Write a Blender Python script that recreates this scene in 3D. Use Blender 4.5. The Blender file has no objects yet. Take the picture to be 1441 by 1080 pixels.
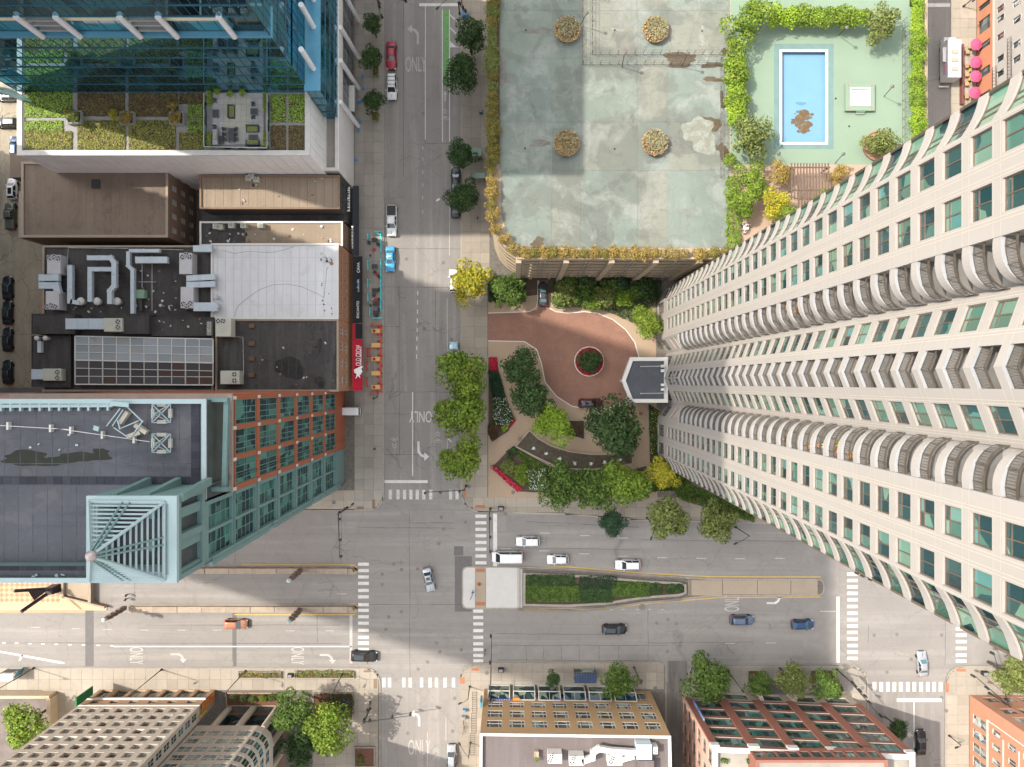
import bpy,bmesh,math,random
import numpy as np
from mathutils import Vector,Matrix
R=math.radians
random.seed(7);np.random.seed(7)
scene=bpy.context.scene
COL=scene.collection
H=140.0;F=1000.0;S=H/F
# camera, world, sun, exposure
cam_d=bpy.data.cameras.new('camera');cam=bpy.data.objects.new('camera',cam_d);COL.objects.link(cam)
cam.location=(0,0,H);cam.rotation_euler=(0,0,0)
cam_d.sensor_width=36;cam_d.lens=36*F/1441.0;cam_d.clip_start=.5;cam_d.clip_end=6000
scene.camera=cam
SUN_EL=R(50.4);SUN_DX,SUN_DY=.79,-.245
w=bpy.data.worlds.new("World");scene.world=w;w.use_nodes=True
nt=w.node_tree;nt.nodes.clear()
sky=nt.nodes.new('ShaderNodeTexSky');sky.sky_type='NISHITA';sky.sun_disc=False
sky.sun_elevation=SUN_EL
sky.sun_rotation=math.atan2(-SUN_DX,-SUN_DY)
sky.air_density=1.0;sky.dust_density=3.0;sky.ozone_density=1.0
hs=nt.nodes.new('ShaderNodeHueSaturation');hs.inputs['Saturation'].default_value=.14
bg=nt.nodes.new('ShaderNodeBackground');bg.inputs['Strength'].default_value=.15
wo=nt.nodes.new('ShaderNodeOutputWorld')
nt.links.new(sky.outputs[0],hs.inputs['Color']);nt.links.new(hs.outputs[0],bg.inputs[0]);nt.links.new(bg.outputs[0],wo.inputs[0])
sd=bpy.data.lights.new('sun','SUN');sd.energy=2.0;sd.angle=R(.6);sd.color=(1,.93,.82)
sun=bpy.data.objects.new('sun',sd);COL.objects.link(sun)
sun.rotation_euler=Vector((SUN_DX,SUN_DY,-1)).to_track_quat('-Z','Y').to_euler()
sun.location=(-150,50,250)
vs=scene.view_settings
vs.view_transform='Standard';vs.look='None';vs.exposure=1.75;vs.gamma=1
try:vs.use_curve_mapping=False
except Exception:pass
scene.cycles.max_bounces=6;scene.cycles.transparent_max_bounces=6
scene.cycles.diffuse_bounces=3
# coordinates
def g(x,y):
 return((x-720.5)*S,-(y-540)*S)
def P(px,py,z=0.0):
 k=(H-z)/F
 return((px-720.5)*k,-(py-540)*k)
def rect(x0,y0,x1,y1,z=0.0):
 a=P(x0,y0,z);b=P(x1,y1,z)
 return[(a[0],b[1]),(b[0],b[1]),(b[0],a[1]),(a[0],a[1])]
 # materials
MATS={}
SC={'asphalt':1.36,'asphalt_long':1.42,'asphalt_patch':1.25,'old_asphalt':1.4,'alley_paving':1.35,'lane_asphalt':1.2,'pavement_concrete':.86,'pavement_grey':.9,'kerb':.8,'tan_concrete':.85,'wall_cap':.85,'tower_cream':.47,'tower_joint':.58,'tower_ledge':.42,'bronze_rail':.55,'tower_glass':.55,'tower_side_glass':.8,'deck_bluegreen':.58,'deck_tan':.55,'deck_green':.57,'pool_deck_green':.55,'pool_surround':.6,'pool_blue':.62,'white_coping':.75,'tub_white':.7,'terrace_paving':.8,'brick_paving':.75,'brick_single':.75,'teal_light':.7,'teal_metal':.62,'white_panel':1.25,'white_column':1.,'slate_roof':1.25,'blue_ledge':1.6,'path_gravel':.85,'road_paint':.85,'white_concrete':.85,'red_granite':.72,'pink_stone':.8,'cream_stone':.8,'salmon_wall':.75,'grey_stucco':.7,'coral_wall':.8,'canopy_white':.85,'parasol_pink':.62,'truck_white':.8,'dry_patch':.7,'damp_patch':.7,'round_pot':.7,'balcony_floor':.45,'balcony_back':.4,'pale_concrete':1.12,'leaf_sedum':1.35,'leaf_sedum_brown':1.25,'leaf_sedum_green':1.25,'yellow_paint':.85,'green_paint':.8,'pinkwall':.8}
def scl(n,c):k=SC.get(n,1.);return tuple(x*k for x in c)
def M(name,c,c2=None,sc=.5,rough=.85,bump=0.,bsc=None,metal=0.,rnd=0.,isl=0.,lo=.35,hi=.65,spec=.3,det=5.,grain=0.,gsc=12.,trans=0.,obj=False,coat=0.):
 if name in MATS:return MATS[name]
 c=scl(name,c);c2=scl(name,c2)if c2 else c2
 m=bpy.data.materials.new(name);m.use_nodes=True;t=m.node_tree;n=t.nodes;L=t.links
 b=n['Principled BSDF'];b.inputs['Roughness'].default_value=rough;b.inputs['Metallic'].default_value=metal
 b.inputs['Specular IOR Level'].default_value=spec
 if coat:b.inputs['Coat Weight'].default_value=coat;b.inputs['Coat Roughness'].default_value=.05
 geo=n.new('ShaderNodeNewGeometry');pos=geo.outputs['Position']
 if obj:tc=n.new('ShaderNodeTexCoord');pos=tc.outputs['Object']
 rgb=n.new('ShaderNodeRGB');rgb.outputs[0].default_value=(*c,1);col=rgb.outputs[0]
 if c2:
  no=n.new('ShaderNodeTexNoise');no.inputs['Scale'].default_value=sc;no.inputs['Detail'].default_value=det;no.inputs['Roughness'].default_value=.6
  L.new(pos,no.inputs['Vector'])
  mr=n.new('ShaderNodeMapRange');mr.inputs['From Min'].default_value=lo;mr.inputs['From Max'].default_value=hi
  L.new(no.outputs[0],mr.inputs['Value'])
  mx=n.new('ShaderNodeMix');mx.data_type='RGBA';L.new(mr.outputs[0],mx.inputs['Factor']);L.new(col,mx.inputs['A']);mx.inputs['B'].default_value=(*c2,1)
  col=mx.outputs['Result']
 if grain:
  n2=n.new('ShaderNodeTexNoise');n2.inputs['Scale'].default_value=gsc;n2.inputs['Detail'].default_value=3;L.new(pos,n2.inputs['Vector'])
  m2=n.new('ShaderNodeMapRange');m2.inputs['From Min'].default_value=.3;m2.inputs['From Max'].default_value=.7;m2.inputs['To Min'].default_value=1-grain;m2.inputs['To Max'].default_value=1+grain
  L.new(n2.outputs[0],m2.inputs['Value'])
  vm=n.new('ShaderNodeVectorMath');vm.operation='SCALE';L.new(col,vm.inputs[0]);L.new(m2.outputs[0],vm.inputs['Scale']);col=vm.outputs[0]
 for amt,src in((rnd,'o'),(isl,'i')):
  if amt:
   if src=='o':oi=n.new('ShaderNodeObjectInfo');rv=oi.outputs['Random']
   else:rv=geo.outputs['Random Per Island']
   m3=n.new('ShaderNodeMapRange');m3.inputs['To Min'].default_value=1-amt;m3.inputs['To Max'].default_value=1+amt;L.new(rv,m3.inputs['Value'])
   vm=n.new('ShaderNodeVectorMath');vm.operation='SCALE';L.new(col,vm.inputs[0]);L.new(m3.outputs[0],vm.inputs['Scale']);col=vm.outputs[0]
 L.new(col,b.inputs['Base Color'])
 if bump:
  n4=n.new('ShaderNodeTexNoise');n4.inputs['Scale'].default_value=bsc or sc*8;n4.inputs['Detail'].default_value=4;L.new(pos,n4.inputs['Vector'])
  bp=n.new('ShaderNodeBump');bp.inputs['Strength'].default_value=bump;bp.inputs['Distance'].default_value=.1;L.new(n4.outputs[0],bp.inputs['Height']);L.new(bp.outputs[0],b.inputs['Normal'])
 if trans:
  tr=n.new('ShaderNodeBsdfTranslucent');L.new(col,tr.inputs['Color'])
  ms=n.new('ShaderNodeMixShader');ms.inputs[0].default_value=trans
  out=n['Material Output'];L.new(b.outputs[0],ms.inputs[1]);L.new(tr.outputs[0],ms.inputs[2]);L.new(ms.outputs[0],out.inputs[0])
 MATS[name]=m
 return m
def layered(name,c,layers,rough=.9,bump=.2,bsc=20,rnd=0.,spec=.25):
 0
 if name in MATS:return MATS[name]
 m=bpy.data.materials.new(name);m.use_nodes=True;t=m.node_tree;n=t.nodes;L=t.links
 c=scl(name,c)
 b=n['Principled BSDF'];b.inputs['Roughness'].default_value=rough;b.inputs['Specular IOR Level'].default_value=spec
 geo=n.new('ShaderNodeNewGeometry');pos=geo.outputs['Position']
 rgb=n.new('ShaderNodeRGB');rgb.outputs[0].default_value=(*c,1);col=rgb.outputs[0]
 for i,(kind,sc,lo,hi,cc,amt)in enumerate(layers):
  mp=n.new('ShaderNodeMapping');L.new(pos,mp.inputs['Vector'])
  s3=sc if isinstance(sc,tuple)else(sc,sc,sc)
  mp.inputs['Scale'].default_value=s3;mp.inputs['Location'].default_value=(i*17.3,i*5.1,0)
  if kind=='crack':
   nd=n.new('ShaderNodeTexNoise');nd.inputs['Scale'].default_value=1.3;nd.inputs['Detail'].default_value=6;L.new(mp.outputs[0],nd.inputs['Vector'])
   ad=n.new('ShaderNodeVectorMath');ad.operation='MULTIPLY_ADD';L.new(nd.outputs['Color'],ad.inputs[0]);ad.inputs[1].default_value=(.9,.9,0);L.new(mp.outputs[0],ad.inputs[2])
   no=n.new('ShaderNodeTexVoronoi');no.feature='DISTANCE_TO_EDGE';no.inputs['Scale'].default_value=1;L.new(ad.outputs[0],no.inputs['Vector'])
   o=no.outputs['Distance']
  else:
   no=n.new('ShaderNodeTexNoise');no.inputs['Scale'].default_value=1;no.inputs['Detail'].default_value=7 if kind=='noise' else 3;no.inputs['Roughness'].default_value=.62;L.new(mp.outputs[0],no.inputs['Vector'])
   if kind=='noise':no.inputs['Distortion'].default_value=.4
   o=no.outputs[0]
  mr=n.new('ShaderNodeMapRange');mr.inputs['From Min'].default_value=lo;mr.inputs['From Max'].default_value=hi
  mr.inputs['To Max'].default_value=amt;L.new(o,mr.inputs['Value'])
  mx=n.new('ShaderNodeMix');mx.data_type='RGBA';L.new(mr.outputs[0],mx.inputs['Factor']);L.new(col,mx.inputs['A']);mx.inputs['B'].default_value=(*scl(name,cc),1);col=mx.outputs['Result']
 if rnd:
  oi=n.new('ShaderNodeObjectInfo');m3=n.new('ShaderNodeMapRange');m3.inputs['To Min'].default_value=1-rnd;m3.inputs['To Max'].default_value=1+rnd;L.new(oi.outputs['Random'],m3.inputs['Value'])
  vm=n.new('ShaderNodeVectorMath');vm.operation='SCALE';L.new(col,vm.inputs[0]);L.new(m3.outputs[0],vm.inputs['Scale']);col=vm.outputs[0]
 L.new(col,b.inputs['Base Color'])
 n4=n.new('ShaderNodeTexNoise');n4.inputs['Scale'].default_value=bsc;n4.inputs['Detail'].default_value=5;L.new(pos,n4.inputs['Vector'])
 bp=n.new('ShaderNodeBump');bp.inputs['Strength'].default_value=bump;bp.inputs['Distance'].default_value=.05;L.new(n4.outputs[0],bp.inputs['Height']);L.new(bp.outputs[0],b.inputs['Normal'])
 MATS[name]=m
 return m
def worn_paint(name,c,base,sc=3.,lo=.60,hi=.68):
 return layered(name,c,[('noise',sc*1.7,lo,hi,base,.7),('noise',sc*.25,.35,.7,base,.35),('noise',sc*5,.45,.7,base,.3)],bump=.1)
def glass(name,cols,rough=.06,spec=1.,dark=(.01,.03,.035),nsc=.9,lo=.45,hi=.6,metal=0.,amount=1.,ior=1.45):
 0
 if name in MATS:return MATS[name]
 m=bpy.data.materials.new(name);m.use_nodes=True;t=m.node_tree;n=t.nodes;L=t.links
 b=n['Principled BSDF'];b.inputs['Roughness'].default_value=rough;b.inputs['Specular IOR Level'].default_value=spec
 b.inputs['Metallic'].default_value=metal;b.inputs['IOR'].default_value=ior
 oi=n.new('ShaderNodeObjectInfo');cr=n.new('ShaderNodeValToRGB');cr.color_ramp.interpolation='CONSTANT'
 cols=[scl(name,c)for c in cols];els=cr.color_ramp.elements
 while len(els)>1:els.remove(els[-1])
 els[0].position=0;els[0].color=(*cols[0],1)
 for i,c in enumerate(cols[1:],1):
  e=els.new(i/len(cols));e.color=(*c,1)
 L.new(oi.outputs['Random'],cr.inputs[0])
 geo=n.new('ShaderNodeNewGeometry')
 no=n.new('ShaderNodeTexVoronoi');no.inputs['Scale'].default_value=nsc;L.new(geo.outputs['Position'],no.inputs['Vector'])
 sp=n.new('ShaderNodeSeparateColor');L.new(no.outputs['Color'],sp.inputs[0])
 mr=n.new('ShaderNodeMapRange');mr.inputs['From Min'].default_value=lo;mr.inputs['From Max'].default_value=hi;mr.inputs['To Max'].default_value=amount;L.new(sp.outputs[0],mr.inputs['Value'])
 mx=n.new('ShaderNodeMix');mx.data_type='RGBA';L.new(mr.outputs[0],mx.inputs['Factor']);L.new(cr.outputs[0],mx.inputs['A']);mx.inputs['B'].default_value=(*dark,1)
 L.new(mx.outputs['Result'],b.inputs['Base Color'])
 MATS[name]=m
 return m
 # mesh builder
class MB:
 def __init__(s):s.v=[];s.f=[];s.mi=[];s.cur=0
 def quad(s,a,b,c,d):
  i=len(s.v);s.v+=[a,b,c,d];s.f.append((i,i+1,i+2,i+3));s.mi.append(s.cur)
 def face(s,pts):
  i=len(s.v);s.v+=pts;s.f.append(tuple(range(i,i+len(pts))));s.mi.append(s.cur)
 def add(s,vs_,fs):
  i=len(s.v);s.v+=vs_
  for f in fs:s.f.append(tuple(i+j for j in f));s.mi.append(s.cur)
 def box(s,x0,y0,z0,x1,y1,z1):
  if x0>x1:x0,x1=x1,x0
  if y0>y1:y0,y1=y1,y0
  s.add([(x0,y0,z0),(x1,y0,z0),(x1,y1,z0),(x0,y1,z0),(x0,y0,z1),(x1,y0,z1),(x1,y1,z1),(x0,y1,z1)],[(0,3,2,1),(4,5,6,7),(0,1,5,4),(1,2,6,5),(2,3,7,6),(3,0,4,7)])
 def rbox(s,cx,cy,z0,z1,lx,ly,a=0.,bev=0.,top=1.):
  0
  c,q=math.cos(a),math.sin(a)
  def ring(hx,hy,z):return[(cx+x*c-y*q,cy+x*q+y*c,z)for x,y in((-hx,-hy),(hx,-hy),(hx,hy),(-hx,hy))]
  hx,hy=lx/2,ly/2
  rs=[ring(hx,hy,z0),ring(hx*top,hy*top,z1-bev)]
  if bev:rs.append(ring(hx*top-bev,hy*top-bev,z1))
  s.rings(rs)
 def rings(s,rs,cap0=True,cap1=True):
  n=len(rs[0]);i=len(s.v)
  for r in rs:s.v+=[tuple(p)for p in r]
  for k in range(len(rs)-1):
   for j in range(n):
    a=i+k*n+j;b=i+k*n+(j+1)%n
    s.f.append((a,b,b+n,a+n));s.mi.append(s.cur)
  if cap0:s.f.append(tuple(i+j for j in range(n))[::-1]);s.mi.append(s.cur)
  if cap1:s.f.append(tuple(i+(len(rs)-1)*n+j for j in range(n)));s.mi.append(s.cur)
 def prism(s,poly,z0,z1,cap0=False):
  s.rings([[(x,y,z0)for x,y in poly],[(x,y,z1)for x,y in poly]],cap0=cap0)
 def ringpoly(s,outer,inner,z0,z1):
  0
  n=len(outer)
  for k in range(n):
   j=(k+1)%n
   o0,o1,i0,i1=outer[k],outer[j],inner[k],inner[j]
   s.quad((*o0,z1),(*o1,z1),(*i1,z1),(*i0,z1))
   s.quad((*o0,z0),(*o1,z0),(*o1,z1),(*o0,z1))
   s.quad((*i1,z0),(*i0,z0),(*i0,z1),(*i1,z1))
 def cyl(s,cx,cy,z0,z1,r,r1=None,n=10):
  r1=r if r1 is None else r1
  s.rings([[(cx+r*math.cos(2*math.pi*k/n),cy+r*math.sin(2*math.pi*k/n),z0)for k in range(n)],[(cx+r1*math.cos(2*math.pi*k/n),cy+r1*math.sin(2*math.pi*k/n),z1)for k in range(n)]])
 def lathe(s,cx,cy,prof,n=12):
  s.rings([[(cx+r*math.cos(2*math.pi*k/n),cy+r*math.sin(2*math.pi*k/n),z)for k in range(n)]for r,z in prof])
 def tube(s,pts,r,n=6,r1=None):
  pts=[Vector(p)for p in pts];m=len(pts);rs=[]
  up0=None
  for k,p in enumerate(pts):
   d=(pts[min(k+1,m-1)]-pts[max(k-1,0)]).normalized()
   up=Vector((0,0,1))if abs(d.z)<.95 else Vector((1,0,0))
   a=d.cross(up).normalized();b=a.cross(d)
   rr=r if r1 is None else r+(r1-r)*k/max(1,m-1)
   rs.append([p+a*math.cos(2*math.pi*j/n)*rr+b*math.sin(2*math.pi*j/n)*rr for j in range(n)])
  s.rings(rs)
 def bar(s,a,b,wd,ht):
  0
  a=Vector(a);b=Vector(b);d=(b-a).normalized()
  up=Vector((0,0,1))if abs(d.z)<.95 else Vector((1,0,0))
  q=d.cross(up).normalized()*wd/2;r=q.normalized().cross(d)*ht/2
  s.rings([[a-q-r,a+q-r,a+q+r,a-q+r],[b-q-r,b+q-r,b+q+r,b-q+r]])
 def mesh(s,name,mats,smooth=False,off=(0,0,0)):
  me=bpy.data.meshes.new(name)
  ox,oy,oz=off
  me.from_pydata([(x[0]-ox,x[1]-oy,x[2]-oz)for x in s.v],[],s.f)
  if not isinstance(mats,(list,tuple)):mats=[mats]
  for m in mats:me.materials.append(m)
  if len(mats)>1:me.polygons.foreach_set('material_index',s.mi)
  if smooth:me.polygons.foreach_set('use_smooth',[True]*len(s.f))
  me.update()
  return me
WO={}
def thing(name,label,cat,loc=(0,0,0),group=None,rotz=0.):
 o=bpy.data.objects.new(name,None);COL.objects.link(o)
 o.location=loc;o.rotation_euler=(0,0,rotz);o.empty_display_size=.5
 WO[o.name]=Vector(loc)
 tag(o,label,cat,group)
 return o
def tag(o,label=None,cat=None,group=None,kind=None):
 if label:o['label']=label
 if cat:o['category']=cat
 if group:o['group']=group
 if kind:o['kind']=kind
 return o
def part(name,mb,mat,parent=None,smooth=False,label=None,kind=None):
 0
 off=WO[parent.name]if parent else Vector((0,0,0))
 me=mb.mesh(name,mat,smooth,off)
 o=bpy.data.objects.new(name,me);COL.objects.link(o)
 if parent:o.parent=parent
 WO[o.name]=off.copy()
 if label:o['label']=label
 if kind:o['kind']=kind
 return o
def inst(name,me,parent,loc,rotz=0.,scale=None,local=False):
 o=bpy.data.objects.new(name,me);COL.objects.link(o)
 loc=Vector(loc)
 if parent:
  o.parent=parent
  if not local:loc=loc-WO[parent.name]
 o.location=loc;o.rotation_euler=(0,0,rotz)
 if scale:o.scale=scale
 return o
def struct(name,mb,mat,smooth=False):
 o=part(name,mb,mat,None,smooth);o['kind']='structure';return o
def copy_tree(o,parent=None):
 c=o.copy();COL.objects.link(c)
 if parent:c.parent=parent
 for ch in list(o.children):copy_tree(ch,c)
 return c
 # walls and windows
def facade(mb,a,b,z0,z1,holes,dep=.25):
 a=Vector(a);b=Vector(b);L_=(b-a).length;d=(b-a)/L_;inn=Vector((-d.y,d.x))*dep
 ss=sorted({0.,L_}|{round(h[0],3)for h in holes}|{round(h[1],3)for h in holes})
 zz=sorted({z0,z1}|{round(h[2],3)for h in holes}|{round(h[3],3)for h in holes})
 hs_={}
 def pt(s_,z,q=0):
  p=a+d*s_+(inn if q else Vector((0,0)))
  return(p.x,p.y,z)
 for i in range(len(zz)-1):
  zm=(zz[i]+zz[i+1])/2;run=None
  for j in range(len(ss)-1):
   sm=(ss[j]+ss[j+1])/2
   hole=any(h[0]<sm<h[1]and h[2]<zm<h[3]for h in holes)
   if not hole:
    if run is None:run=ss[j]
   if hole and run is not None:
    mb.quad(pt(run,zz[i]),pt(ss[j],zz[i]),pt(ss[j],zz[i+1]),pt(run,zz[i+1]));run=None
  if run is not None:mb.quad(pt(run,zz[i]),pt(L_,zz[i]),pt(L_,zz[i+1]),pt(run,zz[i+1]))
 for s0,s1,za,zb in[h[:4]for h in holes]:
  mb.quad(pt(s0,za),pt(s1,za),pt(s1,za,1),pt(s0,za,1))
  mb.quad(pt(s1,zb),pt(s0,zb),pt(s0,zb,1),pt(s1,zb,1))
  mb.quad(pt(s0,za),pt(s0,za,1),pt(s0,zb,1),pt(s0,zb))
  mb.quad(pt(s1,zb),pt(s1,zb,1),pt(s1,za,1),pt(s1,za))
WC={}
def win_mesh(w_,h_,xs,zs,ft,fm):
 key=('w',round(w_,2),round(h_,2),tuple(xs),tuple(zs),ft,fm.name)
 if key in WC:return WC[key]
 mb=MB();y0,y1=0.,.1
 mb.box(0,y0,0,w_,y1,ft);mb.box(0,y0,h_-ft,w_,y1,h_)
 mb.box(0,y0,ft,ft,y1,h_-ft);mb.box(w_-ft,y0,ft,w_,y1,h_-ft)
 for x in xs:mb.box(x*w_-ft/2,y0,ft,x*w_+ft/2,y1,h_-ft)
 for z in zs:mb.box(ft,y0+.005,z*h_-ft/2,w_-ft,y1-.005,z*h_+ft/2)
 WC[key]=mb.mesh('window',fm);return WC[key]
def pane_mesh(w_,h_,gm):
 key=('p',round(w_,2),round(h_,2),gm.name)
 if key in WC:return WC[key]
 mb=MB();mb.box(0,0,0,w_,.02,h_)
 WC[key]=mb.mesh('pane',gm);return WC[key]
def window(parent,a,b,s0,s1,za,zb,dep,fm,gm,xs=(.5,),zs=(),ft=.07,name='window',single=False):
 a=Vector(a);b=Vector(b);d=(b-a).normalized();inn=Vector((-d.y,d.x))
 w_=s1-s0;h_=zb-za
 p=a+d*s0+inn*(dep-.1)
 rz=math.atan2(d.y,d.x)
 o=inst(name,win_mesh(w_,h_,xs,zs,ft,fm),parent,(p.x,p.y,za),rz)
 cx=[0.]+list(xs)+[1.];cz=[0.]+list(zs)+[1.]
 if single:cx=[0.,1.];cz=[0.,1.]
 for i in range(len(cx)-1):
  for j in range(len(cz)-1):
   x0=cx[i]*w_+ft/2+.002;x1=cx[i+1]*w_-ft/2-.002;z0_=cz[j]*h_+ft/2+.002;z1_=cz[j+1]*h_-ft/2-.002
   inst('pane',pane_mesh(x1-x0,z1_-z0_,gm),o,(x0,.045,z0_),0,local=True)
 return o
def wall_windows(t,mb,a,b,z0,z1,holes,dep,fm,gm,xs=(.5,),zs=(),ft=.07,single=False):
 facade(mb,a,b,z0,z1,holes,dep)
 for h in holes:window(t,a,b,h[0],h[1],h[2],h[3],dep,fm,gm,xs,zs,ft,single=single)
def even(L_,n,w_,m=0.):
 0
 pitch=(L_-2*m)/n
 return[(m+pitch*(i+.5)-w_/2,m+pitch*(i+.5)+w_/2)for i in range(n)]
def inset(poly,d):
 n=len(poly);out=[]
 for i in range(n):
  p0,p1,p2=Vector(poly[i-1]),Vector(poly[i]),Vector(poly[(i+1)%n])
  e1=(p1-p0).normalized();e2=(p2-p1).normalized()
  n1=Vector((-e1.y,e1.x));n2=Vector((-e2.y,e2.x))
  bis=(n1+n2);bl=bis.length;bis=bis/bl if bl>1e-6 else n1
  k=d/max(.3,bis.dot(n1))
  out.append((p1.x+bis.x*k,p1.y+bis.y*k))
 return out
def building(t,poly,z0,z1,wm,rm,cm,ph=.5,pt_=.35,holes=None,dep=.25,fm=None,gm=None,xs=(.5,),zs=(),ft=.07,single=False,roofname='roof'):
 0
 mb=MB()
 holes=holes or{}
 for i in range(len(poly)):
  a,b=poly[i],poly[(i+1)%len(poly)]
  hh=holes.get(i)
  if hh:wall_windows(t,mb,a,b,z0,z1-.12,hh,dep,fm,gm,xs,zs,ft,single)
  else:mb.quad((*a,z0),(*b,z0),(*b,z1-.12),(*a,z1-.12))
 part('wall',mb,wm,t)
 inn=inset(poly,pt_);out=inset(poly,-.05)
 mb=MB();mb.ringpoly(out,inn,z1-.12,z1)
 mb.ringpoly(inset(poly,.02),inset(poly,pt_-.02),z1-ph-.1,z1-.12)
 part('parapet',mb,cm,t)
 mb=MB();mb.prism(inset(poly,.1),z1-ph-.3,z1-ph);part(roofname,mb,rm,t)
def text(body,size,loc,rotz,mat,parent=None,sx=1.,sy=1.,name='lettering',tilt=0.,ext=.004,bold=0.):
 cu=bpy.data.curves.new('lettering','FONT');cu.body=body;cu.size=size;cu.align_x='CENTER';cu.align_y='CENTER';cu.extrude=ext;cu.offset=bold
 to=bpy.data.objects.new('lettering_tmp',cu);COL.objects.link(to)
 dg=bpy.context.evaluated_depsgraph_get()
 me=bpy.data.meshes.new_from_object(to.evaluated_get(dg));me.name=name
 bpy.data.objects.remove(to)
 for v in me.vertices:v.co.x*=sx;v.co.y*=sy
 me.materials.clear();me.materials.append(mat)
 o=inst(name,me,parent,loc,rotz)
 if tilt:o.rotation_euler=(Matrix.Rotation(rotz,3,'Z')@Matrix.Rotation(tilt,3,'X')).to_euler()
 return o
 # leaves
LEAF={}
def leaf_arrays(pts,nrm,size,seed):
 rs=np.random.RandomState(seed);n=len(pts)
 nn=nrm+rs.normal(0,.45,(n,3));nn/=np.linalg.norm(nn,axis=1,keepdims=True)+1e-9
 r=rs.normal(0,1,(n,3));a=np.cross(nn,r);a/=np.linalg.norm(a,axis=1,keepdims=True)+1e-9
 b=np.cross(nn,a);s=(size*rs.uniform(.6,1.35,(n,1)))
 a=a*s;b=b*s*rs.uniform(.45,.9,(n,1))
 v=np.stack([pts-a,pts-b*.9+a*.1,pts+a,pts+b],axis=1).reshape(-1,3)
 return v
def leaf_mesh(name,v,mat):
 me=bpy.data.meshes.new(name);n=len(v)//4
 me.vertices.add(len(v));me.vertices.foreach_set('co',v.astype(np.float32).ravel())
 me.loops.add(len(v));me.loops.foreach_set('vertex_index',np.arange(len(v),dtype=np.int32))
 me.polygons.add(n);me.polygons.foreach_set('loop_start',np.arange(0,len(v),4,dtype=np.int32));me.polygons.foreach_set('loop_total',np.full(n,4,dtype=np.int32))
 me.materials.append(mat);me.update(calc_edges=True)
 return me
def crown_pts(seed,n,lobes=14,flat=.8,loose=0.,solid=.55):
 rs=np.random.RandomState(seed)
 d=rs.normal(0,1,(lobes,3));d/=np.linalg.norm(d,axis=1,keepdims=True);d[:,2]=np.abs(d[:,2])*.9-.25
 c=d*rs.uniform(.35,.84,(lobes,1));rad=rs.uniform(.2,.42,lobes)
 c=np.vstack([c,[[0,0,.05]]]);rad=np.append(rad,solid)
 w_=rad**2;w_/=w_.sum();k=rs.choice(len(rad),n,p=w_)
 q=rs.normal(0,1,(n,3));q/=np.linalg.norm(q,axis=1,keepdims=True)
 q[:,2]=np.where(rs.rand(n)<.7,np.abs(q[:,2]),q[:,2])
 rr=rad[k][:,None]*(1-rs.rand(n,1)**2*.35+rs.normal(0,.05+loose,(n,1)))
 p=c[k]+q*rr;p[:,2]*=flat
 return p,q
def crown(kind,mat,n=2600,size=.055,variant=0,**kw):
 key=(kind,variant)
 if key not in LEAF:
  p,q=crown_pts(hash((len(kind),variant))%1000+variant*31+sum(map(ord,kind)),n,**kw)
  LEAF[key]=leaf_mesh('foliage',leaf_arrays(p,q,size,variant+5),mat)
 return LEAF[key]
def box_leaves(L_,W_,Hh,n,size,seed,mat,name='foliage',lump=.12):
 0
 rs=np.random.RandomState(seed)
 p=np.empty((n,3));q=np.zeros((n,3))
 at,a1,a2=L_*W_,2*L_*Hh,2*W_*Hh
 f=rs.choice(3,n,p=np.array([at*1.6,a1,a2])/(at*1.6+a1+a2))
 u=rs.rand(n,3)
 p[:,0]=(u[:,0]-.5)*L_;p[:,1]=(u[:,1]-.5)*W_;p[:,2]=u[:,2]*Hh
 top=f==0;p[top,2]=Hh;q[top,2]=1
 sd_=f==1;sg=np.where(rs.rand(n)<.5,-1,1);p[sd_,1]=(sg*W_/2)[sd_];q[sd_,1]=sg[sd_]
 en=f==2;p[en,0]=(sg*L_/2)[en];q[en,0]=sg[en]
 ph=rs.rand(6)*6
 bump=np.sin(p[:,0]*1.9+ph[0])*np.sin(p[:,1]*2.3+ph[1])+.6*np.sin(p[:,0]*4.3+ph[2]+p[:,1]*3.1)+.4*np.sin(p[:,0]*9+ph[3])*np.cos(p[:,1]*8+ph[4])
 p+=q*(bump[:,None]*lump+rs.normal(0,lump*.6,(n,1)))
 q=q+np.array([0,0,.5])
 return leaf_mesh(name,leaf_arrays(p,q,size,seed),mat)
 # setting: ground, streets, pavements
C_ASPH=(.155,.142,.130)
asph=layered('asphalt',C_ASPH,[('noise',.035,.35,.68,(.125,.115,.108),.9),('noise',(.02,.5,1),.48,.62,(.19,.176,.16),.6),('noise',(.015,.8,1),.52,.66,(.115,.107,.1),.45),('noise',.5,.52,.72,(.095,.088,.084),.35),('noise',1.7,.64,.7,(.09,.084,.08),.45),('noise',.12,.54,.57,(.14,.13,.12),.35),('noise',9,.45,.7,(.22,.205,.19),.35),('crack',.09,.006,.0,(.06,.056,.054),.4),('crack',.23,.012,.0,(.08,.075,.07),.18)],bump=.35,bsc=14)
asph_ns=layered('asphalt_long',C_ASPH,[('noise',.035,.35,.68,(.12,.11,.104),.9),('noise',(.5,.02,1),.48,.62,(.195,.18,.165),.6),('noise',(.8,.015,1),.52,.66,(.115,.107,.1),.45),('noise',.5,.52,.72,(.095,.088,.084),.35),('noise',1.7,.64,.7,(.09,.084,.08),.45),('noise',.12,.54,.57,(.14,.13,.12),.35),('noise',9,.45,.7,(.22,.205,.19),.35),('crack',.09,.006,.0,(.06,.056,.054),.4),('crack',.23,.012,.0,(.08,.075,.07),.18)],bump=.35,bsc=14)
patch_m=layered('asphalt_patch',(.085,.08,.077),[('noise',1.2,.4,.7,(.11,.104,.1),.6),('noise',12,.45,.7,(.14,.13,.12),.4)])
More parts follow.
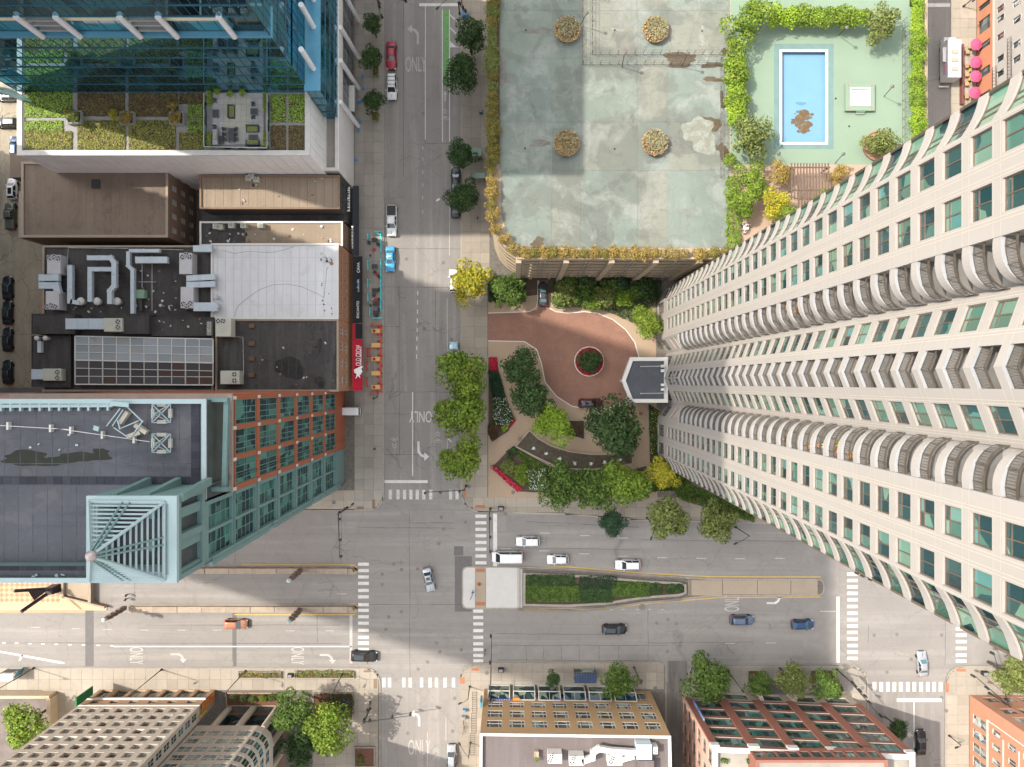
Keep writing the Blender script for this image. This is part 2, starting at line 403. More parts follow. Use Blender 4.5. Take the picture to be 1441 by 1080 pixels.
conc=layered('pavement_concrete',(.335,.29,.235),[('noise',.12,.4,.7,(.27,.235,.195),.8),('noise',1.1,.5,.75,(.2,.175,.15),.35),('noise',14,.45,.7,(.38,.34,.28),.3)],rnd=.1,bump=.15)
conc_grey=layered('pavement_grey',(.29,.262,.225),[('noise',.15,.4,.7,(.23,.205,.18),.8),('noise',1.1,.5,.75,(.17,.155,.14),.4),('noise',14,.45,.7,(.34,.31,.27),.3)],rnd=.1,bump=.15)
joint=M('joint',(.15,.13,.11),(.1,.09,.08),2.)
kerbm=layered('kerb',(.34,.30,.25),[('noise',.6,.45,.7,(.2,.18,.16),.6),('noise',10,.45,.7,(.42,.38,.33),.3)],rnd=.08)
white_p=worn_paint('road_paint',(.68,.665,.63),(.27,.255,.24))
white_f=worn_paint('faded_paint',(.42,.40,.375),(.21,.2,.185),3.,.5,.62)
yellow_p=worn_paint('yellow_paint',(.62,.40,.09),(.24,.2,.15),2.5)
green_p=worn_paint('green_paint',(.17,.40,.13),(.16,.19,.13),1.6,.5,.6)
tan_c=layered('tan_concrete',(.36,.29,.215),[('noise',.2,.4,.7,(.29,.235,.175),.7),('noise',8,.45,.7,(.42,.35,.27),.35)])
mb=MB();mb.box(-2200,-2200,-.5,2200,2200,0)
struct('ground',mb,M('ground_soil',(.12,.11,.1),(.16,.15,.13),.02))
def sheet(name,polys,z,mat,parent=None,kind='structure'):
 mb=MB()
 for p in polys:mb.prism([g(x,y)for x,y in p][::-1]if area(p)>0 else[g(x,y)for x,y in p],z-.003,z)
 o=part(name,mb,mat,parent);
 if kind and not parent:o['kind']=kind
 return o
def area(p):return sum(p[i-1][0]*p[i][1]-p[i][0]*p[i-1][1]for i in range(len(p)))/2
def R4(x0,y0,x1,y1):return[(x0,y0),(x1,y0),(x1,y1),(x0,y1)]
def arc(cx,cy,r,a0,a1,n=8,ry=None):
 ry=ry or r
 return[(cx+r*math.cos(R(a0+(a1-a0)*k/n)),cy+ry*math.sin(R(a0+(a1-a0)*k/n)))for k in range(n+1)]
road=sheet('road',[R4(-900,700,2600,960)],.012,asph)
sheet('side_street',[R4(520,-1200,672,700),R4(520,960,672,2000)],.012,asph_ns)
sheet('east_street',[R4(1205,-1200,1345,700),R4(1205,960,1345,2000)],.012,asph_ns)
alley=sheet('alley',[R4(-60,-900,140,546)],.012,layered('alley_paving',(.20,.17,.125),[('noise',.12,.4,.65,(.11,.095,.075),.8),('noise',(.9,.1,1),.5,.7,(.27,.235,.18),.6),('crack',.2,.02,0,(.05,.04,.035),.6),('noise',7,.4,.7,(.28,.25,.2),.3)]))
sheet('service_lane',[R4(940,930,966,2000)],.16,layered('lane_asphalt',(.11,.1,.09),[('noise',(1,.15,1),.4,.65,(.05,.047,.045),.8),('noise',8,.4,.7,(.17,.16,.14),.4)]))
for i,p in enumerate([R4(120,858,132,938),R4(327,862,333,938),R4(640,783,664,861),R4(639,769,652,782),R4(1130,745,1180,930),R4(596,500,640,552),R4(700,905,840,930),R4(541,552,584,583),R4(541,583,583,632),R4(541,218,556,252),R4(541,278,568,331),R4(545,430,561,458),R4(566,640,578,670),R4(712,887,722,892),R4(735,887,745,892),R4(635,885,643,891),R4(700,726,712,748),R4(560,285,575,295),R4(602,500,626,548),R4(905,846,925,904),R4(1330,870,1400,935),R4(350,722,480,740),R4(580,720,640,735),R4(40,930,120,937),R4(300,930,328,937)]):
 sheet('asphalt_patch',[p],.0135+i*.00028,patch_m if i in(0,1,2,3)else layered('old_asphalt',(.135,.124,.115),[('noise',.4,.4,.7,(.17,.157,.145),.7),('noise',9,.45,.7,(.21,.195,.18),.35)]),road)
def round_poly(pts,rads,n=8):
 0
 out=[];m=len(pts)
 for i in range(m):
  p=Vector(pts[i]);r=rads[i]
  if not r:out.append(tuple(p));continue
  a=(Vector(pts[i-1])-p).normalized();b=(Vector(pts[(i+1)%m])-p).normalized()
  for k in range(n+1):
   t_=k/n;q=(1-t_)**2*(p+a*r)+2*t_*(1-t_)*p+t_*t_*(p+b*r);out.append((q.x,q.y))
 return out
def ccw(poly):
 w_=[g(x,y)for x,y in poly]
 return w_ if area(w_)>0 else w_[::-1]
def pavement(name,poly,kerb=2.2):
 w_=ccw(poly);t=struct(name,(lambda m:(m.prism(w_,0,.12),m)[1])(MB()),joint)
 mb=MB();mb.ringpoly(w_,inset(w_,kerb*S),.12,.15);part('kerb',mb,kerbm,t)
 return t,inset(w_,kerb*S)
def inside(x,y,poly):
 c=False;n=len(poly)
 for i in range(n):
  x0,y0=poly[i-1];x1,y1=poly[i]
  if(y0>y)!=(y1>y)and x<(x1-x0)*(y-y0)/(y1-y0)+x0:c=not c
 return c
SLAB={}
def slab_mesh(lx,ly,mat,th=.03):
 k=(round(lx,3),round(ly,3),mat.name,th)
 if k not in SLAB:
  mb=MB();mb.rings([[(-lx/2,-ly/2,0),(lx/2,-ly/2,0),(lx/2,ly/2,0),(-lx/2,ly/2,0)],[(-lx/2,-ly/2,th-.008),(lx/2,-ly/2,th-.008),(lx/2,ly/2,th-.008),(-lx/2,ly/2,th-.008)],[(-lx/2+.01,-ly/2+.01,th),(lx/2-.01,-ly/2+.01,th),(lx/2-.01,ly/2-.01,th),(-lx/2+.01,ly/2-.01,th)]])
  SLAB[k]=mb.mesh('paving_slab',mat)
 return SLAB[k]
CNT={}
def slabs(t,lim,x0,y0,x1,y1,nx,ny,mat,skip=None,z=.12):
 0
 px=(x1-x0)/nx;py=(y1-y0)/ny;me=slab_mesh(px*S-.03,py*S-.03,mat)
 rest=MB()
 for i in range(nx):
  for j in range(ny):
   cx,cy=x0+px*(i+.5),y0+py*(j+.5)
   wx,wy=g(cx,cy);hx,hy=px*S/2-.02,py*S/2-.02
   if skip and skip(cx,cy):continue
   cor=[inside(wx+a*hx,wy+b*hy,lim)for a,b in((-1,-1),(1,-1),(1,1),(-1,1))]
   if all(cor):
    k=t.name
    if CNT.get(k,0)<290 and-30<cx<1470 and-30<cy<1110:
     inst('paving_slab',me,t,(wx,wy,z));CNT[k]=CNT.get(k,0)+1
    else:rest.box(wx-hx,wy-hy,z,wx+hx,wy+hy,z+.03)
   elif any(cor):
    nsub=4
    for u in range(nsub):
     for v in range(nsub):
      sx,sy=wx-hx+(u+.5)*2*hx/nsub,wy-hy+(v+.5)*2*hy/nsub
      if inside(sx,sy,lim):rest.box(sx-hx/nsub,sy-hy/nsub,z,sx+hx/nsub,sy+hy/nsub,z+.03)
 if rest.v:part('paving_slab',rest,mat,t,kind='stuff')
nw,lim_nw=pavement('northwest_pavement',round_poly([(60,549),(140,549),(140,-900),(541,-900),(541,719),(60,719)],[0,0,0,0,26,0]))
slabs(nw,lim_nw,499,-40,539,200,3,16,conc_grey)
slabs(nw,lim_nw,499,200,539,720,3,34,conc_grey)
slabs(nw,lim_nw,300,690,499,718,13,2,conc)
ce,lim_ce=pavement('central_pavement',round_poly([(648,-900),(1222,-900),(1222,741),(900,733),(800,725),(690,722),(648,722)],[0,0,10,0,0,0,34]))
def ce_skip(x,y):return(686<x<922 and 425<y<700)or(y>440 and x>687 and y<480)
slabs(ce,lim_ce,650,-40,689,400,3,30,conc)
slabs(ce,lim_ce,650,400,686,700,2,20,conc)
slabs(ce,lim_ce,650,700,1170,742,34,3,conc)
slabs(ce,lim_ce,1206,-60,1222,740,1,40,conc)
sw,lim_sw=pavement('southwest_pavement',round_poly([(-900,939),(536,939),(536,2000),(-900,2000)],[0,26,0,0]))
slabs(sw,lim_sw,-20,941,536,971,37,2,conc)
slabs(sw,lim_sw,440,971,536,1090,6,8,conc)
slabs(sw,lim_sw,60,971,140,1090,5,8,conc)
so,lim_so=pavement('south_pavement',round_poly([(646,932),(938,932),(938,1990),(646,1990)],[30,6,0,0]))
slabs(so,lim_so,648,934,938,970,20,3,conc)
slabs(so,lim_so,648,970,682,1090,3,9,conc)
sk,lim_sk=pavement('southeast_pavement',round_poly([(968,937),(1222,937),(1222,1990),(968,1990)],[12,30,0,0]))
slabs(sk,lim_sk,968,939,1222,975,17,3,conc_grey)
slabs(sk,lim_sk,1198,975,1222,1090,2,8,conc)
se,lim_se=pavement('corner_pavement',round_poly([(1329,937),(2400,937),(2400,1990),(1329,1990)],[30,0,0,0]))
slabs(se,lim_se,1331,939,1460,978,9,3,conc)
slabs(se,lim_se,1331,978,1363,1090,2,8,conc)
ea,lim_ea=pavement('east_pavement',round_poly([(1337,-900),(2400,-900),(2400,838),(1337,838)],[0,0,0,24]))
slabs(ea,lim_ea,1339,-40,1373,200,3,18,conc)
seam=M('road_seam',(.06,.055,.05),(.1,.09,.085),1.5)
mb=MB()
def seg(x0,y0,x1,y1,wd=.6,z=.0225):
 a=Vector((*g(x0,y0),0));b=Vector((*g(x1,y1),0));d=(b-a).normalized();n_=Vector((-d.y,d.x,0))*wd*S/2
 mb.quad(*[(q.x,q.y,z)for q in(a-n_,b-n_,b+n_,a+n_)])
for s_ in[(543,552,640,552),(543,350,660,351),(541,404,650,405),(598,0,598,202),(598,202,650,202),(568,0,568,250),(613,410,614,640),(541,460,562,460),(562,404,562,640),(560,278,568,278),(576,720,577,958),(576,736,640,736),(500,851,660,851),(700,892,740,892),(742,893,858,893),(905,760,1160,762),(740,734,900,742),(500,742,640,744),(541,640,598,640),(583,552,583,632),(541,583,583,583),(700,770,900,774),(912,846,912,932),(912,905,1060,904),(1222,905,1222,880),(1330,870,1330,936),(690,908,940,909),(700,929,930,930),(740,909,741,930),(765,909,765,930),(790,909,790,930),(815,909,815,930),(843,909,843,930),(870,909,871,930),(0,905,480,906),(205,880,480,880),(446,866,447,905),(190,812,190,845),(330,730,331,795),(480,722,480,794)]:
 n_=6;px_,py_=s_[0],s_[1]
 for k in range(1,n_+1):
  qx=s_[0]+(s_[2]-s_[0])*k/n_+random.uniform(-.5,.5);qy=s_[1]+(s_[3]-s_[1])*k/n_+random.uniform(-.5,.5)
  seg(px_,py_,qx,qy,random.uniform(.35,.7));px_,py_=qx,qy
for c0 in((590,640,14),(548,560,10),(590,455,9),(620,465,7),(470,770,12),(470,825,13),(560,415,6),(1020,905,10)):
 for b_ in range(5):
  x,y=c0[0],c0[1];an=random.uniform(0,6.28)
  for k in range(6):
   an+=random.uniform(-.7,.7);nx,ny=x+math.cos(an)*c0[2]/3,y+math.sin(an)*c0[2]/3
   seg(x,y,nx,ny,.4);x,y=nx,ny
o=part('seam',mb,seam,road)
mb=MB()
def tyre(cx,cy,r,a0,a1,ry=None,wd=1.2):
 pts=arc(cx,cy,r,a0,a1,14,ry)
 for p0,p1 in zip(pts,pts[1:]):seg(*p0,*p1,wd,.0245)
for q in(0,5,11,16):tyre(1010,975,58+q*1.8,180,262,92+q)
for q in(0,9):tyre(958+q*.8,1020,3,90,91);tyre(985+q,960,26,180,250,50)
part('tyre_mark',mb,layered('tyre_rubber',(.165,.155,.145),[('noise',.6,.3,.55,(.205,.19,.175),.95)]),road)
# painted markings
def stripes(label,rects,mat=white_p,z=.026,grp=None):
 t=thing('crosswalk',label,'crosswalk',(*g(rects[0][0],rects[0][1]),.02));t['kind']='structure';del t['category'];del t['label']
 for r in rects:
  mb=MB();p=ccw(R4(*r));mb.prism(p,z-.003,z);part('stripe',mb,mat,t)
def run_v(x0,x1,ys,h_=4.4):return[(x0,y,x1,y+h_)for y in ys]
stripes('a',run_v(504,519,[792,801,810,819,829,838,849,857,866,875,885,895,903,912]))
stripes('a',run_v(669,684.5,[724.5,733.8,743,752,761.5,771,780.5,790])+run_v(666,680,[858,867,876,885.5,895,904,912,920.5,928]))
stripes('a',run_v(1192,1207,[806,815,824,833,842,851.5,861,870,879,888,897,906.5,915.5,924.5]))
stripes('a',run_v(1345,1360,[883,892,901,910.5,920,928.5]))
stripes('a',[(x,960,x+5,973.5)for x in(1228,1237.5,1247,1256,1265,1275,1284,1293.5,1303,1312,1321)])
stripes('a',[(x,689.5,x+4.5,703)for x in(547,558,567,576,585,594,604,632,641)],worn_paint('road_paint_old',(.5,.49,.46),(.22,.21,.195),2.,.54,.62))
stripes('a',[(x,954,x+4.5,967.5)for x in(538,546,566,575,591,603,612,624,636)],MATS['road_paint_old'])
def mark(name,polys,mat=white_p,z=.026):sheet(name,polys,z,mat,road)
mark('stop_line',[R4(541,676,602,680)]);mark('stop_line',[R4(694,723,699.5,797)]);mark('stop_line',[R4(1177,840,1181.5,933)])
mark('stop_line',[R4(492,866,496,934)],white_f);mark('stop_line',[R4(1262,983,1325,988)])
mark('stop_line',[R4(590,5,650,9),R4(1300,5,1337,10)])
mark('lane_line',[R4(598,8,599,197),R4(622,14,623.2,200),R4(632,14,633.2,200)])
mark('lane_line',[R4(580,552,581.4,670)])
mark('lane_line',[R4(160,909.3,495,910.8)]);mark('lane_line',[R4(1285.5,988,1286.8,1080)]);mark('lane_line',[R4(632,282,633,360),R4(629,420,630,520),R4(629,600,630,634),R4(601,1030,602,1080),R4(627,1010,628,1042)],white_f)
mark('lane_line',[R4(1154,860,1178,861.2)],white_f)
def dash(name,pts,mat=white_f,wd=1.2,ln=9,vert=False):
 for x,y in pts:mark(name,[R4(x-wd/2,y,x+wd/2,y+ln)if vert else R4(x,y-wd/2,x+ln,y+wd/2)],mat)
dash('lane_dash',[(595,y)for y in(206,222,240,258,276,296)],vert=True,ln=5)
dash('lane_dash',[(588-(i*.25),y)for i,y in enumerate((410,423,436,448.5,461.5,474,487,499))],white_p,vert=True,ln=6)
dash('lane_dash',[(760,750.5),(816,754),(870,757.5),(705,772.4),(759,775.5),(815,779.7),(870,783),(925,785),(980,786),(1034,786.5),(1090,786)],ln=14)
dash('lane_dash',[(x,905+i*.5)for i,x in enumerate((3,21,40,58,77,96,115,136,155))],white_p,ln=5,wd=1.4)
dash('lane_dash',[(44,883),(101,885),(145,886),(197,887),(250,887),(300,887),(402,888),(458,888)],ln=12,wd=.8)
dash('lane_dash',[(840,858),(858,858),(875,858),(895,858),(912,858),(930,858)],ln=4,wd=1)
dash('lane_dash',[(1078,905),(1020,906),(474,836)],ln=14,wd=1)
mark('parking_line',[[(0,916),(85,931),(92,933.5),(84,934),(0,918.5)],[(26,930),(31,921),(33,922),(29,930)]])
mark('parking_line',[[(633,20),(648,34),(648,36),(633,22)],[(633,38),(648,53),(648,55),(633,40)],[(633,58),(642,66),(648,67),(633,67)]])
mark('parking_line',[[(629,614),(636,622),(635,623),(629,617)]])
mark('bike_lane',[R4(623.3,14,632,118)],green_p)
mark('edge_line',[R4(340,794.6,500,795.8),R4(330,864.5,500,865.8)],yellow_p)
mark('edge_line',[R4(0,860.5,120,862)],yellow_p)
mark('edge_line',[R4(1340,0,1342,33)],yellow_p)
mark('edge_line',[[(737,798.5),(800,797),(900,806),(1000,811),(1155,811.5),(1155,813),(1000,812.5),(900,807.5),(800,799),(737,800)],[(737,858),(840,857.5),(920,848),(1010,840.5),(1155,839.5),(1155,841),(1010,842),(920,849.5),(840,859),(737,859.5)]],yellow_p)
def rtext(body,px,py,size,rot,mat,sx=1.,sy=1.):
 x,y=g(px,py);return text(body,size,(x,y,.026),R(rot),mat,road,sx,sy)
rtext('ONLY',592,586,2.1,180,white_p,.8,1.5);rtext('ONLY',191,923,2.1,-90,white_f,.6,1.8);rtext('ONLY',418,923,2.1,-90,white_f,.62,1.75)
rtext('ONLY',590,1053,2.2,0,white_f,.75,1.9);rtext('ONLY',585,92,2.2,0,white_f,.7,1.9);rtext('ONLY',1031,848,2.2,90,white_f,.62,1.9)
def arrow(px,py,rot,flip=1,mat=white_p,s=1.):
 shape=[(-.18,-1.7),(.18,-1.7),(.18,-.2),(.5,.35),(.95,.55),(.95,.1),(1.75,.8),(.95,1.5),(.95,1.0),(.3,.75),(-.18,.1)]
 c,q=math.cos(R(rot)),math.sin(R(rot));x0,y0=g(px,py)
 pts=[(x0+(flip*x*c-y*q)*s,y0+(flip*x*q+y*c)*s)for x,y in shape]
 if area(pts)<0:pts=pts[::-1]
 mb=MB();mb.rings([[(x,y,.023)for x,y in pts],[(x,y,.026)for x,y in pts]]);part('turn_arrow',mb,mat,road)
arrow(589,636,180,-1,white_p,1.2);arrow(252,921,-90,1,white_f);arrow(462,922,-90,1,white_f);arrow(590,1010,0,-1,white_p);arrow(588,48,0,-1,white_f,1.2);arrow(1091,849,-90,-1,white_p)
arrow(1288,1040,0,-1,white_f)
def sharrow(px,py,rot,mat=white_f):
 x0,y0=g(px,py);c,q=math.cos(R(rot)),math.sin(R(rot));mb=MB()
 def tr(x,y):return(x0+x*c-y*q,y0+x*q+y*c)
 def st(ax,ay,bx,by,w_=.12):
  a=Vector(tr(ax,ay));b=Vector(tr(bx,by));d=(b-a).normalized();n_=Vector((-d.y,d.x))*w_/2
  mb.quad((*(a-n_),.026),(*(b-n_),.026),(*(b+n_),.026),(*(a+n_),.026))
 for yy in(1.0,1.5):st(-.5,yy,0,yy+.5);st(0,yy+.5,.5,yy)
 for wx in(-.42,.42):
  for k in range(8):a0,a1=k*.785,(k+1)*.785;st(wx+.3*math.cos(a0),.1+.3*math.sin(a0),wx+.3*math.cos(a1),.1+.3*math.sin(a1),.08)
 st(-.42,.1,-.15,.55);st(-.15,.55,.3,.5);st(.3,.5,.42,.1);st(-.15,.55,0,.1);st(0,.1,.3,.5)
 part('cycle_symbol',mb,mat,road)
sharrow(616,622,0);sharrow(555,617,180);sharrow(614,1067,0);sharrow(626,168,0,white_f)
mark('turn_arrow',[[(625.5,143),(627.5,143),(627.5,134),(629,134),(626.5,128),(624,134),(625.5,134)]],white_f)
brick_red=layered('tactile_red',(.30,.12,.065),[('noise',2,.4,.7,(.36,.18,.11),.6)])
iron=layered('iron',(.13,.12,.112),[('noise',1.2,.4,.7,(.18,.165,.15),.8)],rough=.7)
for i,(x0,y0,x1,y1)in enumerate([(669,711,683,715),(652,688,656,699),(670,800.5,682.5,805),(669,847,683,852),(664,940,674,944),(647,953,654,962),(524,703,528,716),(502,713,512,717),(512,943,521,946),(526,955,531,969),(1345,941,1358.5,945),(1329.5,961,1334.5,974)]):
 mb=MB();p=ccw(R4(x0,y0,x1,y1));mb.prism(p,.15,.162)
 for u in range(4):
  for v in range(8):
   fx=x0+(x1-x0)*((u+.5)/4 if x1-x0<y1-y0 else(v+.5)/8);fy=y0+(y1-y0)*((v+.5)/8 if x1-x0<y1-y0 else(u+.5)/4)
   a_,b_=g(fx,fy);mb.box(a_-.04,b_-.04,.162,a_+.04,b_+.04,.168)
 near=[so,so,None,None,so,so,nw,nw,sw,sw,se,se][i]
 o=part('tactile_plate',mb,brick_red if i not in(6,7,8,9)else M('tactile_brown',(.16,.11,.07),(.2,.14,.1),3.),None)
 o['kind']='structure'
mb=MB();mb.lathe(0,0,[(.36,0),(.36,.004),(.33,.005),(.31,.002),(.29,.006)],16);man=mb.mesh('manhole_cover',iron)
for x,y in[(553.9,794),(564.5,792),(565,802),(538,808),(538,822.6),(588,801),(547,868.5),(564.8,861.3),(543,886),(614.6,905.3),(649,914.5),(602,932),(588.5,942),(621,728),(624,745),(617,764.8),(614,905),(619,917.5),(601.6,931.7),(574,1032),(940,872),(951.6,878),(957.7,909),(939,917),(924,877),(1230,894),(1262,893),(1325,894),(1282,928),(1248,946),(1325,982),(655,735),(640,983),(637,1029),(624,370),(635,478),(572,365),(635,640),(597,463),(596,160),(620,641)]:
 inst('manhole_cover',man,road,(*g(x,y),.02))
mb=MB();mb.lathe(0,0,[(.7,0),(.7,.004),(.62,.006),(.58,.002),(.55,.007)],20);inst('manhole_cover',mb.mesh('manhole_cover',iron),road,(*g(904,854),.02))
for x,y in[(651,671),(722,693),(711,723),(922,968),(1331,1000),(660,745-60),(470,707),(1213,968),(685,947)]:
 mb=MB();mb.lathe(*g(x,y),[(.4,.15),(.4,.157),(.34,.158)],14);o=part('manhole_cover',mb,iron);o['kind']='structure'
 # ramp walls in the left-hand road
capm=layered('wall_cap',(.36,.29,.22),[('noise',.8,.4,.7,(.25,.2,.16),.7),('noise',9,.45,.7,(.44,.37,.29),.3)],rnd=.08)
def parapet_wall(y0,y1,x0,x1,label,ht=1.0):
 t=thing('ramp_wall',label,'wall',(*g(x0,(y0+y1)/2),.012))
 mb=MB();pr=ccw(round_poly([(x0,y0),(x1,y0),(x1,y1),(x0,y1)],[0,4,4,0]));mb.prism(pr,.012,ht);part('wall',mb,capm,t)
 n_=int((x1-x0)/34);
 for k in range(n_):
  a,b=x0+(x1-x0-8)*k/n_,x0+(x1-x0-8)*(k+1)/n_
  mb=MB();mb.prism(ccw(R4(a+.3,y0-.8,b-.3,y1+.8)),ht,ht+.12+(.1 if k%3==1 else 0));part('coping',mb,capm,t)
 mb=MB();mb.prism(ccw(round_poly([(x0,y0-2),(x1+3,y0-2),(x1+3,y1+2),(x0,y1+2)],[0,7,7,0])),.012,.14);part('kerb',mb,kerbm,t)
 mb=MB();mb.ringpoly(ccw(round_poly([(x1-8,y0-3.2),(x1+4.2,y0-3.2),(x1+4.2,y1+3.2),(x1-8,y1+3.2)],[0,7,7,0])),ccw(round_poly([(x1-8,y0-2.1),(x1+3.1,y0-2.1),(x1+3.1,y1+2.1),(x1-8,y1+2.1)],[0,7,7,0])),.012,.016);part('edge_line',mb,yellow_p,t)
 return t
parapet_wall(799,805,225,499,'long beige parapet beside the upper ramp lane, nearest the teal tower')
parapet_wall(852.5,859,185,499,'long beige parapet beside the lower ramp lane, nearest the copper car')
pl_a=layered('plaza_light',(.46,.32,.2),[('noise',.5,.4,.7,(.38,.26,.17),.6)],rnd=.06)
pl_b=layered('plaza_dark',(.34,.2,.12),[('noise',.5,.4,.7,(.28,.16,.1),.6)],rnd=.06)
plz=struct('plaza',(lambda m:(m.prism(ccw([(-300,800),(92,800),(92,838),(152,852),(150,859),(-300,859)]),0,.14),m)[1])(MB()),pl_a)
di={}
for key,mt in(('a',pl_a),('b',pl_b)):
 mb=MB();r_=3.3*S;mb.rings([[(-r_,0,0),(0,-r_,0),(r_,0,0),(0,r_,0)],[(-r_,0,.02),(0,-r_,.02),(r_,0,.02),(0,r_,.02)]]);di[key]=mb.mesh('paving_tile',mt)
for i in range(-1,12):
 for j in range(0,6):
  for h_ in(0,1):
   x,y=3+i*7.2+h_*3.6,823+j*7.2+h_*3.6
   if y<856 and(y<836+x*.1 or y<848)and x<88+max(0,(y-838))*3:inst('paving_tile',di['b' if h_==0 else 'a'],plz,(*g(x,y),.14))
t=thing('ramp_opening','beige walled opening of the ramp beside the brick plaza','wall',(*g(120,840),0))
mb=MB()
for p in([(92,800),(95,800),(95,840),(92,838)],[(92,838),(95,837),(152,851),(152,854)],[(129,800),(133,800),(133,846),(129,845)]):mb.prism(ccw(p),.012,1.3)
part('wall',mb,capm,t);mb=MB();mb.prism(ccw([(95.5,800),(128.5,800),(128.5,844),(95.5,836)]),.012,.7);part('slab',mb,tan_c,t)
# traffic island
isl=pavement('traffic_island',round_poly([(650,797),(737,797.5),(800,800),(900,808.5),(1000,814),(1160,814.5),(1160,838.5),(1000,839.5),(920,847.5),(840,857),(650,857)],[10,0,0,0,0,11,11,0,0,0,10]),2.)
ti,lim_ti=isl
hatch=layered('white_concrete',(.52,.50,.47),[('noise',.6,.4,.7,(.44,.42,.39),.5),('noise',9,.4,.7,(.6,.58,.55),.4)],rnd=.05)
me_h=slab_mesh(.8,.26,hatch,.035)
mb=MB()
for(x0,y0,x1,y1)in((652,799,668.5,855),(684,799,735,855)):
 a,b=g(x0,y1);c,d=g(x1,y0);mb.box(a,b,.12,c,d,.14)
 i=0;st_=.46
 yy=b+.15
 while yy<d-.1:
  xx=a+.15+(i%2)*st_/2
  while xx<c-.1:
   if inside(xx,yy,lim_ti):mb.rbox(xx,yy,.14,.155,.37,.2,R(45 if i%2 else-45))
   xx+=st_
  yy+=st_*.55;i+=1
part('paver',mb,hatch,ti,kind='stuff')
mb=MB();a,b=g(669,855);c,d=g(683.5,799);mb.box(a,b,.12,c,d,.15);part('ramp',mb,tan_c,ti)
for i,(x0,x1)in enumerate([(968,1016),(1017,1065),(1066,1112),(1113,1150)]):
 mb=MB();a,b=g(x0,836.5 if i else 838);c,d=g(x1,816.5);mb.box(a,b,.12,c,d,.16);part('slab',mb,tan_c,ti)
pt_out=[(738,807),(830,810.5),(905,817.5),(955,820),(963,823),(963,833),(955,836),(905,839.5),(850,848),(800,851),(738,850)]
pw=ccw(pt_out);t=thing('planter','long raised planter filled with green hedging on the traffic island','planter',(*g(850,830),.12))
mb=MB();mb.ringpoly(inset(pw,-.25),inset(pw,.2),.12,.75);part('wall',mb,kerbm,t);mb=MB();mb.prism(inset(pw,.2),.12,.5);part('soil',mb,M('soil',(.055,.038,.025),(.09,.06,.04),3.),t)
mb=MB()
for k in range(2):mb.ringpoly(inset(pw,-.9-k*.35),inset(pw,-.98-k*.35),.12,.45-k*.2)
part('rail',mb,kerbm,t)
# residential tower on the right
cream=layered('tower_cream',(.60,.55,.505),[('noise',.08,.4,.7,(.55,.505,.46),.7),('noise',1.5,.45,.75,(.64,.59,.54),.4),('noise',(1.2,1.2,.12),.55,.8,(.48,.43,.38),.3)],rough=.75,bump=.05,bsc=6)
cream_l=M('tower_joint',(.72,.62,.50),(.66,.57,.46),2.,rough=.8)
ledge_m=M('tower_ledge',(.66,.67,.69),(.58,.59,.61),.8,rough=.6)
bronze=M('bronze_frame',(.115,.085,.06),(.15,.115,.085),3.,rough=.45,metal=.3)
bronze_l=M('bronze_rail',(.20,.165,.125),(.15,.12,.09),3.,rough=.45,metal=.3)
tgl=glass('tower_glass',[(.14,.30,.235),(.11,.245,.19),(.19,.36,.28),(.02,.055,.06),(.12,.31,.29),(.2,.34,.25),(.025,.07,.07),(.10,.22,.175),(.20,.38,.32),(.13,.22,.165),(.03,.05,.05)],dark=(.012,.04,.045),nsc=.55,lo=.60,hi=.62,amount=.85)
tgl2=glass('tower_low_glass',[(.09,.10,.10),(.13,.14,.14),(.06,.09,.09),(.10,.12,.11)],nsc=.5,lo=.8,hi=.82)
tgl_side=glass('tower_side_glass',[(.10,.2,.15),(.13,.24,.17),(.07,.17,.14),(.15,.27,.2),(.04,.1,.08)],nsc=.4,lo=.66,hi=.68,rough=.03)
AX=-7.1
def tv(u,v,yoff=0):return g(720.5+u,540+AX+v)
TZ=112.0;FH=2.885;Z0=92.83-FH*32
tower=thing('residential_tower','tall cream residential tower with curved balconies and green glass on the right','tower',(*tv(290,0),0))
sills=[Z0+FH*k for k in range(0,39)]
sills=[z for z in sills if z+2<TZ-2]
wall=MB();jt=MB()
def strip_z(a,b,z,pr=.012,h_=.035):
 a=Vector(a);b=Vector(b);d=(b-a).normalized();o_=Vector((d.y,-d.x))*pr
 jt.quad((*(a+o_),z),(*(b+o_),z),(*(b+o_),z+h_),(*(a+o_),z+h_))
def strip_v(a,b,s_,z0,z1,pr=.012,w_=.045):
 a=Vector(a);b=Vector(b);d=(b-a).normalized();o_=Vector((d.y,-d.x))*pr;p=a+d*s_+o_;q=p+d*w_
 jt.quad((*p,z0),(*q,z0),(*q,z1),(*p,z1))
def tower_face(a,b,cols,low_strip,z0=0,first=3):
 L_=(Vector(b)-Vector(a)).length
 holes=[]
 for ci,(s0,s1)in enumerate(cols):
  for z in sills[first:]:holes.append((s0,s1,z,z+2.0,ci))
  for(za,zb)in((9.1,11.0),(12.0,13.9))if first>=5 else():pass
  holes.append((s0-.12,s1+.12,1.0,6.1,ci))
 facade(wall,a,b,z0,TZ-.12,holes,.28)
 for h in holes:
  if h[2]<2:window(tower,a,b,*h[:4],.28,bronze,tgl2,(.25,.5,.75),(.3,.65));continue
  ls=low_strip[h[4]]
  window(tower,a,b,*h[:4],.28,bronze,tgl,(.5,),(.26,)if ls else(),.085)
 for z in sills[first:]:
  for zz in(z-.14,z+2.1,z-.5):
   if zz<z-.2:continue
   strip_z(a,b,zz)
 for s0,s1 in cols:
  for q in(s0-.42,s0-.2,s1+.18,s1+.4):
   if .02<q<L_-.08:strip_v(a,b,q,8,TZ-.3)
def col(v0,v1,va):return((v0-va)*S,(v1-va)*S)
A0,A1=tv(204,-104.9),tv(204,-54.5)
tower_face(A0,A1,[(2.5*S,16.2*S),(26.6*S,40.8*S)],[False,True])
B0,B1=tv(204,54.5),tv(204,104.9)
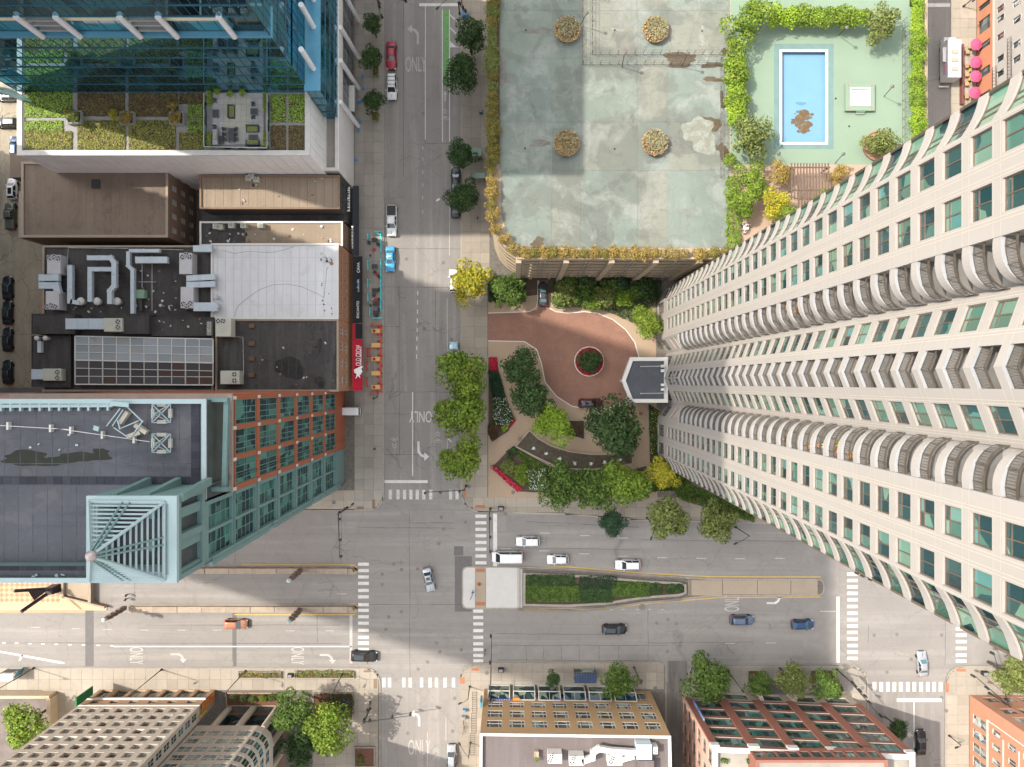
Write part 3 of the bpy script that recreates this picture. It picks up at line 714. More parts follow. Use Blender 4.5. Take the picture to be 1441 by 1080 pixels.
tower_face(B0,B1,[(9.6*S,23.8*S),(34.2*S,47.9*S)],[True,False])
k_=math.hypot(1,.37)
C0,C1=tv(217.4,-35),tv(208,-9.4)
tower_face(C0,C1,[((35-29.7)*k_*S,(35-17)*k_*S)],[True])
D0,D1=tv(208,9.4),tv(217.4,35)
tower_face(D0,D1,[((17-9.4)*k_*S,(29.7-9.4)*k_*S)],[True])
zb0=sills[6]-.6
for sg in(-1,1):
 pts=[tv(204,sg*54.5),tv(219,sg*54.5),tv(219,sg*35),tv(217.4,sg*35)]
 if sg>0:pts=pts[::-1]
 for a,b in zip(pts,pts[1:]):wall.quad((*a,zb0),(*b,zb0),(*b,TZ-.12),(*a,TZ-.12))
 a,b=(tv(204,sg*54.5),tv(217.4,sg*35))if sg<0 else(tv(217.4,sg*35),tv(204,sg*54.5))
 L_=(Vector(b)-Vector(a)).length
 hh=[(.5,L_-.5,9.5,11.6),(.5,L_-.5,12.9,15.2),(.5,L_-.5,2,6)]
 facade(wall,a,b,0,zb0,hh,.2)
 for h in hh[:2]:
  mb=MB();aa=Vector(a);d=(Vector(b)-aa).normalized();inn=Vector((-d.y,d.x))*.15
  p=aa+d*h[0]+inn;q=aa+d*h[1]+inn;mb.quad((*p,h[2]),(*q,h[2]),(*q,h[3]),(*p,h[3]));part('panel',mb,M('tower_panel',(.33,.25,.2),(.27,.21,.17),1.),tower)
 window(tower,a,b,*hh[2],.2,bronze,tgl2,(.33,.66),(.5,))
 wall.face([(*tv(204,sg*54.5),zb0),(*tv(219,sg*54.5),zb0),(*tv(219,sg*35),zb0),(*tv(217.4,sg*35),zb0)])
pts=[tv(208,-9.4),tv(219,-9.4),tv(219,9.4),tv(208,9.4)]
for a,b in zip(pts,pts[1:]):wall.quad((*a,zb0),(*b,zb0),(*b,TZ-.12),(*a,TZ-.12))
for a,b in((tv(208,-9.4),tv(204.5,0)),(tv(204.5,0),tv(208,9.4))):
 L_=(Vector(b)-Vector(a)).length
 hh=[(.08,L_-.08,z,z+1.9)for z in sills[3:6]]+[(.1,L_-.1,1,6)]
 wall_windows(tower,wall,a,b,0,zb0,hh,.12,bronze,tgl2)
wall.face([(*tv(208,-9.4),zb0),(*tv(204.5,0),zb0),(*tv(208,9.4),zb0),(*tv(219,9.4),zb0),(*tv(219,-9.4),zb0)])
def swoosh(sg):
 raw=[(204,104.9),(205.6,107.4),(207.3,110.1),(209.0,113.4),(210.6,117.6),(211.9,122.5)]
 p=[tv(u,sg*v)for u,v in raw]
 return p if sg>0 else p[::-1]
for sg in(-1,1):
 p=swoosh(sg)
 for z in sills[2:]:
  zt=z+2.0
  zlo,zhi=zt-FH,z
  for k in range(len(p)-1):
   a,b=Vector(p[k]),Vector(p[k+1]);wall.quad((*a,zlo),(*b,zlo),(*b,zhi),(*a,zhi))
  inn=[Vector(p[k])+Vector((.3,0))for k in range(len(p))]
  for k in range(len(p)-1):
   wall.quad((*p[k],zhi),(*p[k+1],zhi),(*inn[k+1],zhi),(*inn[k],zhi))
 wall.quad((*p[0],0),(*p[0],sills[2]-.9),(*p[-1],sills[2]-.9),(*p[-1],0))
 top=sills[-1]+2
 for k in range(len(p)-1):wall.quad((*p[k],top),(*p[k+1],top),(*p[k+1],TZ-.12),(*p[k],TZ-.12))
 fr=MB();offx=.2
 q=[Vector(a)+Vector((offx,0))for a in p];base=Vector(q[0]);q=[a-base for a in q]
 for k in range(len(q)-1):
  for z_ in(0,1.92):fr.bar((*q[k],z_+.04),(*q[k+1],z_+.04),.08,.08)
 for k in(0,2,3,5):fr.bar((*q[k],0),(*q[k],2),.1,.08)
 for k in(5,)if sg>0 else(0,):fr.bar((*q[k],0),(*q[k],2),.2,.3)
 frm=fr.mesh('window',bronze)
 pms=[]
 for k0,k1 in((0,2),(2,3),(3,5)):
  pm=MB()
  for k in range(k0,k1):pm.quad((*q[k],.06),(*q[k+1],.06),(*q[k+1],1.94),(*q[k],1.94))
  pms.append(pm.mesh('pane',tgl_side))
 for z in sills[2:]:
  o=inst('window',frm,tower,(base.x,base.y,z))
  for pm in pms:inst('pane',pm,o,(.02,0,0),local=True)
tipN,tipS=swoosh(-1)[0],swoosh(1)[-1]
for a,b in((tipS,tv(455,122)),(tv(455,122),tv(455,-122)),(tv(455,-122),tipN)):
 mb_h=[(s0,s1,z,z+2)for s0,s1 in even((Vector(b)-Vector(a)).length,9,2.0,1)for z in sills[1:]]
 facade(wall,a,b,0,TZ-.12,mb_h,.2)
 gm_=MB();a_,b_=Vector(a),Vector(b);d=(b_-a_).normalized();inn=Vector((-d.y,d.x))*.18
 gm_.quad((*(a_+inn),.5),(*(b_+inn),.5),(*(b_+inn),TZ-1),(*(a_+inn),TZ-1));part('glazing',gm_,tgl_side,tower)
part('wall',wall,cream,tower);part('wall_joint',jt,cream_l,tower)
outl=[tv(204,-104.9),tv(204,-54.5),tv(219,-54.5),tv(219,-35),tv(208,-9.4),tv(208,9.4),tv(219,35),tv(219,54.5),tv(204,54.5),tv(204,104.9)]+swoosh(1)[1:]+[tv(455,122),tv(455,-122)]+swoosh(-1)[:-1]
mb=MB();mb.prism(inset(outl,.05),TZ-.7,TZ-.12);part('roof',mb,M('grey_roof',(.2,.2,.2),(.15,.15,.15),.3),tower)
ND=10
cur=[(204.2,54.4),(203.9,50.5)]+[(203.9+12.1*(1-math.cos(R(90)*k/ND)),50.5-15.2*math.sin(R(90)*k/ND))for k in range(1,ND+1)]
cur[-1]=(217.0,35.2)
def slab_mb(path,back,zlo,zhi,ledge=None):
 mb=MB();poly=path+back
 mb.prism(poly,zlo,zhi,cap0=True);return mb
def path_rail(path,zb,h_=1.05,every=.2):
 0
 mb=MB();pts=[Vector(p)for p in path]
 for a,b in zip(pts,pts[1:]):
  mb.bar((*a,zb+h_),(*b,zb+h_),.09,.07);mb.bar((*a,zb+.08),(*b,zb+.08),.03,.03);mb.bar((*a,zb+h_-.12),(*b,zb+h_-.12),.03,.03)
 tot=0;acc=0
 for i_,(a,b)in enumerate(zip(pts,pts[1:])):
  L_=(b-a).length;s_=acc
  while s_<L_:
   p=a+(b-a)*(s_/L_);mb.bar((p.x,p.y,zb+.08),(p.x,p.y,zb+h_-.1),.022,.022);s_+=every
  acc=s_-L_
  if i_%3==1:mb.bar((*a,zb),(*a,zb+h_),.05,.05)
 return mb
vpath=[(208,-9.4),(204.3,0),(208,9.4)]
bal_defs=[]
for sg,pth in((-1,[(u,-v)for u,v in cur]),(1,[(u,v)for u,v in cur]),(0,vpath)):
 out_=[tv(*q)for q in pth]
 base=Vector(out_[0])
 if sg:back=[tv(218.9,sg*35.2),tv(218.9,sg*54.3)]
 else:back=[tv(218.9,9.3),tv(218.9,-9.3)]
 loc=lambda pp:[(x-base.x,y-base.y)for x,y in pp]
 def shift(pp,d_):return[(x+d_,y)for x,y in pp]
 o_,b_=loc(out_),loc(back)
 if sg==1:order=lambda a,b:a+b
 fas=MB();poly=o_+b_
 if area(poly)<0:poly=poly[::-1]
 fas.prism(poly,-.72,0,cap0=True)
 led=MB()
 d1=.24
 if sg:ino=[(x+d1*(1 if i>0 else 1),y+(0.16*sg if i>3 else 0))for i,(x,y)in enumerate(o_)]
 else:ino=shift(o_,d1)
 for k in range(len(o_)-1):led.quad((*o_[k],.006),(*o_[k+1],.006),(*ino[k+1],.006),(*ino[k],.006))
 rl=path_rail(ino,0)
 inn_poly=ino+b_
 if area(inn_poly)<0:inn_poly=inn_poly[::-1]
 dk=MB();dk.face([(x,y,.004)for x,y in inn_poly])
 bal_defs.append((base,fas.mesh('balcony',cream),led.mesh('ledge',ledge_m),rl.mesh('railing',bronze_l),dk.mesh('deck',M('balcony_floor',(.34,.32,.3),(.28,.26,.24),1.,rnd=.15)),sg))
wall_in=M('balcony_back',(.42,.38,.34),(.36,.33,.3),1.)
for k,z in enumerate(sills):
 if k<6:continue
 for base,fm_,lm,rm_,dm,sg in bal_defs:
  zf=z-.12
  o=inst('balcony',fm_,tower,(base.x,base.y,zf))
  inst('ledge',lm,o,(0,0,0),local=True);inst('railing',rm_,o,(0,0,0),local=True);inst('deck',dm,o,(0,0,0),local=True)
for z in sills[6:]:
 a,b=tv(218.9,-9.3),tv(218.9,9.3);window(tower,a,b,.1,(Vector(b)-Vector(a)).length-.1,z-.1,z+1.95,.0,bronze,tgl,(.33,.66),(),.08)
 for sg in(-1,1):
  a,b=(tv(218.9,-53),tv(218.9,-44))if sg<0 else(tv(218.9,44),tv(218.9,53));window(tower,a,b,.05,1.2,z-.1,z+1.95,.0,bronze,tgl,(.5,),(),.08)
pot_m=M('terracotta',(.42,.17,.08),(.35,.14,.07),3.);wood_m=M('teak',(.42,.25,.12),(.33,.19,.09),4.,rnd=.2)
leaf_bal=M('balcony_leaves',(.10,.20,.04),(.16,.26,.06),3.,isl=.4,trans=.2)
bloom={n:M('bloom_'+n,c,isl=.3,trans=.2,c2=tuple(x*.8 for x in c),sc=3.)for n,c in(('pink',(.75,.12,.22)),('white',(.8,.8,.75)),('red',(.55,.03,.03)),('yellow',(.75,.5,.06)))}
def flower_pot(x,y,z,r,hue,label):
 t=thing('potted_plant',label,'plant',(x,y,z))
 mb=MB();mb.lathe(x,y,[(r*.5,z),(r*.7,z+r),(r*.75,z+r),(r*.75,z+r*1.1)],10);part('pot',mb,pot_m,t)
 p,q=crown_pts(int(x*10)%97,160,6);o=inst('foliage',leaf_mesh('foliage',leaf_arrays(p*r*1.3+[0,0,r*1.8],q,.07,3),leaf_bal),t,(x,y,z))
 p,q=crown_pts(int(x*10)%89,60,6);inst('blossom',leaf_mesh('blossom',leaf_arrays(p*r*1.45+[0,0,r*1.9],q,.06,4),bloom[hue]),t,(x,y,z))
for n_,(k,sg,v_,hue,lab)in enumerate([(19,-1,50,'pink','pink flowers in a pot on an upper left curved balcony'),(12,-1,51,'red','small red flowering pot low on the left curved balconies'),(25,1,49,'white','white flowering pot on a high curved balcony of the lower stack'),(26,1,50,'pink','large pink geraniums filling a curved balcony corner'),(22,1,50,'red','red flowers against the railing of a lower curved balcony'),(26,1,46,'yellow','yellow green plant beside the geraniums on a curved balcony')]):
 x,y=tv(208+(n_%2)*2,sg*v_);flower_pot(x,y,sills[k]-.1,.34,hue,lab)
def chair_small(x,y,z,label,rz,m_=wood_m,cat='chair',name='deck_chair'):
 t=thing(name,label,cat,(x,y,z),rotz=rz)
 WO[t.name]=Vector((0,0,0))
 mb=MB();mb.box(-.28,-.28,.38,.28,.28,.44);part('seat',mb,m_,t)
 mb=MB();mb.box(-.28,.22,.44,.28,.28,.85);part('backrest',mb,m_,t)
 for sx in(-1,1):
  for sy in(-1,1):mb=MB();mb.box(sx*.25-.025,sy*.25-.025,0,sx*.25+.025,sy*.25+.025,.38);part('leg',mb,m_,t)
 return t
for k,sg,v_,lab in((23,-1,47,'wooden chair on a curved balcony high in the left stack'),(27,1,51,'tan wooden chair in the corner of a high curved balcony'),(24,1,51,'brown chair on a curved balcony beside the white flowers'),(22,-1,50,'brown chair on a balcony below the wooden one')):
 x,y=tv(209,sg*v_);chair_small(x,y,sills[k]-.1,lab,R(90))
can_w=M('canopy_white',(.62,.6,.57),(.55,.53,.5),1.,rough=.6);can_r=layered('canopy_roof',(.045,.05,.06),[('noise',.5,.4,.7,(.07,.075,.085),.7),('noise',12,.5,.8,(.2,.2,.2),.4)],rough=.6)
t=thing('entrance_canopy','black roofed angular entrance canopy with white rim at the tower door','canopy',(*P(905,535,0),0))
cp=[P(x,y,6.5)for x,y in((944,566),(940,504),(886,503),(875,535),(886,567))]
cp=cp if area(cp)>0 else cp[::-1]
cp=[P(940,567,6.5),P(940,503,6.5),P(887,503,6.5),P(875,536,6.5),P(887,567,6.5)]
mb=MB();mb.ringpoly(cp,inset(cp,5*S),5.3,6.5);part('rim',mb,can_w,t);mb=MB();mb.prism(inset(cp,4.9*S),5.6,6.15);part('roof',mb,can_r,t)
for x,y in((892,508),(892,562),(880,536),(925,508),(925,562)):mb=MB();mb.cyl(*P(x,y,5.5),0.1,5.3,.3);part('column',mb,can_w,t)
for y0,dy in((516,-5),(554,7)):
 f=thing('flagpole','white flagpole leaning out above the canopy, %s one'%('upper' if y0<540 else 'lower'),'flagpole',(*tv(204,y0-533),9.5),group=None)
 mb=MB();p0=(*tv(204,(y0-533)*.93),10.0);p1=(*P(902,y0-dy*.0,12),12.);mb.tube([p0,p1],.06,6,.04);part('pole',mb,can_w,f)
 mb=MB();mb.lathe(*p1[:2],[(.02,p1[2]-.1),(.1,p1[2]),(.02,p1[2]+.1)],8);part('finial',mb,can_w,f)
for i,v_ in enumerate((-16,-10,9,15)):
 f=thing('floodlight',['white floodlight beside the upper flagpole','white floodlight just under the upper flagpole','white floodlight above the lower flagpole','white floodlight nearest the lower flagpole'][i],'light',(*tv(202,v_),7.2))
 mb=MB();x,y=tv(200.8,v_);mb.rbox(x,y,7.1,7.7,.6,.5,0,.05);part('housing',mb,can_w,f);mb=MB();mb.bar((x,y,7.2),(x+.6,y,7.0),.08,.08);part('bracket',mb,bronze,f)
 # parking podium with pool deck
ZD=22.0
tan_w=layered('podium_concrete',(.34,.27,.19),[('noise',.3,.4,.7,(.27,.21,.15),.7),('noise',(2,2,.2),.5,.8,(.2,.16,.12),.4)],rnd=.05)
dark_in=M('garage_dark',(.03,.028,.026),(.05,.045,.04),1.)
deckbase=M('deck_base',(.23,.28,.24),(.18,.2,.18),.6)
pod=thing('parking_podium','tan parking garage podium under the green sports deck','building',(*P(860,180,0),0))
def dp(x,y):return P(x,y,ZD)
SWc=[dp(689,-400),dp(689,296),dp(692,318),dp(700,337),dp(712,351),dp(727,361)]
foot=SWc+[dp(727,366),dp(1302,366),dp(1302,-400)]
mb=MB();mb.prism(inset(foot,.9),0,ZD-1.2);part('garage_core',mb,dark_in,pod)
for k in range(7):
 z=2.6+k*3.15
 mb=MB();mb.ringpoly(foot,inset(foot,.35),z-.55,z+.45);mb.ringpoly(inset(foot,.06),inset(foot,.2),z+.7,z+.78);part('parapet',mb,tan_w,pod)
 mb=MB();mb.ringpoly(foot,inset(foot,.12),z+1.0,z+1.16);part('rail',mb,tan_w,pod)
for x in(730,797,861,923,985,1047,1109):
 mb=MB();a=dp(x,366);mb.rbox(a[0],a[1]-.1,0,ZD+.25,.95,1.0,0,.06);part('pier',mb,tan_w,pod)
for x in(752,782,816,846,880,908,942,970,1004,1030):
 mb=MB();a=dp(x,366);mb.rbox(a[0],a[1]+.25,0,7.5,.5,.6);part('pier',mb,tan_w,pod)
for x in(764,828,891,955):
 mb=MB();a=dp(x,366)
 for dx in(-.35,.35):mb.tube([(a[0]+dx,a[1]-.35,4),(a[0]+dx,a[1]-.35,ZD)],.07,5)
 part('downpipe',mb,M('steel',(.35,.34,.32),(.28,.27,.25),2.,rough=.4,metal=.5),pod)
for pl in(SWc+[dp(727,365.7),dp(1098,365.7),dp(1098,-400)],[dp(1164,365.7),dp(1301.7,365.7),dp(1301.7,-400),dp(1164,-400)],[dp(1098,71),dp(1164,71),dp(1164,-400),dp(1098,-400)],[dp(1098,365.7),dp(1164,365.7),dp(1164,203),dp(1098,203)]):
 mb=MB();mb.prism(pl if area(pl)>0 else pl[::-1],ZD-.25,ZD-.045,cap0=True);part('roof_slab',mb,tan_w,pod)
mb=MB();mb.ringpoly(foot,inset(foot,.35),ZD-.04,ZD+.5);part('parapet',mb,tan_w,pod)
def deckmat(name,c,c2):
 return layered(name,c,[('noise',.1,.42,.62,c2,.8),('noise',.07,.53,.57,(.155,.17,.15),.6),('noise',.13,.57,.6,(.13,.135,.12),.5),('noise',(.25,.9,1),.56,.66,(.2,.2,.17),.5),('noise',.17,.52,.64,(.40,.415,.38),.6),('noise',.9,.5,.6,(.24,.26,.22),.3),('noise',(.5,.12,1),.52,.7,(.2,.215,.19),.45),('noise',.3,.56,.64,(.15,.15,.13),.4),('crack',.3,.03,.0,(.2,.215,.19),.5),('noise',6,.45,.7,(.36,.37,.33),.25)],bump=.1,rnd=.05)
dA=deckmat('deck_bluegreen',(.25,.298,.26),(.19,.235,.205));dB=deckmat('deck_tan',(.315,.318,.262),(.265,.275,.228));dC=deckmat('deck_green',(.272,.315,.262),(.222,.265,.225))
xs_=[703,776,817,897,940,1027];ys_=[-60,15,82,172,240,349]
pal=[[dC,dC,dB,dB,dC],[dC,dA,dB,dA,dB],[dA,dC,dC,dB,dA],[dC,dA,dB,dA,dB],[dA,dB,dA,dB,dA]]
for j in range(5):
 for i in range(5):
  a=dp(xs_[i]+.1,ys_[j+1]-.1);b=dp(xs_[i+1]-.1,ys_[j]+.1)
  pl=[a,(b[0],a[1]),b,(a[0],b[1])]
  if i==0 and j==4:pl=[dp(705,ys_[4]),dp(705,300),dp(712,325),dp(728,345),dp(745,349),dp(775.9,349),dp(775.9,ys_[4])]
  mb=MB();mb.prism(pl if area(pl)>0 else pl[::-1],ZD-.04,ZD);part('deck_panel',mb,pal[j][i],pod)
mb=MB();mb.prism([dp(690,230),dp(690,-400),dp(703,-400),dp(703,230)][::-1]if area([dp(690,230),dp(690,-400),dp(703,-400),dp(703,230)])<0 else[dp(690,230),dp(690,-400),dp(703,-400),dp(703,230)],ZD-.04,ZD+.3)
part('planting_bed',mb,M('soil',(.06,.04,.03)),pod)
poolg=layered('pool_deck_green',(.30,.40,.29),[('noise',.15,.4,.7,(.27,.36,.27),.7),('noise',.6,.6,.75,(.36,.43,.33),.4),('noise',.25,.64,.72,(.22,.2,.12),.5),('noise',8,.45,.7,(.35,.45,.34),.25)],bump=.08)
def slabat(name,x0,y0,x1,y1,z0,z1,mat,parent,z=ZD):
 mb=MB();r_=rect(x0,y0,x1,y1,z);mb.prism(r_,z0,z1);return part(name,mb,mat,parent)
POOL=(1098,71,1164,203)
for(x0,y0,x1,y1)in((1028,-60,1298,10),(1028,10,1098,203),(1164,10,1280,203),(1098,10,1164,71),(1028,203,1280,232),(1280,-60,1300,300)):
 slabat('pool_deck',x0,y0,x1,y1,ZD-.04,ZD+.001,poolg,pod)
blu_b=M('pool_surround',(.20,.31,.29),(.17,.27,.25),.5)
for(x0,y0,x1,y1)in((1089,62,1173,70),(1089,204,1173,210),(1089,70,1097,204),(1165,70,1173,204)):slabat('pool_band',x0,y0,x1,y1,ZD,ZD+.012,blu_b,pod)
pool=thing('swimming_pool','nearly drained bright blue rooftop swimming pool with brown residue','pool',(*dp(1131,137),ZD-1.5))
pr=rect(*POOL,ZD);a,b=pr[0],pr[2]
mb=MB();mb.box(a[0],a[1],ZD-.75,b[0],b[1],ZD-.7)
def inwall(x0,y0,x1,y1):mb.box(x0,y0,ZD-.75,x1,y1,ZD-.02)
pblue=layered('pool_blue',(.19,.37,.55),[('noise',.3,.4,.7,(.22,.41,.58),.6),('noise',4,.5,.7,(.17,.34,.52),.3)],rough=.3,bump=.03)
inwall(a[0],a[1],a[0]+.12,b[1]);inwall(b[0]-.12,a[1],b[0],b[1]);inwall(a[0]+.12,a[1],b[0]-.12,a[1]+.12);inwall(a[0]+.12,b[1]-.12,b[0]-.12,b[1]);part('basin',mb,pblue,pool)
mb=MB();pin=[(a[0],a[1]),(b[0],a[1]),(b[0],b[1]),(a[0],b[1])];mb.ringpoly(inset(pin,-.12),inset(pin,.28),ZD-.1,ZD+.06);part('coping',mb,M('white_coping',(.72,.7,.66),(.64,.62,.58),1.),pool)
mb=MB()
rs_=random.Random(5)
def blob(cx,cy,rx,ry,z,n=26,jag=.25):
 pts=[]
 ph=[rs_.uniform(0,6.28)for _ in range(4)]
 for k in range(n):
  a_=2*math.pi*k/n;q=1+jag*(.5*math.sin(2*a_+ph[0])+.35*math.sin(3*a_+ph[1])+.25*math.sin(7*a_+ph[2]))
  pts.append((cx+rx*q*math.cos(a_),cy+ry*q*math.sin(a_),z))
 return pts
sludge=layered('pool_residue',(.10,.068,.038),[('noise',1.6,.5,.66,(.2,.24,.22),.5),('noise',5,.45,.7,(.09,.05,.02),.6)],bump=.1)
mb=MB();rq=random.Random(4)
for i in range(150):
 cx_,cy_,sx_,sy_=((1129,163,9,6),(1131,182,6,4),(1127,174,9,3))[i%3];x,y=P(rq.gauss(cx_,sx_*.55),rq.gauss(cy_,sy_*.6),ZD-.7);r_=rq.uniform(.08,.42);mb.face(blob(x,y,r_*1.5,r_*.8,ZD-.694+i*.0002,10))
part('residue',mb,sludge,pool,kind='stuff')
x,y=P(1127,146,ZD-.7);mb=MB();mb.face(blob(x,y,.8,.3,ZD-.69));part('residue',mb,M('reflection_blue',(.08,.17,.24)),pool)  # flat blue patch paints a reflection onto the pool floor
tub=thing('hot_tub','empty white square hot tub in a raised green surround','hot tub',(*dp(1210,137),ZD))
wh=M('tub_white',(.76,.73,.68),(.68,.65,.6),2.)
r_=rect(1190,117,1231,156,ZD+.6);q=inset(r_,.75);mb=MB();mb.ringpoly(r_,q,ZD,ZD+.6);part('surround',mb,poolg,tub)
mb=MB();mb.ringpoly(q,inset(q,.2),ZD,ZD+.66);mb.ringpoly(inset(q,.2),inset(q,.6),ZD,ZD+.35);mb.prism(inset(q,.6),ZD,ZD+.12);part('basin',mb,wh,tub)
for k in range(2):mb=MB();a=dp(1204,157+k*2.5+2.5);b=dp(1216,157+k*2.5);mb.box(a[0],a[1],ZD,b[0],b[1],ZD+.4-.18*k);part('step',mb,poolg,tub)
for i,(x,y)in enumerate(((1194,120),(1227,120),(1194,152),(1227,152))):mb=MB();mb.cyl(*P(x,y,ZD+.6),ZD+.6,ZD+.66,.12);part('knob',mb,bloom['pink'],tub)
stain=layered('wet_stain',(.062,.044,.024),[('noise',.8,.45,.7,(.11,.08,.045),.6),('noise',8,.5,.7,(.045,.03,.018),.4)],rough=.35,bump=.05,spec=.5)
greyst=layered('damp_patch',(.16,.15,.13),[('noise',.7,.4,.65,(.24,.24,.2),.7)],rough=.6)
for i,(px,py,rx,ry,mt)in enumerate([(957,84,3.0,1.1,stain),(883,65,1.6,1.1,greyst),(1005,92,2.0,.5,stain),(1003,112,1.5,.45,stain),(1000,174,1.9,1.1,stain),(994,178,.8,.9,stain),(1005,209,2.2,.45,stain),(1018,215,.7,1.6,stain),(1017,142,.5,1.4,stain),(1022,74,.7,.7,stain),(757,342,1.2,.8,stain),(707,104,.9,2.0,greyst),(757,44,2.2,.5,greyst),(760,202,2.0,.5,greyst),(985,190,3.0,2.6,layered('dry_patch',(.24,.235,.19),[('noise',.6,.42,.56,(.30,.33,.29),.9),('noise',2.5,.5,.65,(.17,.16,.13),.5)])),(990,62,.8,2.6,MATS['dry_patch']),(877,42,1.6,.35,MATS['dry_patch'])]):
 x,y=dp(px,py);mb=MB();mb.face(blob(x,y,rx,ry,ZD+.004+i*.001,30,.45));part('stain',mb,mt,pod)
for i,(px,py)in enumerate(((740,43),(865,43),(865,210),(739,209),(988,44),(834,30),(1176,139),(1195,178),(1192,133))):
 mb=MB();mb.cyl(*dp(px,py),ZD,ZD+.03,.16,n=12);part('drain',mb,M('drain_black',(.02,.02,.02)),pod)
slabat('terrace',1043,232,1300,365,ZD-.04,ZD+.004,layered('terrace_paving',(.40,.28,.2),[('noise',.5,.4,.7,(.33,.23,.17),.7),('noise',7,.4,.7,(.45,.33,.25),.4)]),pod)
# fences, planters and pots on the deck
blk=M('black_metal',(.025,.024,.023),(.04,.038,.035),3.,rough=.5)
grn_iron=M('dark_rail',(.09,.085,.075),(.12,.11,.1),2.,rough=.6)
def deck_fence(pts,label,h_=1.6,z=ZD,step=1.4):
 w_=[P(x,y,z)for x,y in pts]
 t=thing('wire_fence',label,'fence',(*w_[0],z))
 mb=MB()
 for a,b in zip(w_,w_[1:]):
  for zz in(.05,h_*.5,h_):mb.bar((*a,z+zz),(*b,z+zz),.04,.04)
 part('rail',mb,grn_iron,t)
 for a,b in zip(w_,w_[1:]):
  n_=max(1,int((Vector(b)-Vector(a)).length/step))
  for k in range(n_+1):
   x=a[0]+(b[0]-a[0])*k/n_;y=a[1]+(b[1]-a[1])*k/n_
   mb=MB();mb.bar((x,y,z),(x,y,z+h_),.06,.06);part('post',mb,grn_iron,t)
deck_fence([(833,-20),(833,77),(1024,77)],'inner wire fence turning a right angle across the sports deck')
deck_fence([(820,-20),(820,91),(1018,91)],'outer wire fence parallel to the inner one on the sports deck')
deck_fence([(1014,86),(1014,250)],'short wire fence running beside the bright hedge and brown stains')
deck_fence([(1270,30),(1270,205)],'pool deck fence in front of the far right hedge',1.4)
pot=layered('round_pot',(.42,.24,.15),[('noise',1,.4,.7,(.34,.2,.13),.7)])
straw=M('dry_grass',(.34,.24,.11),(.22,.17,.09),1.2,isl=.45,trans=.15);straw_g=M('grey_herb',(.20,.20,.13),(.28,.25,.13),1.5,isl=.4,trans=.15)
def straw_pot(px,py,label,mix):
 x,y=dp(px,py);t=thing('round_planter',label,'planter',(x,y,ZD))
 R_=2.1
 mb=MB();mb.lathe(x,y,[(R_*.9,ZD),(R_,ZD+.8),(R_+.05,ZD+.85),(R_-.12,ZD+.85),(R_-.15,ZD+.6)],28);part('pot',mb,pot,t)
 rs=np.random.RandomState(int(px));n=1100
 a=rs.rand(n)*6.28;r=np.sqrt(rs.rand(n))*R_*(1.0+.05*rs.rand(n));p=np.stack([r*np.cos(a),r*np.sin(a),.75+rs.rand(n)*.35],1)
 q=np.stack([rs.normal(0,.5,n),rs.normal(0,.5,n),np.ones(n)],1)
 inst('grass',leaf_mesh('grass',leaf_arrays(p,q,.16,3),straw),t,(x,y,ZD))
 n=mix;a=rs.rand(n)*6.28;r=np.sqrt(rs.rand(n))*R_*.8;p=np.stack([r*np.cos(a)+.2,r*np.sin(a)+.3,1.+rs.rand(n)*.25],1);q=np.stack([rs.normal(0,.5,n),rs.normal(0,.5,n),np.ones(n)],1)
 inst('herb',leaf_mesh('herb',leaf_arrays(p,q,.14,4),straw_g),t,(x,y,ZD))
straw_pot(798,45,'round planter of dry grass at the upper left of the sports deck',400);straw_pot(921,45,'round planter of dry grass at the upper right of the sports deck',500)
straw_pot(797,204,'round planter of brownish grass at the lower left of the sports deck',150);straw_pot(920,203,'round planter of grey herbs at the lower right of the sports deck',650)
perg=thing('pergola','dark slatted pergola between yellow shrubs beside the tower','pergola',(*dp(1140,257),ZD))
pgm=M('pergola_wood',(.09,.06,.045),(.13,.09,.07),2.)
for k in range(13):
 x=1114+k*4.3;mb=MB();mb.bar((*P(x,230,ZD+3),ZD+3),(*P(x,281,ZD+3),ZD+3),.16,.2);part('slat',mb,pgm,perg)
for y in(236,268):mb=MB();mb.bar((*P(1112,y,ZD+2.8),ZD+2.8),(*P(1168,y,ZD+2.8),ZD+2.8),.2,.2);part('beam',mb,pgm,perg)
for x,y in((1114,236),(1166,236),(1114,268),(1166,268)):mb=MB();a=P(x,y,ZD+2.8);mb.box(a[0]-.1,a[1]-.1,ZD,a[0]+.1,a[1]+.1,ZD+2.7);part('post',mb,pgm,perg)
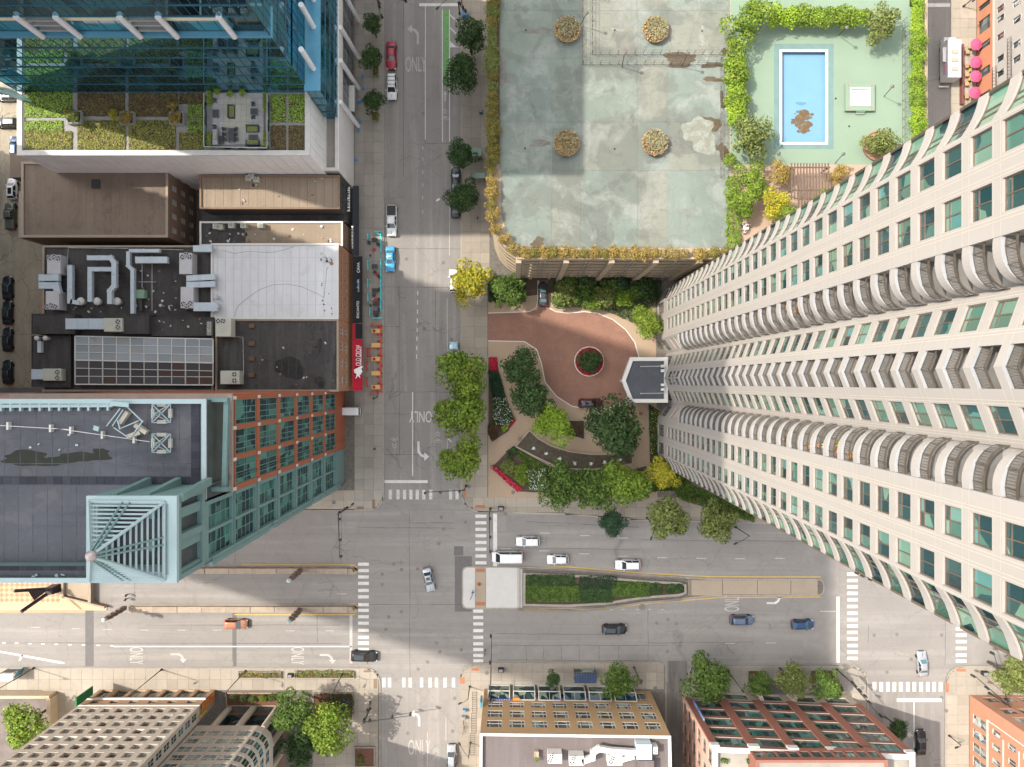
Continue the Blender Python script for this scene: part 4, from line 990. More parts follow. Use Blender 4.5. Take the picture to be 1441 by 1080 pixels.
# foliage materials and trees
LG={'dark':M('leaf_dark',(.022,.052,.016),(.062,.105,.03),.9,isl=.5,trans=.2),'mid':M('leaf_mid',(.045,.09,.016),(.11,.165,.03),.9,isl=.5,trans=.22),'bright':M('leaf_bright',(.095,.165,.018),(.19,.25,.03),.9,isl=.45,trans=.25),'lime':M('leaf_lime',(.15,.25,.02),(.21,.30,.03),.8,isl=.3,trans=.25),'yellow':M('leaf_yellow',(.40,.33,.025),(.26,.27,.03),.8,isl=.35,trans=.25),'golden':M('leaf_golden',(.22,.15,.04),(.29,.21,.055),.8,isl=.45,trans=.15),'olive':M('leaf_olive',(.11,.14,.035),(.16,.18,.05),.8,isl=.4,trans=.2),'straw':M('leaf_straw',(.27,.20,.07),(.2,.15,.05),.8,isl=.45,trans=.15),'vdark':M('leaf_vdark',(.018,.045,.022),(.03,.065,.03),.8,isl=.4,trans=.15),'hedge':M('leaf_hedge',(.17,.27,.02),(.25,.34,.03),1.,isl=.35,trans=.2),'olivehedge':M('leaf_olive_shade',(.13,.115,.025),(.18,.15,.035),1.,isl=.45,trans=.15),'redbrown':M('leaf_redbrown',(.07,.035,.02),(.1,.06,.03),1.,isl=.4,trans=.1),'sedum':M('leaf_sedum',(.13,.14,.03),(.2,.19,.05),1.,isl=.45,trans=.1),'sedum_brown':M('leaf_sedum_brown',(.10,.075,.035),(.14,.11,.045),1.,isl=.5,trans=.1),'sedum_green':M('leaf_sedum_green',(.16,.25,.04),(.2,.3,.05),1.,isl=.35,trans=.1)}
bark=M('bark',(.09,.07,.055),(.06,.048,.04),4.)
NV=4
def tree(px,py,rpx,kind,label,zc=7.0,zb=.13,group=None,flat=.8,n=3800,size=.05,loose=0.,name='tree',squash=1.,solid=.55,lobes=14,rot=None):
 k=(H-zc)/F;r=rpx*k*(1.13 if name=='tree' else 1.);x,y=P(px,py,zc)
 t=thing(name,label,'tree' if name=='tree' else 'shrub',(x,y,zb),group)
 rs=random.Random(int(px*7+py))
 var=rs.randrange(NV)
 mb=MB();ht=zc-zb;tr=max(.06,r*.045)
 if name=='tree':
  mb.tube([(x,y,zb),(x+rs.uniform(-.2,.2),y+rs.uniform(-.2,.2),zb+ht*.45),(x,y,zc)],tr*1.5,8,tr*.5)
  for q in range(6):
   a=q*1.05+rs.uniform(-.3,.3);rr=r*rs.uniform(.45,.75)
   mb.tube([(x,y,zb+ht*rs.uniform(.4,.6)),(x+math.cos(a)*rr*.55,y+math.sin(a)*rr*.55,zc-r*.1),(x+math.cos(a)*rr,y+math.sin(a)*rr,zc+r*.2)],tr*.6,5,tr*.15)
  part('trunk',mb,bark,t)
 me=crown(kind+str(int(loose*10))+str(n),LG[kind],n,size,var,flat=1.,loose=loose,solid=solid,lobes=lobes)
 o=inst('crown' if name=='tree' else 'foliage',me,t,(x,y,zc),rs.uniform(0,6.28)if rot is None else rot,(r,r*squash,r*flat))
 return t
TR=[(523,35,15,'dark','topmost small dark tree on the left pavement',5),(525,82,18,'dark','dark tree on the left pavement beside the red car',5),(523,142,17,'dark','dark round tree on the left pavement beside the white roof rack car',5),(661,52,25,'dark','dark tree at the top beside the green cycle lane',7),(650,101,28,'dark','broad dark tree where the green cycle lane ends',7),(649,222,22,'dark','dark tree overhanging the right kerb between glass shelters',6.5),(656,279,25,'dark','dark tree covering the parked black car at the right kerb',6.5),(659,400,32,'yellow','yellow autumn tree at the corner of the garage podium',6),(712,408,28,'mid','low green tree between yellow tree and garage driveway',4.5),(655,521,37,'bright','northern of three bright green street trees in a row',8),(655,577,42,'bright','middle and largest of three bright green street trees',8),(653,647,34,'bright','southern of three bright green trees, above the crosswalk',8),(732,514,29,'dark','dark green tree left of the brick turning circle',7),(745,563,32,'dark','dark green tree below the one left of the turning circle',7),(779,598,31,'lime','lime green tree beside the fountain basin',6.5),(867,606,44,'dark','large dark green tree between turning circle and fountain',8),(793,685,33,'mid','green tree left of the row south of the fountain',7),(838,688,34,'mid','green tree in the middle of the row south of the fountain',7),(880,682,36,'bright','brighter green tree at the right of the row south of the fountain',7.5),(862,733,22,'vdark','small very dark tree standing out over the avenue kerb',6),(933,669,24,'yellow','small yellow tree at the foot of the cream tower',6),(941,730,34,'olive','yellowish green street tree beside the avenue, left of a pair',7.5),(1008,731,32,'olive','yellowish green street tree beside the avenue, right of a pair',7.5),(909,452,24,'bright','bright green tree at the foot of the tower by the beige path',5.5),(780,955,12,'dark','small dark tree on pavement left of the dark bus shelter',4.5),(870,957,26,'mid','green tree on pavement right of the dark bus shelter',6),(1000,954,36,'mid','large green tree left of four before the red brick block',7),(1068,962,19,'mid','small green tree second from left before the red brick block',5.5),(1114,958,27,'olive','olive green tree third of four before the red brick block',6),(1164,964,25,'mid','green tree nearest the crossing before the red brick block',6),(1264,1026,16,'dark','dark tree in the shaded side street by the parked black car',5),(1425,952,31,'olive','olive tree behind signal mast at the lower right corner',7),(411,1003,33,'mid','green tree left of the pair beside the rounded white building',8),(457,1024,36,'bright','brighter green tree right of the pair by the rounded building',8.5),(425,1052,28,'dark','darker tree below the pair beside the rounded building',7),(40,1018,33,'bright','green tree in the walled yard at the lower left corner',7)]
for(px,py,r,kind,lab,zc)in TR:tree(px,py,r,kind,lab,zc,solid=.62,lobes=18)
TRD=[(1053,33,32,'bright','big bright green tree at the upper left corner of the pool deck'),(1239,33,30,'olive','loose feathery tree in a pot above the hot tub'),(1241,202,27,'olive','feathery tree leaning over the pot below the hot tub'),(1052,195,36,'olive','loose olive tree at the lower left corner of the pool deck'),(1058,255,25,'bright','green tree right below the olive tree on the pool deck'),(1045,285,24,'bright','green tree beside the clipped hedge end near the tower'),(1099,245,18,'golden','golden shrub tree left of the pergola'),(1089,284,24,'yellow','yellow shrub tree below the pergola corner'),(1179,247,15,'golden','golden shrub tree right of the pergola'),(1110,303,20,'bright','green shrub tree beside the terrace seating'),(1160,281,14,'bright','small green shrub between pergola and tower wall')]
for(px,py,r,kind,lab)in TRD:tree(px,py,r,kind,lab,ZD+(3.0 if kind!='golden' else 2.2),ZD,loose=.08 if kind=='olive' else 0.,n=2200 if kind=='olive' else 3000)
tree(1234,204,17,'dark','dark round shrub in a wide pot below the hot tub',ZD+1.6,ZD,name='shrub')
t=thing('round_planter','wide round pot under the dark shrub on the pool deck','planter',(*dp(1235,206),ZD));mb=MB();mb.lathe(*dp(1233,207),[(2.3,ZD),(2.5,ZD+.7),(2.3,ZD+.7),(2.3,ZD+.5),(.1,ZD+.5)],26);part('pot',mb,pot,t)
def bushrow(x0,y0,x1,y1,n,r,kind,label,group,z=ZD,zc=1.2,flat=.75):
 for k in range(n):
  f=k/max(1,n-1);px=x0+(x1-x0)*f+random.uniform(-.8,.8);py=y0+(y1-y0)*f+random.uniform(-.8,.8)
  ORD='first second third fourth fifth sixth seventh eighth ninth tenth eleventh twelfth thirteenth fourteenth fifteenth sixteenth seventeenth eighteenth nineteenth'.split()
  kd=random.choice({'golden':['golden','golden','golden','straw','olivehedge'],'hedge':['hedge','hedge','bright','lime'],'olivehedge':['olivehedge','olivehedge','olive']}.get(kind,[kind]))
  tree(px,py,r*random.uniform(.82,1.16),kd,label if n==1 else label+', '+ORD[k]+(' from the left' if x1-x0>y1-y0 else ' from the top'),z+zc,z,group,flat,n=1200,size=.08,name='shrub',solid=.8)
bushrow(1090,24,1215,26,12,17,'hedge','clipped bright green bush in the row above the pool','bright bushes above the pool',zc=2.)
bushrow(1035,84,1036,170,10,20,'hedge','clipped bright green bush in the row left of the pool','bright bushes left of the pool',zc=2.)
bushrow(1030,62,1032,70,1,14,'hedge','yellow green bush linking the corner tree and the pool hedge',None,zc=2.)
bushrow(1028,228,1032,228,1,12,'hedge','small yellow green bush at the lower end of the short wire fence',None,zc=2.)
bushrow(1290,4,1290,195,16,13.5,'hedge','green bush in the long hedge above the food truck street','bushes along the right edge of the pool deck',zc=1.3)
bushrow(693,-8,693,226,19,11.5,'olivehedge','shaded olive brown bush along the left edge of the sports deck','shaded bushes along the left deck edge',zc=1.)  # darker olive leaf colour carries the shade along this edge
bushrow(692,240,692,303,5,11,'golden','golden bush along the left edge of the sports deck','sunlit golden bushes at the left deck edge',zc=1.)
bushrow(697,322,722,350,3,10,'golden','golden bush on the rounded corner of the sports deck','golden bushes at the rounded deck corner',zc=1.)
bushrow(738,355,962,357,17,11,'golden','golden bush along the lower edge of the sports deck','golden bushes along the lower deck edge',zc=1.)
bushrow(987,357,1022,358,3,11,'golden','golden bush after the gap near the tower','golden bushes nearest the tower',zc=1.)
def hedge(px0,py0,px1,py1,z,ht,kind,label,n,name='hedge',cat='hedge',size=.11,lump=.12,a=0.):
 r_=rect(px0,py0,px1,py1,z+ht);cx=(r_[0][0]+r_[2][0])/2;cy=(r_[0][1]+r_[2][1])/2
 me=box_leaves(r_[2][0]-r_[0][0],r_[2][1]-r_[0][1],ht,n,size,int(px0+py0),LG[kind],lump=lump)
 o=inst(name,me,None,(cx,cy,z),a);WO[o.name]=Vector((cx,cy,z));tag(o,label,cat);return o
hedge(1025,248,1042,362,ZD,1.0,'bright','narrow clipped hedge strip between deck and terrace',2600,size=.14)
hedge(975,350,988,362,ZD,.35,'golden','low dry planting in the gap of the golden bushes',200)
for i,(x0,y0,x1,y1,kind,lab,n)in enumerate([(741,825,816,847,'mid','broad light green hedge block at the left of the traffic island',5200),(741,810,808,825,'dark','darker hedge strip along the upper left of the island planter',2600),(817,829,862,848,'dark','dark hedge block in the middle of the island planter',2600),(816,812,868,829,'vdark','sparse dark planting at the upper middle of the island',1300),(862,820,914,840,'mid','light green hedge block right of the island middle',3200),(914,822,931,836,'dark','small dark hedge block toward the island tip',900),(938,823,961,834,'dark','last hedge block at the tip of the island planter',1000)]):
 hedge(x0,y0,x1,y1,.5,.55,kind,lab,n,size=.13,lump=.1)
 # glass office tower, upper left
pgl=glass('office_glass',[(.015,.085,.12),(.02,.11,.15),(.012,.07,.10),(.018,.1,.12)],rough=.015,spec=1.6,dark=(.006,.02,.03),nsc=.25,lo=.5,hi=.55)
q_=pgl.node_tree.nodes['Principled BSDF'];q_.inputs['IOR'].default_value=2.2;q_.inputs['Specular Tint'].default_value=(.5,.85,1,1)
mull=M('mullion_blue',(.06,.15,.19),(.05,.13,.16),1.,rough=.4,metal=.4)
blue_l=layered('blue_ledge',(.07,.19,.27),[('noise',.3,.4,.7,(.055,.155,.23),.7)],rough=.45)
wpanel=layered('white_panel',(.62,.60,.58),[('noise',.3,.4,.7,(.54,.52,.5),.5)],rough=.6,rnd=.03)
wcol=M('white_column',(.72,.70,.70),(.66,.65,.66),1.,rough=.5)
ZP,ZT=21.6,12.6
ofc=thing('glass_office_tower','blue glass office tower with white columns and planted roof terrace','tower',(*P(230,60,0),0))
pod_w=[g(720.5-588,540+0-272),g(720.5-241,540-272),g(720.5-241,-900),g(720.5-588,-900)]
mb=MB();mb.prism(inset(pod_w,.12),0,ZP-.9);part('podium_core',mb,M('joint_grey',(.12,.115,.11)),ofc)
cntp=0;rest=MB()
for(a,b,z0,z1)in((pod_w[0],pod_w[1],0,ZP-.15),(pod_w[1],g(479.5,0),ZT,ZP-.15)):
 a=Vector(a);b=Vector(b);L_=(b-a).length;d=(b-a)/L_;nc=int(L_/1.75);nr=int((z1-z0)/.9)
 o_=Vector((d.y,-d.x))
 for i in range(nc):
  for j in range(nr):
   p=a+d*(L_*i/nc+.045);q=a+d*(L_*(i+1)/nc-.045);za=z0+(z1-z0)*j/nr+.05;zb_=z0+(z1-z0)*(j+1)/nr-.05
   m_=MB()if(j>=nr-9 and cntp<290)else rest
   pp=[p,q,q+-o_*.12,p-o_*.12]
   m_.rings([[(*v,za)for v in pp],[(*v,zb_)for v in pp]])
   if m_ is not rest:part('panel',m_,wpanel,ofc);cntp+=1
part('panel',rest,wpanel,ofc,kind='stuff')
mb=MB();mb.ringpoly(inset(pod_w,-.1),inset(pod_w,.75),ZP-.15,ZP+.12);part('parapet',mb,can_w,ofc)
slabat('roof',33,-200,431,211,ZP-.9,ZP-.35,M('gravel_grey',(.22,.21,.2),(.3,.29,.28),6.),ofc,ZP)
e0,e1=g(479,267),g(497.4,267);e2,e3=g(497.4,-900),g(479,-900)
low=[e0,e1,e2,e3]
mb=MB();mb.prism(low,0,ZT-.6);part('terrace_block',mb,conc_grey,ofc)
mb=MB();mb.ringpoly(inset(low,-.05),inset(low,.5),ZT-.6,ZT+.05);part('parapet',mb,can_w,ofc)
a,b=Vector(e1),Vector(e2);rest=MB()
for i in range(40):
 for j in range(12):
  y0=a.y+i*1.1+.02;z0=.2+j*1.03
  if i>11 and j<9:continue
  rest.box(a.x,y0,z0,a.x+.14,y0+1.06,z0+.99)
part('panel',rest,wpanel,ofc,kind='stuff')
storeg=glass('shop_glass',[(.10,.13,.12),(.06,.09,.09),(.14,.17,.15)],nsc=.4)
for i in range(9):
 y0=a.y+13.5+i*3.4;aa=(a.x+.1,y0);bb=(a.x+.1,y0+3.2);window(ofc,aa,bb,0,3.2,.4,9.0,.1,M('grey_frame',(.3,.3,.3),(.25,.25,.25),1.,rough=.5),storeg,(.5,),(.33,.66))
for y0 in(82,125,178,30):
 b0=g(501,y0-0);mb=MB();p0=(b0[0]+.5,b0[1],.13);p1=(b0[0]-.15,b0[1],12.2);mb.tube([p0,p1],.42,12);part('column',mb,wcol,ofc)
mb=MB();r_=rect(490,121,499,157,4);mb.prism(r_,3.6,4.2);part('entrance_canopy',mb,can_w,ofc)
cnt_pane=[0]
def curtain(a,b,z0,z1,nx,nz,mat=pgl,every=1,skew=0.):
 0
 a=Vector(a);b=Vector(b);L_=(b-a).length;d=(b-a)/L_;o_=Vector((d.y,-d.x));rz=math.atan2(d.y,d.x)
 pw_,ph_=L_/nx,(z1-z0)/nz
 me=pane_mesh(pw_-.03,ph_-.03,mat)
 rest=MB()
 for i in range(nx):
  for j in range(nz):
   p=a+d*(pw_*i+.015)
   if cnt_pane[0]<290:inst('pane',me,ofc,(p.x,p.y,z0+ph_*j+.015),rz);cnt_pane[0]+=1
   else:
    q=p+d*(pw_-.03);z_=z0+ph_*j+.015;rest.quad((*p,z_),(*q,z_),(*q,z_+ph_-.03),(*p,z_+ph_-.03))
 if rest.v:part('pane',rest,mat,ofc,kind='stuff')
 mb=MB()
 for j in range(nz+1):mb.bar((*(a+o_*.06),z0+ph_*j),(*(b+o_*.06),z0+ph_*j),.12,.13)
 for i in range(nx+1):p=a+d*pw_*i+o_*.03;mb.bar((*p,z0),(*p,z1),.07,.05)
 part('mullion',mb,mull,ofc)
 q=MB();i2=-o_*.1;q.quad((*(a+i2),z0),(*(b+i2),z0),(*(b+i2),z1),(*(a+i2),z1));part('spandrel',q,M('office_dark',(.015,.03,.04)),ofc)
YT=192.0;XW=132.0
SWt,SEt=g(XW,YT),g(479,YT)
ZL=40.5
curtain(SWt,SEt,ZP-.35,ZL-.5,34,6)
curtain(SEt,g(479,-60),24.4,31.0,24,2)
E0,E1=g(481,199),g(497,199)
curtain(E0,E1,ZT-.5,24.0,2,4);curtain(E1,g(497,-60),ZT-.5,24.0,20,4)
mb=MB();mb.prism([g(479,199.6),g(497.6,199.6),g(497.6,-900),g(479,-900)],24.0,24.4);part('ledge',mb,blue_l,ofc)
mb=MB();mb.prism([g(XW-40,YT+1),g(480,YT+1),g(480,YT-30),g(XW-40,YT-30)],ZL-.5,ZL);part('ledge',mb,blue_l,ofc)
tealg=glass('teal_glass',[(.05,.24,.32),(.07,.3,.38),(.04,.18,.26)],rough=.05,spec=1.2,nsc=.3)
Yr=YT-5
curtain(g(XW-40,Yr),g(478,Yr),ZL,ZL+5.2,24,1,tealg)
mb=MB();a,b=g(XW-40,Yr+1.),g(440,Yr+.3);mb.box(a[0],a[1],ZL+3.0,b[0],b[1],ZL+4.4);part('soffit_light',mb,M('pale_soffit',(.72,.68,.52)),ofc)
for x in(60,112.6,197.6,249,330):
 k_l=(H-ZL)/F;bx=(x-720.5)*k_l;by=-(52-540)*k_l;mb=MB();mb.tube([(bx,by,ZL),(bx,by,ZL+5.4)],.42,14);part('column',mb,wcol,ofc)
for x0,x1 in((64,108),(201,246)):
 for zz in(ZL+1.2,ZL+2.6,ZL+3.9):
  k_l=(H-ZL)/F;xa,xb=(x0-720.5)*k_l,(x1-720.5)*k_l;ya=-(50-540)*k_l
  mb=MB();mb.box(xa,ya,zz,xb,ya+1.2,zz+.1);part('slat',mb,M('grey_frame',(.3,.3,.3)),ofc)
  mb=MB();mb.bar((xa,ya-.05,zz+.12),(xb,ya-.05,zz+.12),.08,.08);part('rail',mb,can_w,ofc)
curtain(g(XW-40,YT),g(479,YT),ZL+5.2,79.5,44,12)
curtain(g(479,YT),g(479,-60),31.0,79.5,26,16)
for y in(38,97,0):
 b_=P(447,y,24.4);mb=MB();mb.tube([(b_[0]-.7,b_[1],24.4),(b_[0]-.7,b_[1],31.2)],.42,14);part('column',mb,wcol,ofc)
for za_,zb_,yy_ in((31.0,ZL-.5,YT-.6),(ZL-.5,ZL+5.2,Yr-.8),(ZL+5.2,79.8,YT-.6)):mb=MB();mb.prism([g(XW-40,yy_),g(478.3,yy_),g(478.3,-8),g(XW-40,-8)],za_,zb_);part('core',mb,M('office_dark',(.015,.03,.04)),ofc)
mb=MB();mb.prism([g(XW,YT-10),g(472,YT-10),g(472,-8),g(XW,-8)],ZP,31.5);part('core',mb,M('office_dark',(.015,.03,.04)),ofc)
mb=MB();mb.prism([g(XW-40,YT-.6),g(478.3,YT-.6),g(478.3,-8),g(XW-40,-8)],79.8,80.2);part('roof',mb,can_r,ofc)
t=thing('glass_screen','bright cyan glass screen jutting out at the left edge of the photo','screen',(*P(10,120,0),0))
cy_m=glass('cyan_glass',[(.2,.62,.75),(.3,.7,.78),(.12,.5,.65)],rough=.2,spec=.3,lo=.9,hi=.95);
for i in range(4):
 p0=P(-6+i*17,131+i*4,21.8);p1=P(10+i*17-1,135+i*4-1,21.8)
 if i<3:
  mb=MB();mb.rings([[(*p0,21.6),(*p1,21.6),(p1[0],p1[1]+.1,21.6),(p0[0],p0[1]+.1,21.6)],[(*p0,26.4),(*p1,26.4),(p1[0],p1[1]+.1,26.4),(p0[0],p0[1]+.1,26.4)]]);part('pane',mb,cy_m,t)
  mb=MB()
  for z_ in(21.6,24,26.4):mb.bar((*p0,z_),(*p1,z_),.12,.12)
  part('frame',mb,can_w,t)
mb=MB();a,b=P(-5,128,21),P(43,134,21);mb.bar((-100.5+.0,a[1],12),(-100.5,a[1],21.6),.3,.3);part('support',mb,can_w,t)
gravel=MATS['gravel_grey']
def sedum(x0,y0,x1,y1,kind,n,label,ht=.2,lump=.06):
 o=hedge(x0,y0,x1,y1,ZP-.35,ht,kind,label,n,name='sedum_bed',cat='planting',size=.13,lump=lump)
 base=rect(x0,y0,x1,y1,ZP-.2);mb=MB();w_=WO[o.name];mb.prism(base,ZP-.35,ZP-.22);me=mb.mesh('soil',MATS['soil'],off=tuple(w_));q=bpy.data.objects.new('soil',me);COL.objects.link(q);q.parent=o
beds=[(35,60,103,92,'sedum_green','reflected'),]
for i,(x0,y0,x1,y1,kind,lab)in enumerate([(35,130,101,165,'sedum_green','bright green sedum bed in the upper left of the roof garden'),(35,170,88,184,'sedum_green','narrow bright green sedum bed under the gravel strip'),(35,185,101,210,'sedum','speckled sedum bed in the lower left corner of the roof garden'),(109,131,175,163,'sedum_brown','brown sedum bed behind the first planter tree'),(109,170,176,210,'sedum','yellowish sedum bed between first and second planter'),(181,131,250,164,'sedum_brown','dark sedum bed above the second planter'),(181,170,247,210,'sedum','sedum bed between second and third planter at the lower edge'),(252,131,286,146,'sedum_brown','small dark sedum bed at the top beside the terrace screen'),(264,147,285,166,'sedum_green','small square green bed beside the terrace screen'),(264,168,285,186,'sedum_green','second small green bed below the first by the terrace screen'),(252,187,286,210,'sedum','sedum bed left of the terrace at the lower edge'),(381,133,402,172,'sedum_green','green and brown bed right of the terrace, upper left of four'),(406,133,432,172,'sedum_green','green bed right of the terrace, upper right of four'),(381,177,402,211,'sedum_brown','brown bed right of the terrace, lower left of four'),(406,177,432,211,'sedum_brown','brown bed right of the terrace, lower right of four')]):
 sedum(x0,y0,x1,y1,kind,int((x1-x0)*(y1-y0)*.9),lab)
plwall=M('planter_metal',(.24,.24,.23),(.3,.3,.29),2.,rough=.5)
for i,(px,py,tx,ty)in enumerate(((104,165,98,160),(178,166,160,162),(248,166,243,150))):
 c=P(px,py,ZP+.6);t=thing('planter',['left metal tree planter on the roof garden','middle metal tree planter on the roof garden','right metal tree planter on the roof garden'][i],'planter',(*c,ZP-.35))
 mb=MB();q=rect(px-10,py-9,px+10,py+9,ZP+.6);mb.ringpoly(q,inset(q,.15),ZP-.35,ZP+.6);part('wall',mb,plwall,t);mb=MB();mb.prism(inset(q,.14),ZP-.3,ZP+.4);part('soil',mb,MATS['soil'],t)
 tree(px-1,py,10,'olive' if i==0 else 'golden',['small olive tree in the left roof planter','golden tree spilling from the middle roof planter','golden tree in the right roof planter'][i],ZP+1.8,ZP,n=900,size=.1,name='tree')
 tree(tx,ty,9,'yellow' if i==1 else 'golden',['golden branch shrub beside the left roof planter','bright yellow shrub left of the middle roof planter','yellow shrub above the right roof planter'][i],ZP+1.2,ZP-.2,n=600,size=.11,name='shrub')
slabT=M('terrace_tile',(.40,.39,.38),(.35,.34,.34),1.5,rnd=.06);slabT2=M('terrace_tile_warm',(.45,.42,.36),(.4,.38,.33),1.5,rnd=.06)
ter=thing('roof_terrace','pale tiled roof terrace with glass screens among the sedum beds','terrace',(*P(335,170,ZP),ZP-.35))
for i in range(9):
 for j in range(9):
  x0,y0=299+i*8,131+j*8.1;a=P(x0+.12,y0+8,ZP-.1);b=P(x0+7.9,y0+.1,ZP-.1)
  m_=slab_mesh(b[0]-a[0],b[1]-a[1],slabT2 if 2<=i<=6 and 1<=j<=6 else slabT);inst('paving_tile',m_,ter,((a[0]+b[0])/2,(a[1]+b[1])/2,ZP-.15))
scr=glass('screen_glass',[(.16,.22,.2),(.2,.26,.24)],rough=.05)
for x0,y0,x1,y1 in((287,132,287,206),(376,132,376,208),(287,207,376,208.5)):
 a,b=P(x0,y0,ZP+.9),P(x1,y1,ZP+.9);n_=6
 for k in range(n_):
  p=[a[0]+(b[0]-a[0])*k/n_,a[1]+(b[1]-a[1])*k/n_];q=[a[0]+(b[0]-a[0])*(k+1)/n_,a[1]+(b[1]-a[1])*(k+1)/n_]
  mb=MB();mb.bar((*p,ZP+.35),(*q,ZP+.35),.03,1.2);part('screen',mb,scr,ter);mb=MB();mb.bar((*p,ZP+.98),(*q,ZP+.98),.09,.06);part('rail',mb,can_w,ter)
for k,(x,y)in enumerate(((306,130),(324,131),(340,130))):tree(x,y,6,'hedge','small bright shrub %s at the terrace wall'%['left of three','in the middle of three','right of three'][k],ZP+.8,ZP-.2,n=400,size=.13,name='shrub')
for k,(x0,y0,x1,y1,lab)in enumerate(((291,128,297,146,'upper left clipped box strip on the terrace edge'),(291,186,297,205,'lower left clipped box strip on the terrace edge'),(370,130,375,155,'upper right clipped box strip on the terrace edge'),(370,184,375,206,'lower right clipped box strip on the terrace edge'))):hedge(x0,y0,x1,y1,ZP-.1,.6,'hedge',lab,260,size=.12,lump=.05)
dkf=M('furniture_dark',(.05,.055,.06),(.07,.075,.08),3.,rough=.6);cush=M('cushion_green',(.14,.17,.05),(.18,.21,.07),2.)
def sofa(px,py,w_,d_,rz,label,col=cush):
 x,y=P(px,py,ZP);t=thing('sofa',label,'sofa',(x,y,ZP-.12),rotz=rz);WO[t.name]=Vector((0,0,0))
 mb=MB();mb.box(-w_/2,-d_/2,0,w_/2,d_/2,.3);mb.box(-w_/2,d_/2-.15,.3,w_/2,d_/2,.75);mb.box(-w_/2,-d_/2,.3,-w_/2+.14,d_/2,.55);mb.box(w_/2-.14,-d_/2,.3,w_/2,d_/2,.55);part('frame',mb,dkf,t)
 n_=max(1,round(w_/.8))
 for k in range(n_):mb=MB();x0=-w_/2+.16+(w_-.32)*k/n_;mb.box(x0+.01,-d_/2+.03,.3,x0+(w_-.32)/n_-.01,d_/2-.17,.45);part('cushion',mb,col,t)
sofa(326,158,2.2,1.0,R(90),'green cushioned sofa standing upright in the middle of the terrace');sofa(356,182,2.1,1.1,0,'green sofa at the right of the terrace above the table');sofa(356,202,2.2,.9,R(180),'green sofa at the lower right edge of the terrace')
def low_table(px,py,w_,d_,label,h_=.4,z=ZP-.12,mat=dkf,name='table'):
 x,y=P(px,py,z+h_);t=thing(name,label,'table',(x,y,z));mb=MB();mb.box(x-w_/2,y-d_/2,z+h_-.06,x+w_/2,y+d_/2,z+h_);part('tabletop',mb,mat,t)
 for sx in(-1,1):
  for sy in(-1,1):mb=MB();mb.box(x+sx*(w_/2-.08)-.03,y+sy*(d_/2-.08)-.03,z,x+sx*(w_/2-.08)+.03,y+sy*(d_/2-.08)+.03,z+h_-.06);part('leg',mb,mat,t)
 return t
low_table(356,193,1.5,.8,'low dark table between the two green sofas');low_table(357,157,1.1,1.0,'square dark table with chairs at the right of the terrace',.7);low_table(325,190,1.0,2.2,'long dark dining table at the lower middle of the terrace',.72);low_table(303,160,.9,1.3,'dark side table by the left terrace edge',.5);low_table(311,197,.8,1.3,'dark low table beside the grill',.35)
for k,(px,py,rz)in enumerate(((317,183,90),(317,190,90),(317,197,90),(333,183,-90),(333,190,-90),(333,197,-90),(357,148,0),(357,166,180),(303,143,0),(303,180,0))):
 x,y=P(px,py,ZP);chair_small(x,y,ZP-.12,['dark chair at the upper left of the long terrace table','dark chair at the middle left of the long terrace table','dark chair at the lower left of the long terrace table','dark chair at the upper right of the long terrace table','dark chair at the middle right of the long terrace table','dark chair at the lower right of the long terrace table','dark chair above the square terrace table','dark chair below the square terrace table','dark chair at the upper left corner of the terrace','dark chair beside the grill on the terrace'][k],R(rz),dkf,name='chair')
t=thing('grill','steel outdoor grill counter at the lower left of the terrace','grill',(*P(302,193,ZP),ZP-.12));mb=MB();q=rect(299,182,305.5,204,ZP+.8);mb.prism(q,ZP-.12,ZP+.8);part('counter',mb,MATS['grey_frame'],t);mb=MB();q=rect(300,188,305,196,ZP+1);mb.prism(q,ZP+.8,ZP+1.05);part('lid',mb,M('steel',(.35,.34,.32)),t)
# low roofs on the left
rf_brown=layered('brown_gravel_roof',(.165,.125,.098),[('noise',.3,.54,.6,(.10,.078,.062),.5),('noise',(.5,.5,1),.6,.7,(.26,.21,.165),.4),('noise',.12,.4,.7,(.135,.10,.08),.7),('noise',(.9,.06,1),.48,.66,(.205,.16,.125),.5),('noise',5,.4,.7,(.2,.155,.12),.5),('noise',.5,.62,.7,(.08,.06,.05),.5)],bump=.3)
rf_tan=layered('tan_gravel_roof',(.24,.19,.14),[('noise',.12,.4,.7,(.19,.15,.11),.7),('noise',(.9,.06,1),.48,.66,(.3,.24,.18),.45),('noise',5,.4,.7,(.3,.24,.18),.4),('noise',.4,.6,.7,(.12,.09,.07),.5)],bump=.3)
rf_black=layered('black_roof',(.045,.042,.042),[('noise',.35,.54,.6,(.022,.021,.022),.6),('noise',.8,.6,.68,(.13,.12,.11),.4),('noise',.2,.4,.7,(.065,.058,.055),.8),('noise',(.8,.08,1),.5,.65,(.085,.08,.078),.5),('noise',6,.45,.7,(.09,.085,.08),.35),('noise',.45,.62,.7,(.12,.085,.06),.4)],bump=.25)
rf_white=layered('white_roof',(.53,.53,.535),[('noise',.25,.54,.6,(.43,.43,.43),.5),('noise',1.6,.62,.7,(.33,.32,.31),.45),('noise',.12,.4,.7,(.47,.465,.48),.7),('noise',(.5,.06,1),.5,.66,(.6,.6,.61),.5),('noise',.7,.6,.75,(.36,.35,.35),.4),('noise',8,.5,.7,(.45,.45,.46),.3)],bump=.08)
brickm=layered('brick_brown',(.20,.13,.09),[('noise',1.5,.4,.7,(.16,.10,.07),.7),('noise',12,.4,.7,(.26,.18,.13),.5)])
brick_o=layered('brick_orange',(.36,.18,.10),[('noise',1.5,.4,.7,(.3,.15,.085),.7),('noise',12,.4,.7,(.42,.23,.14),.5)])
capb=layered('parapet_cap',(.30,.24,.19),[('noise',2,.4,.7,(.22,.18,.14),.7)])
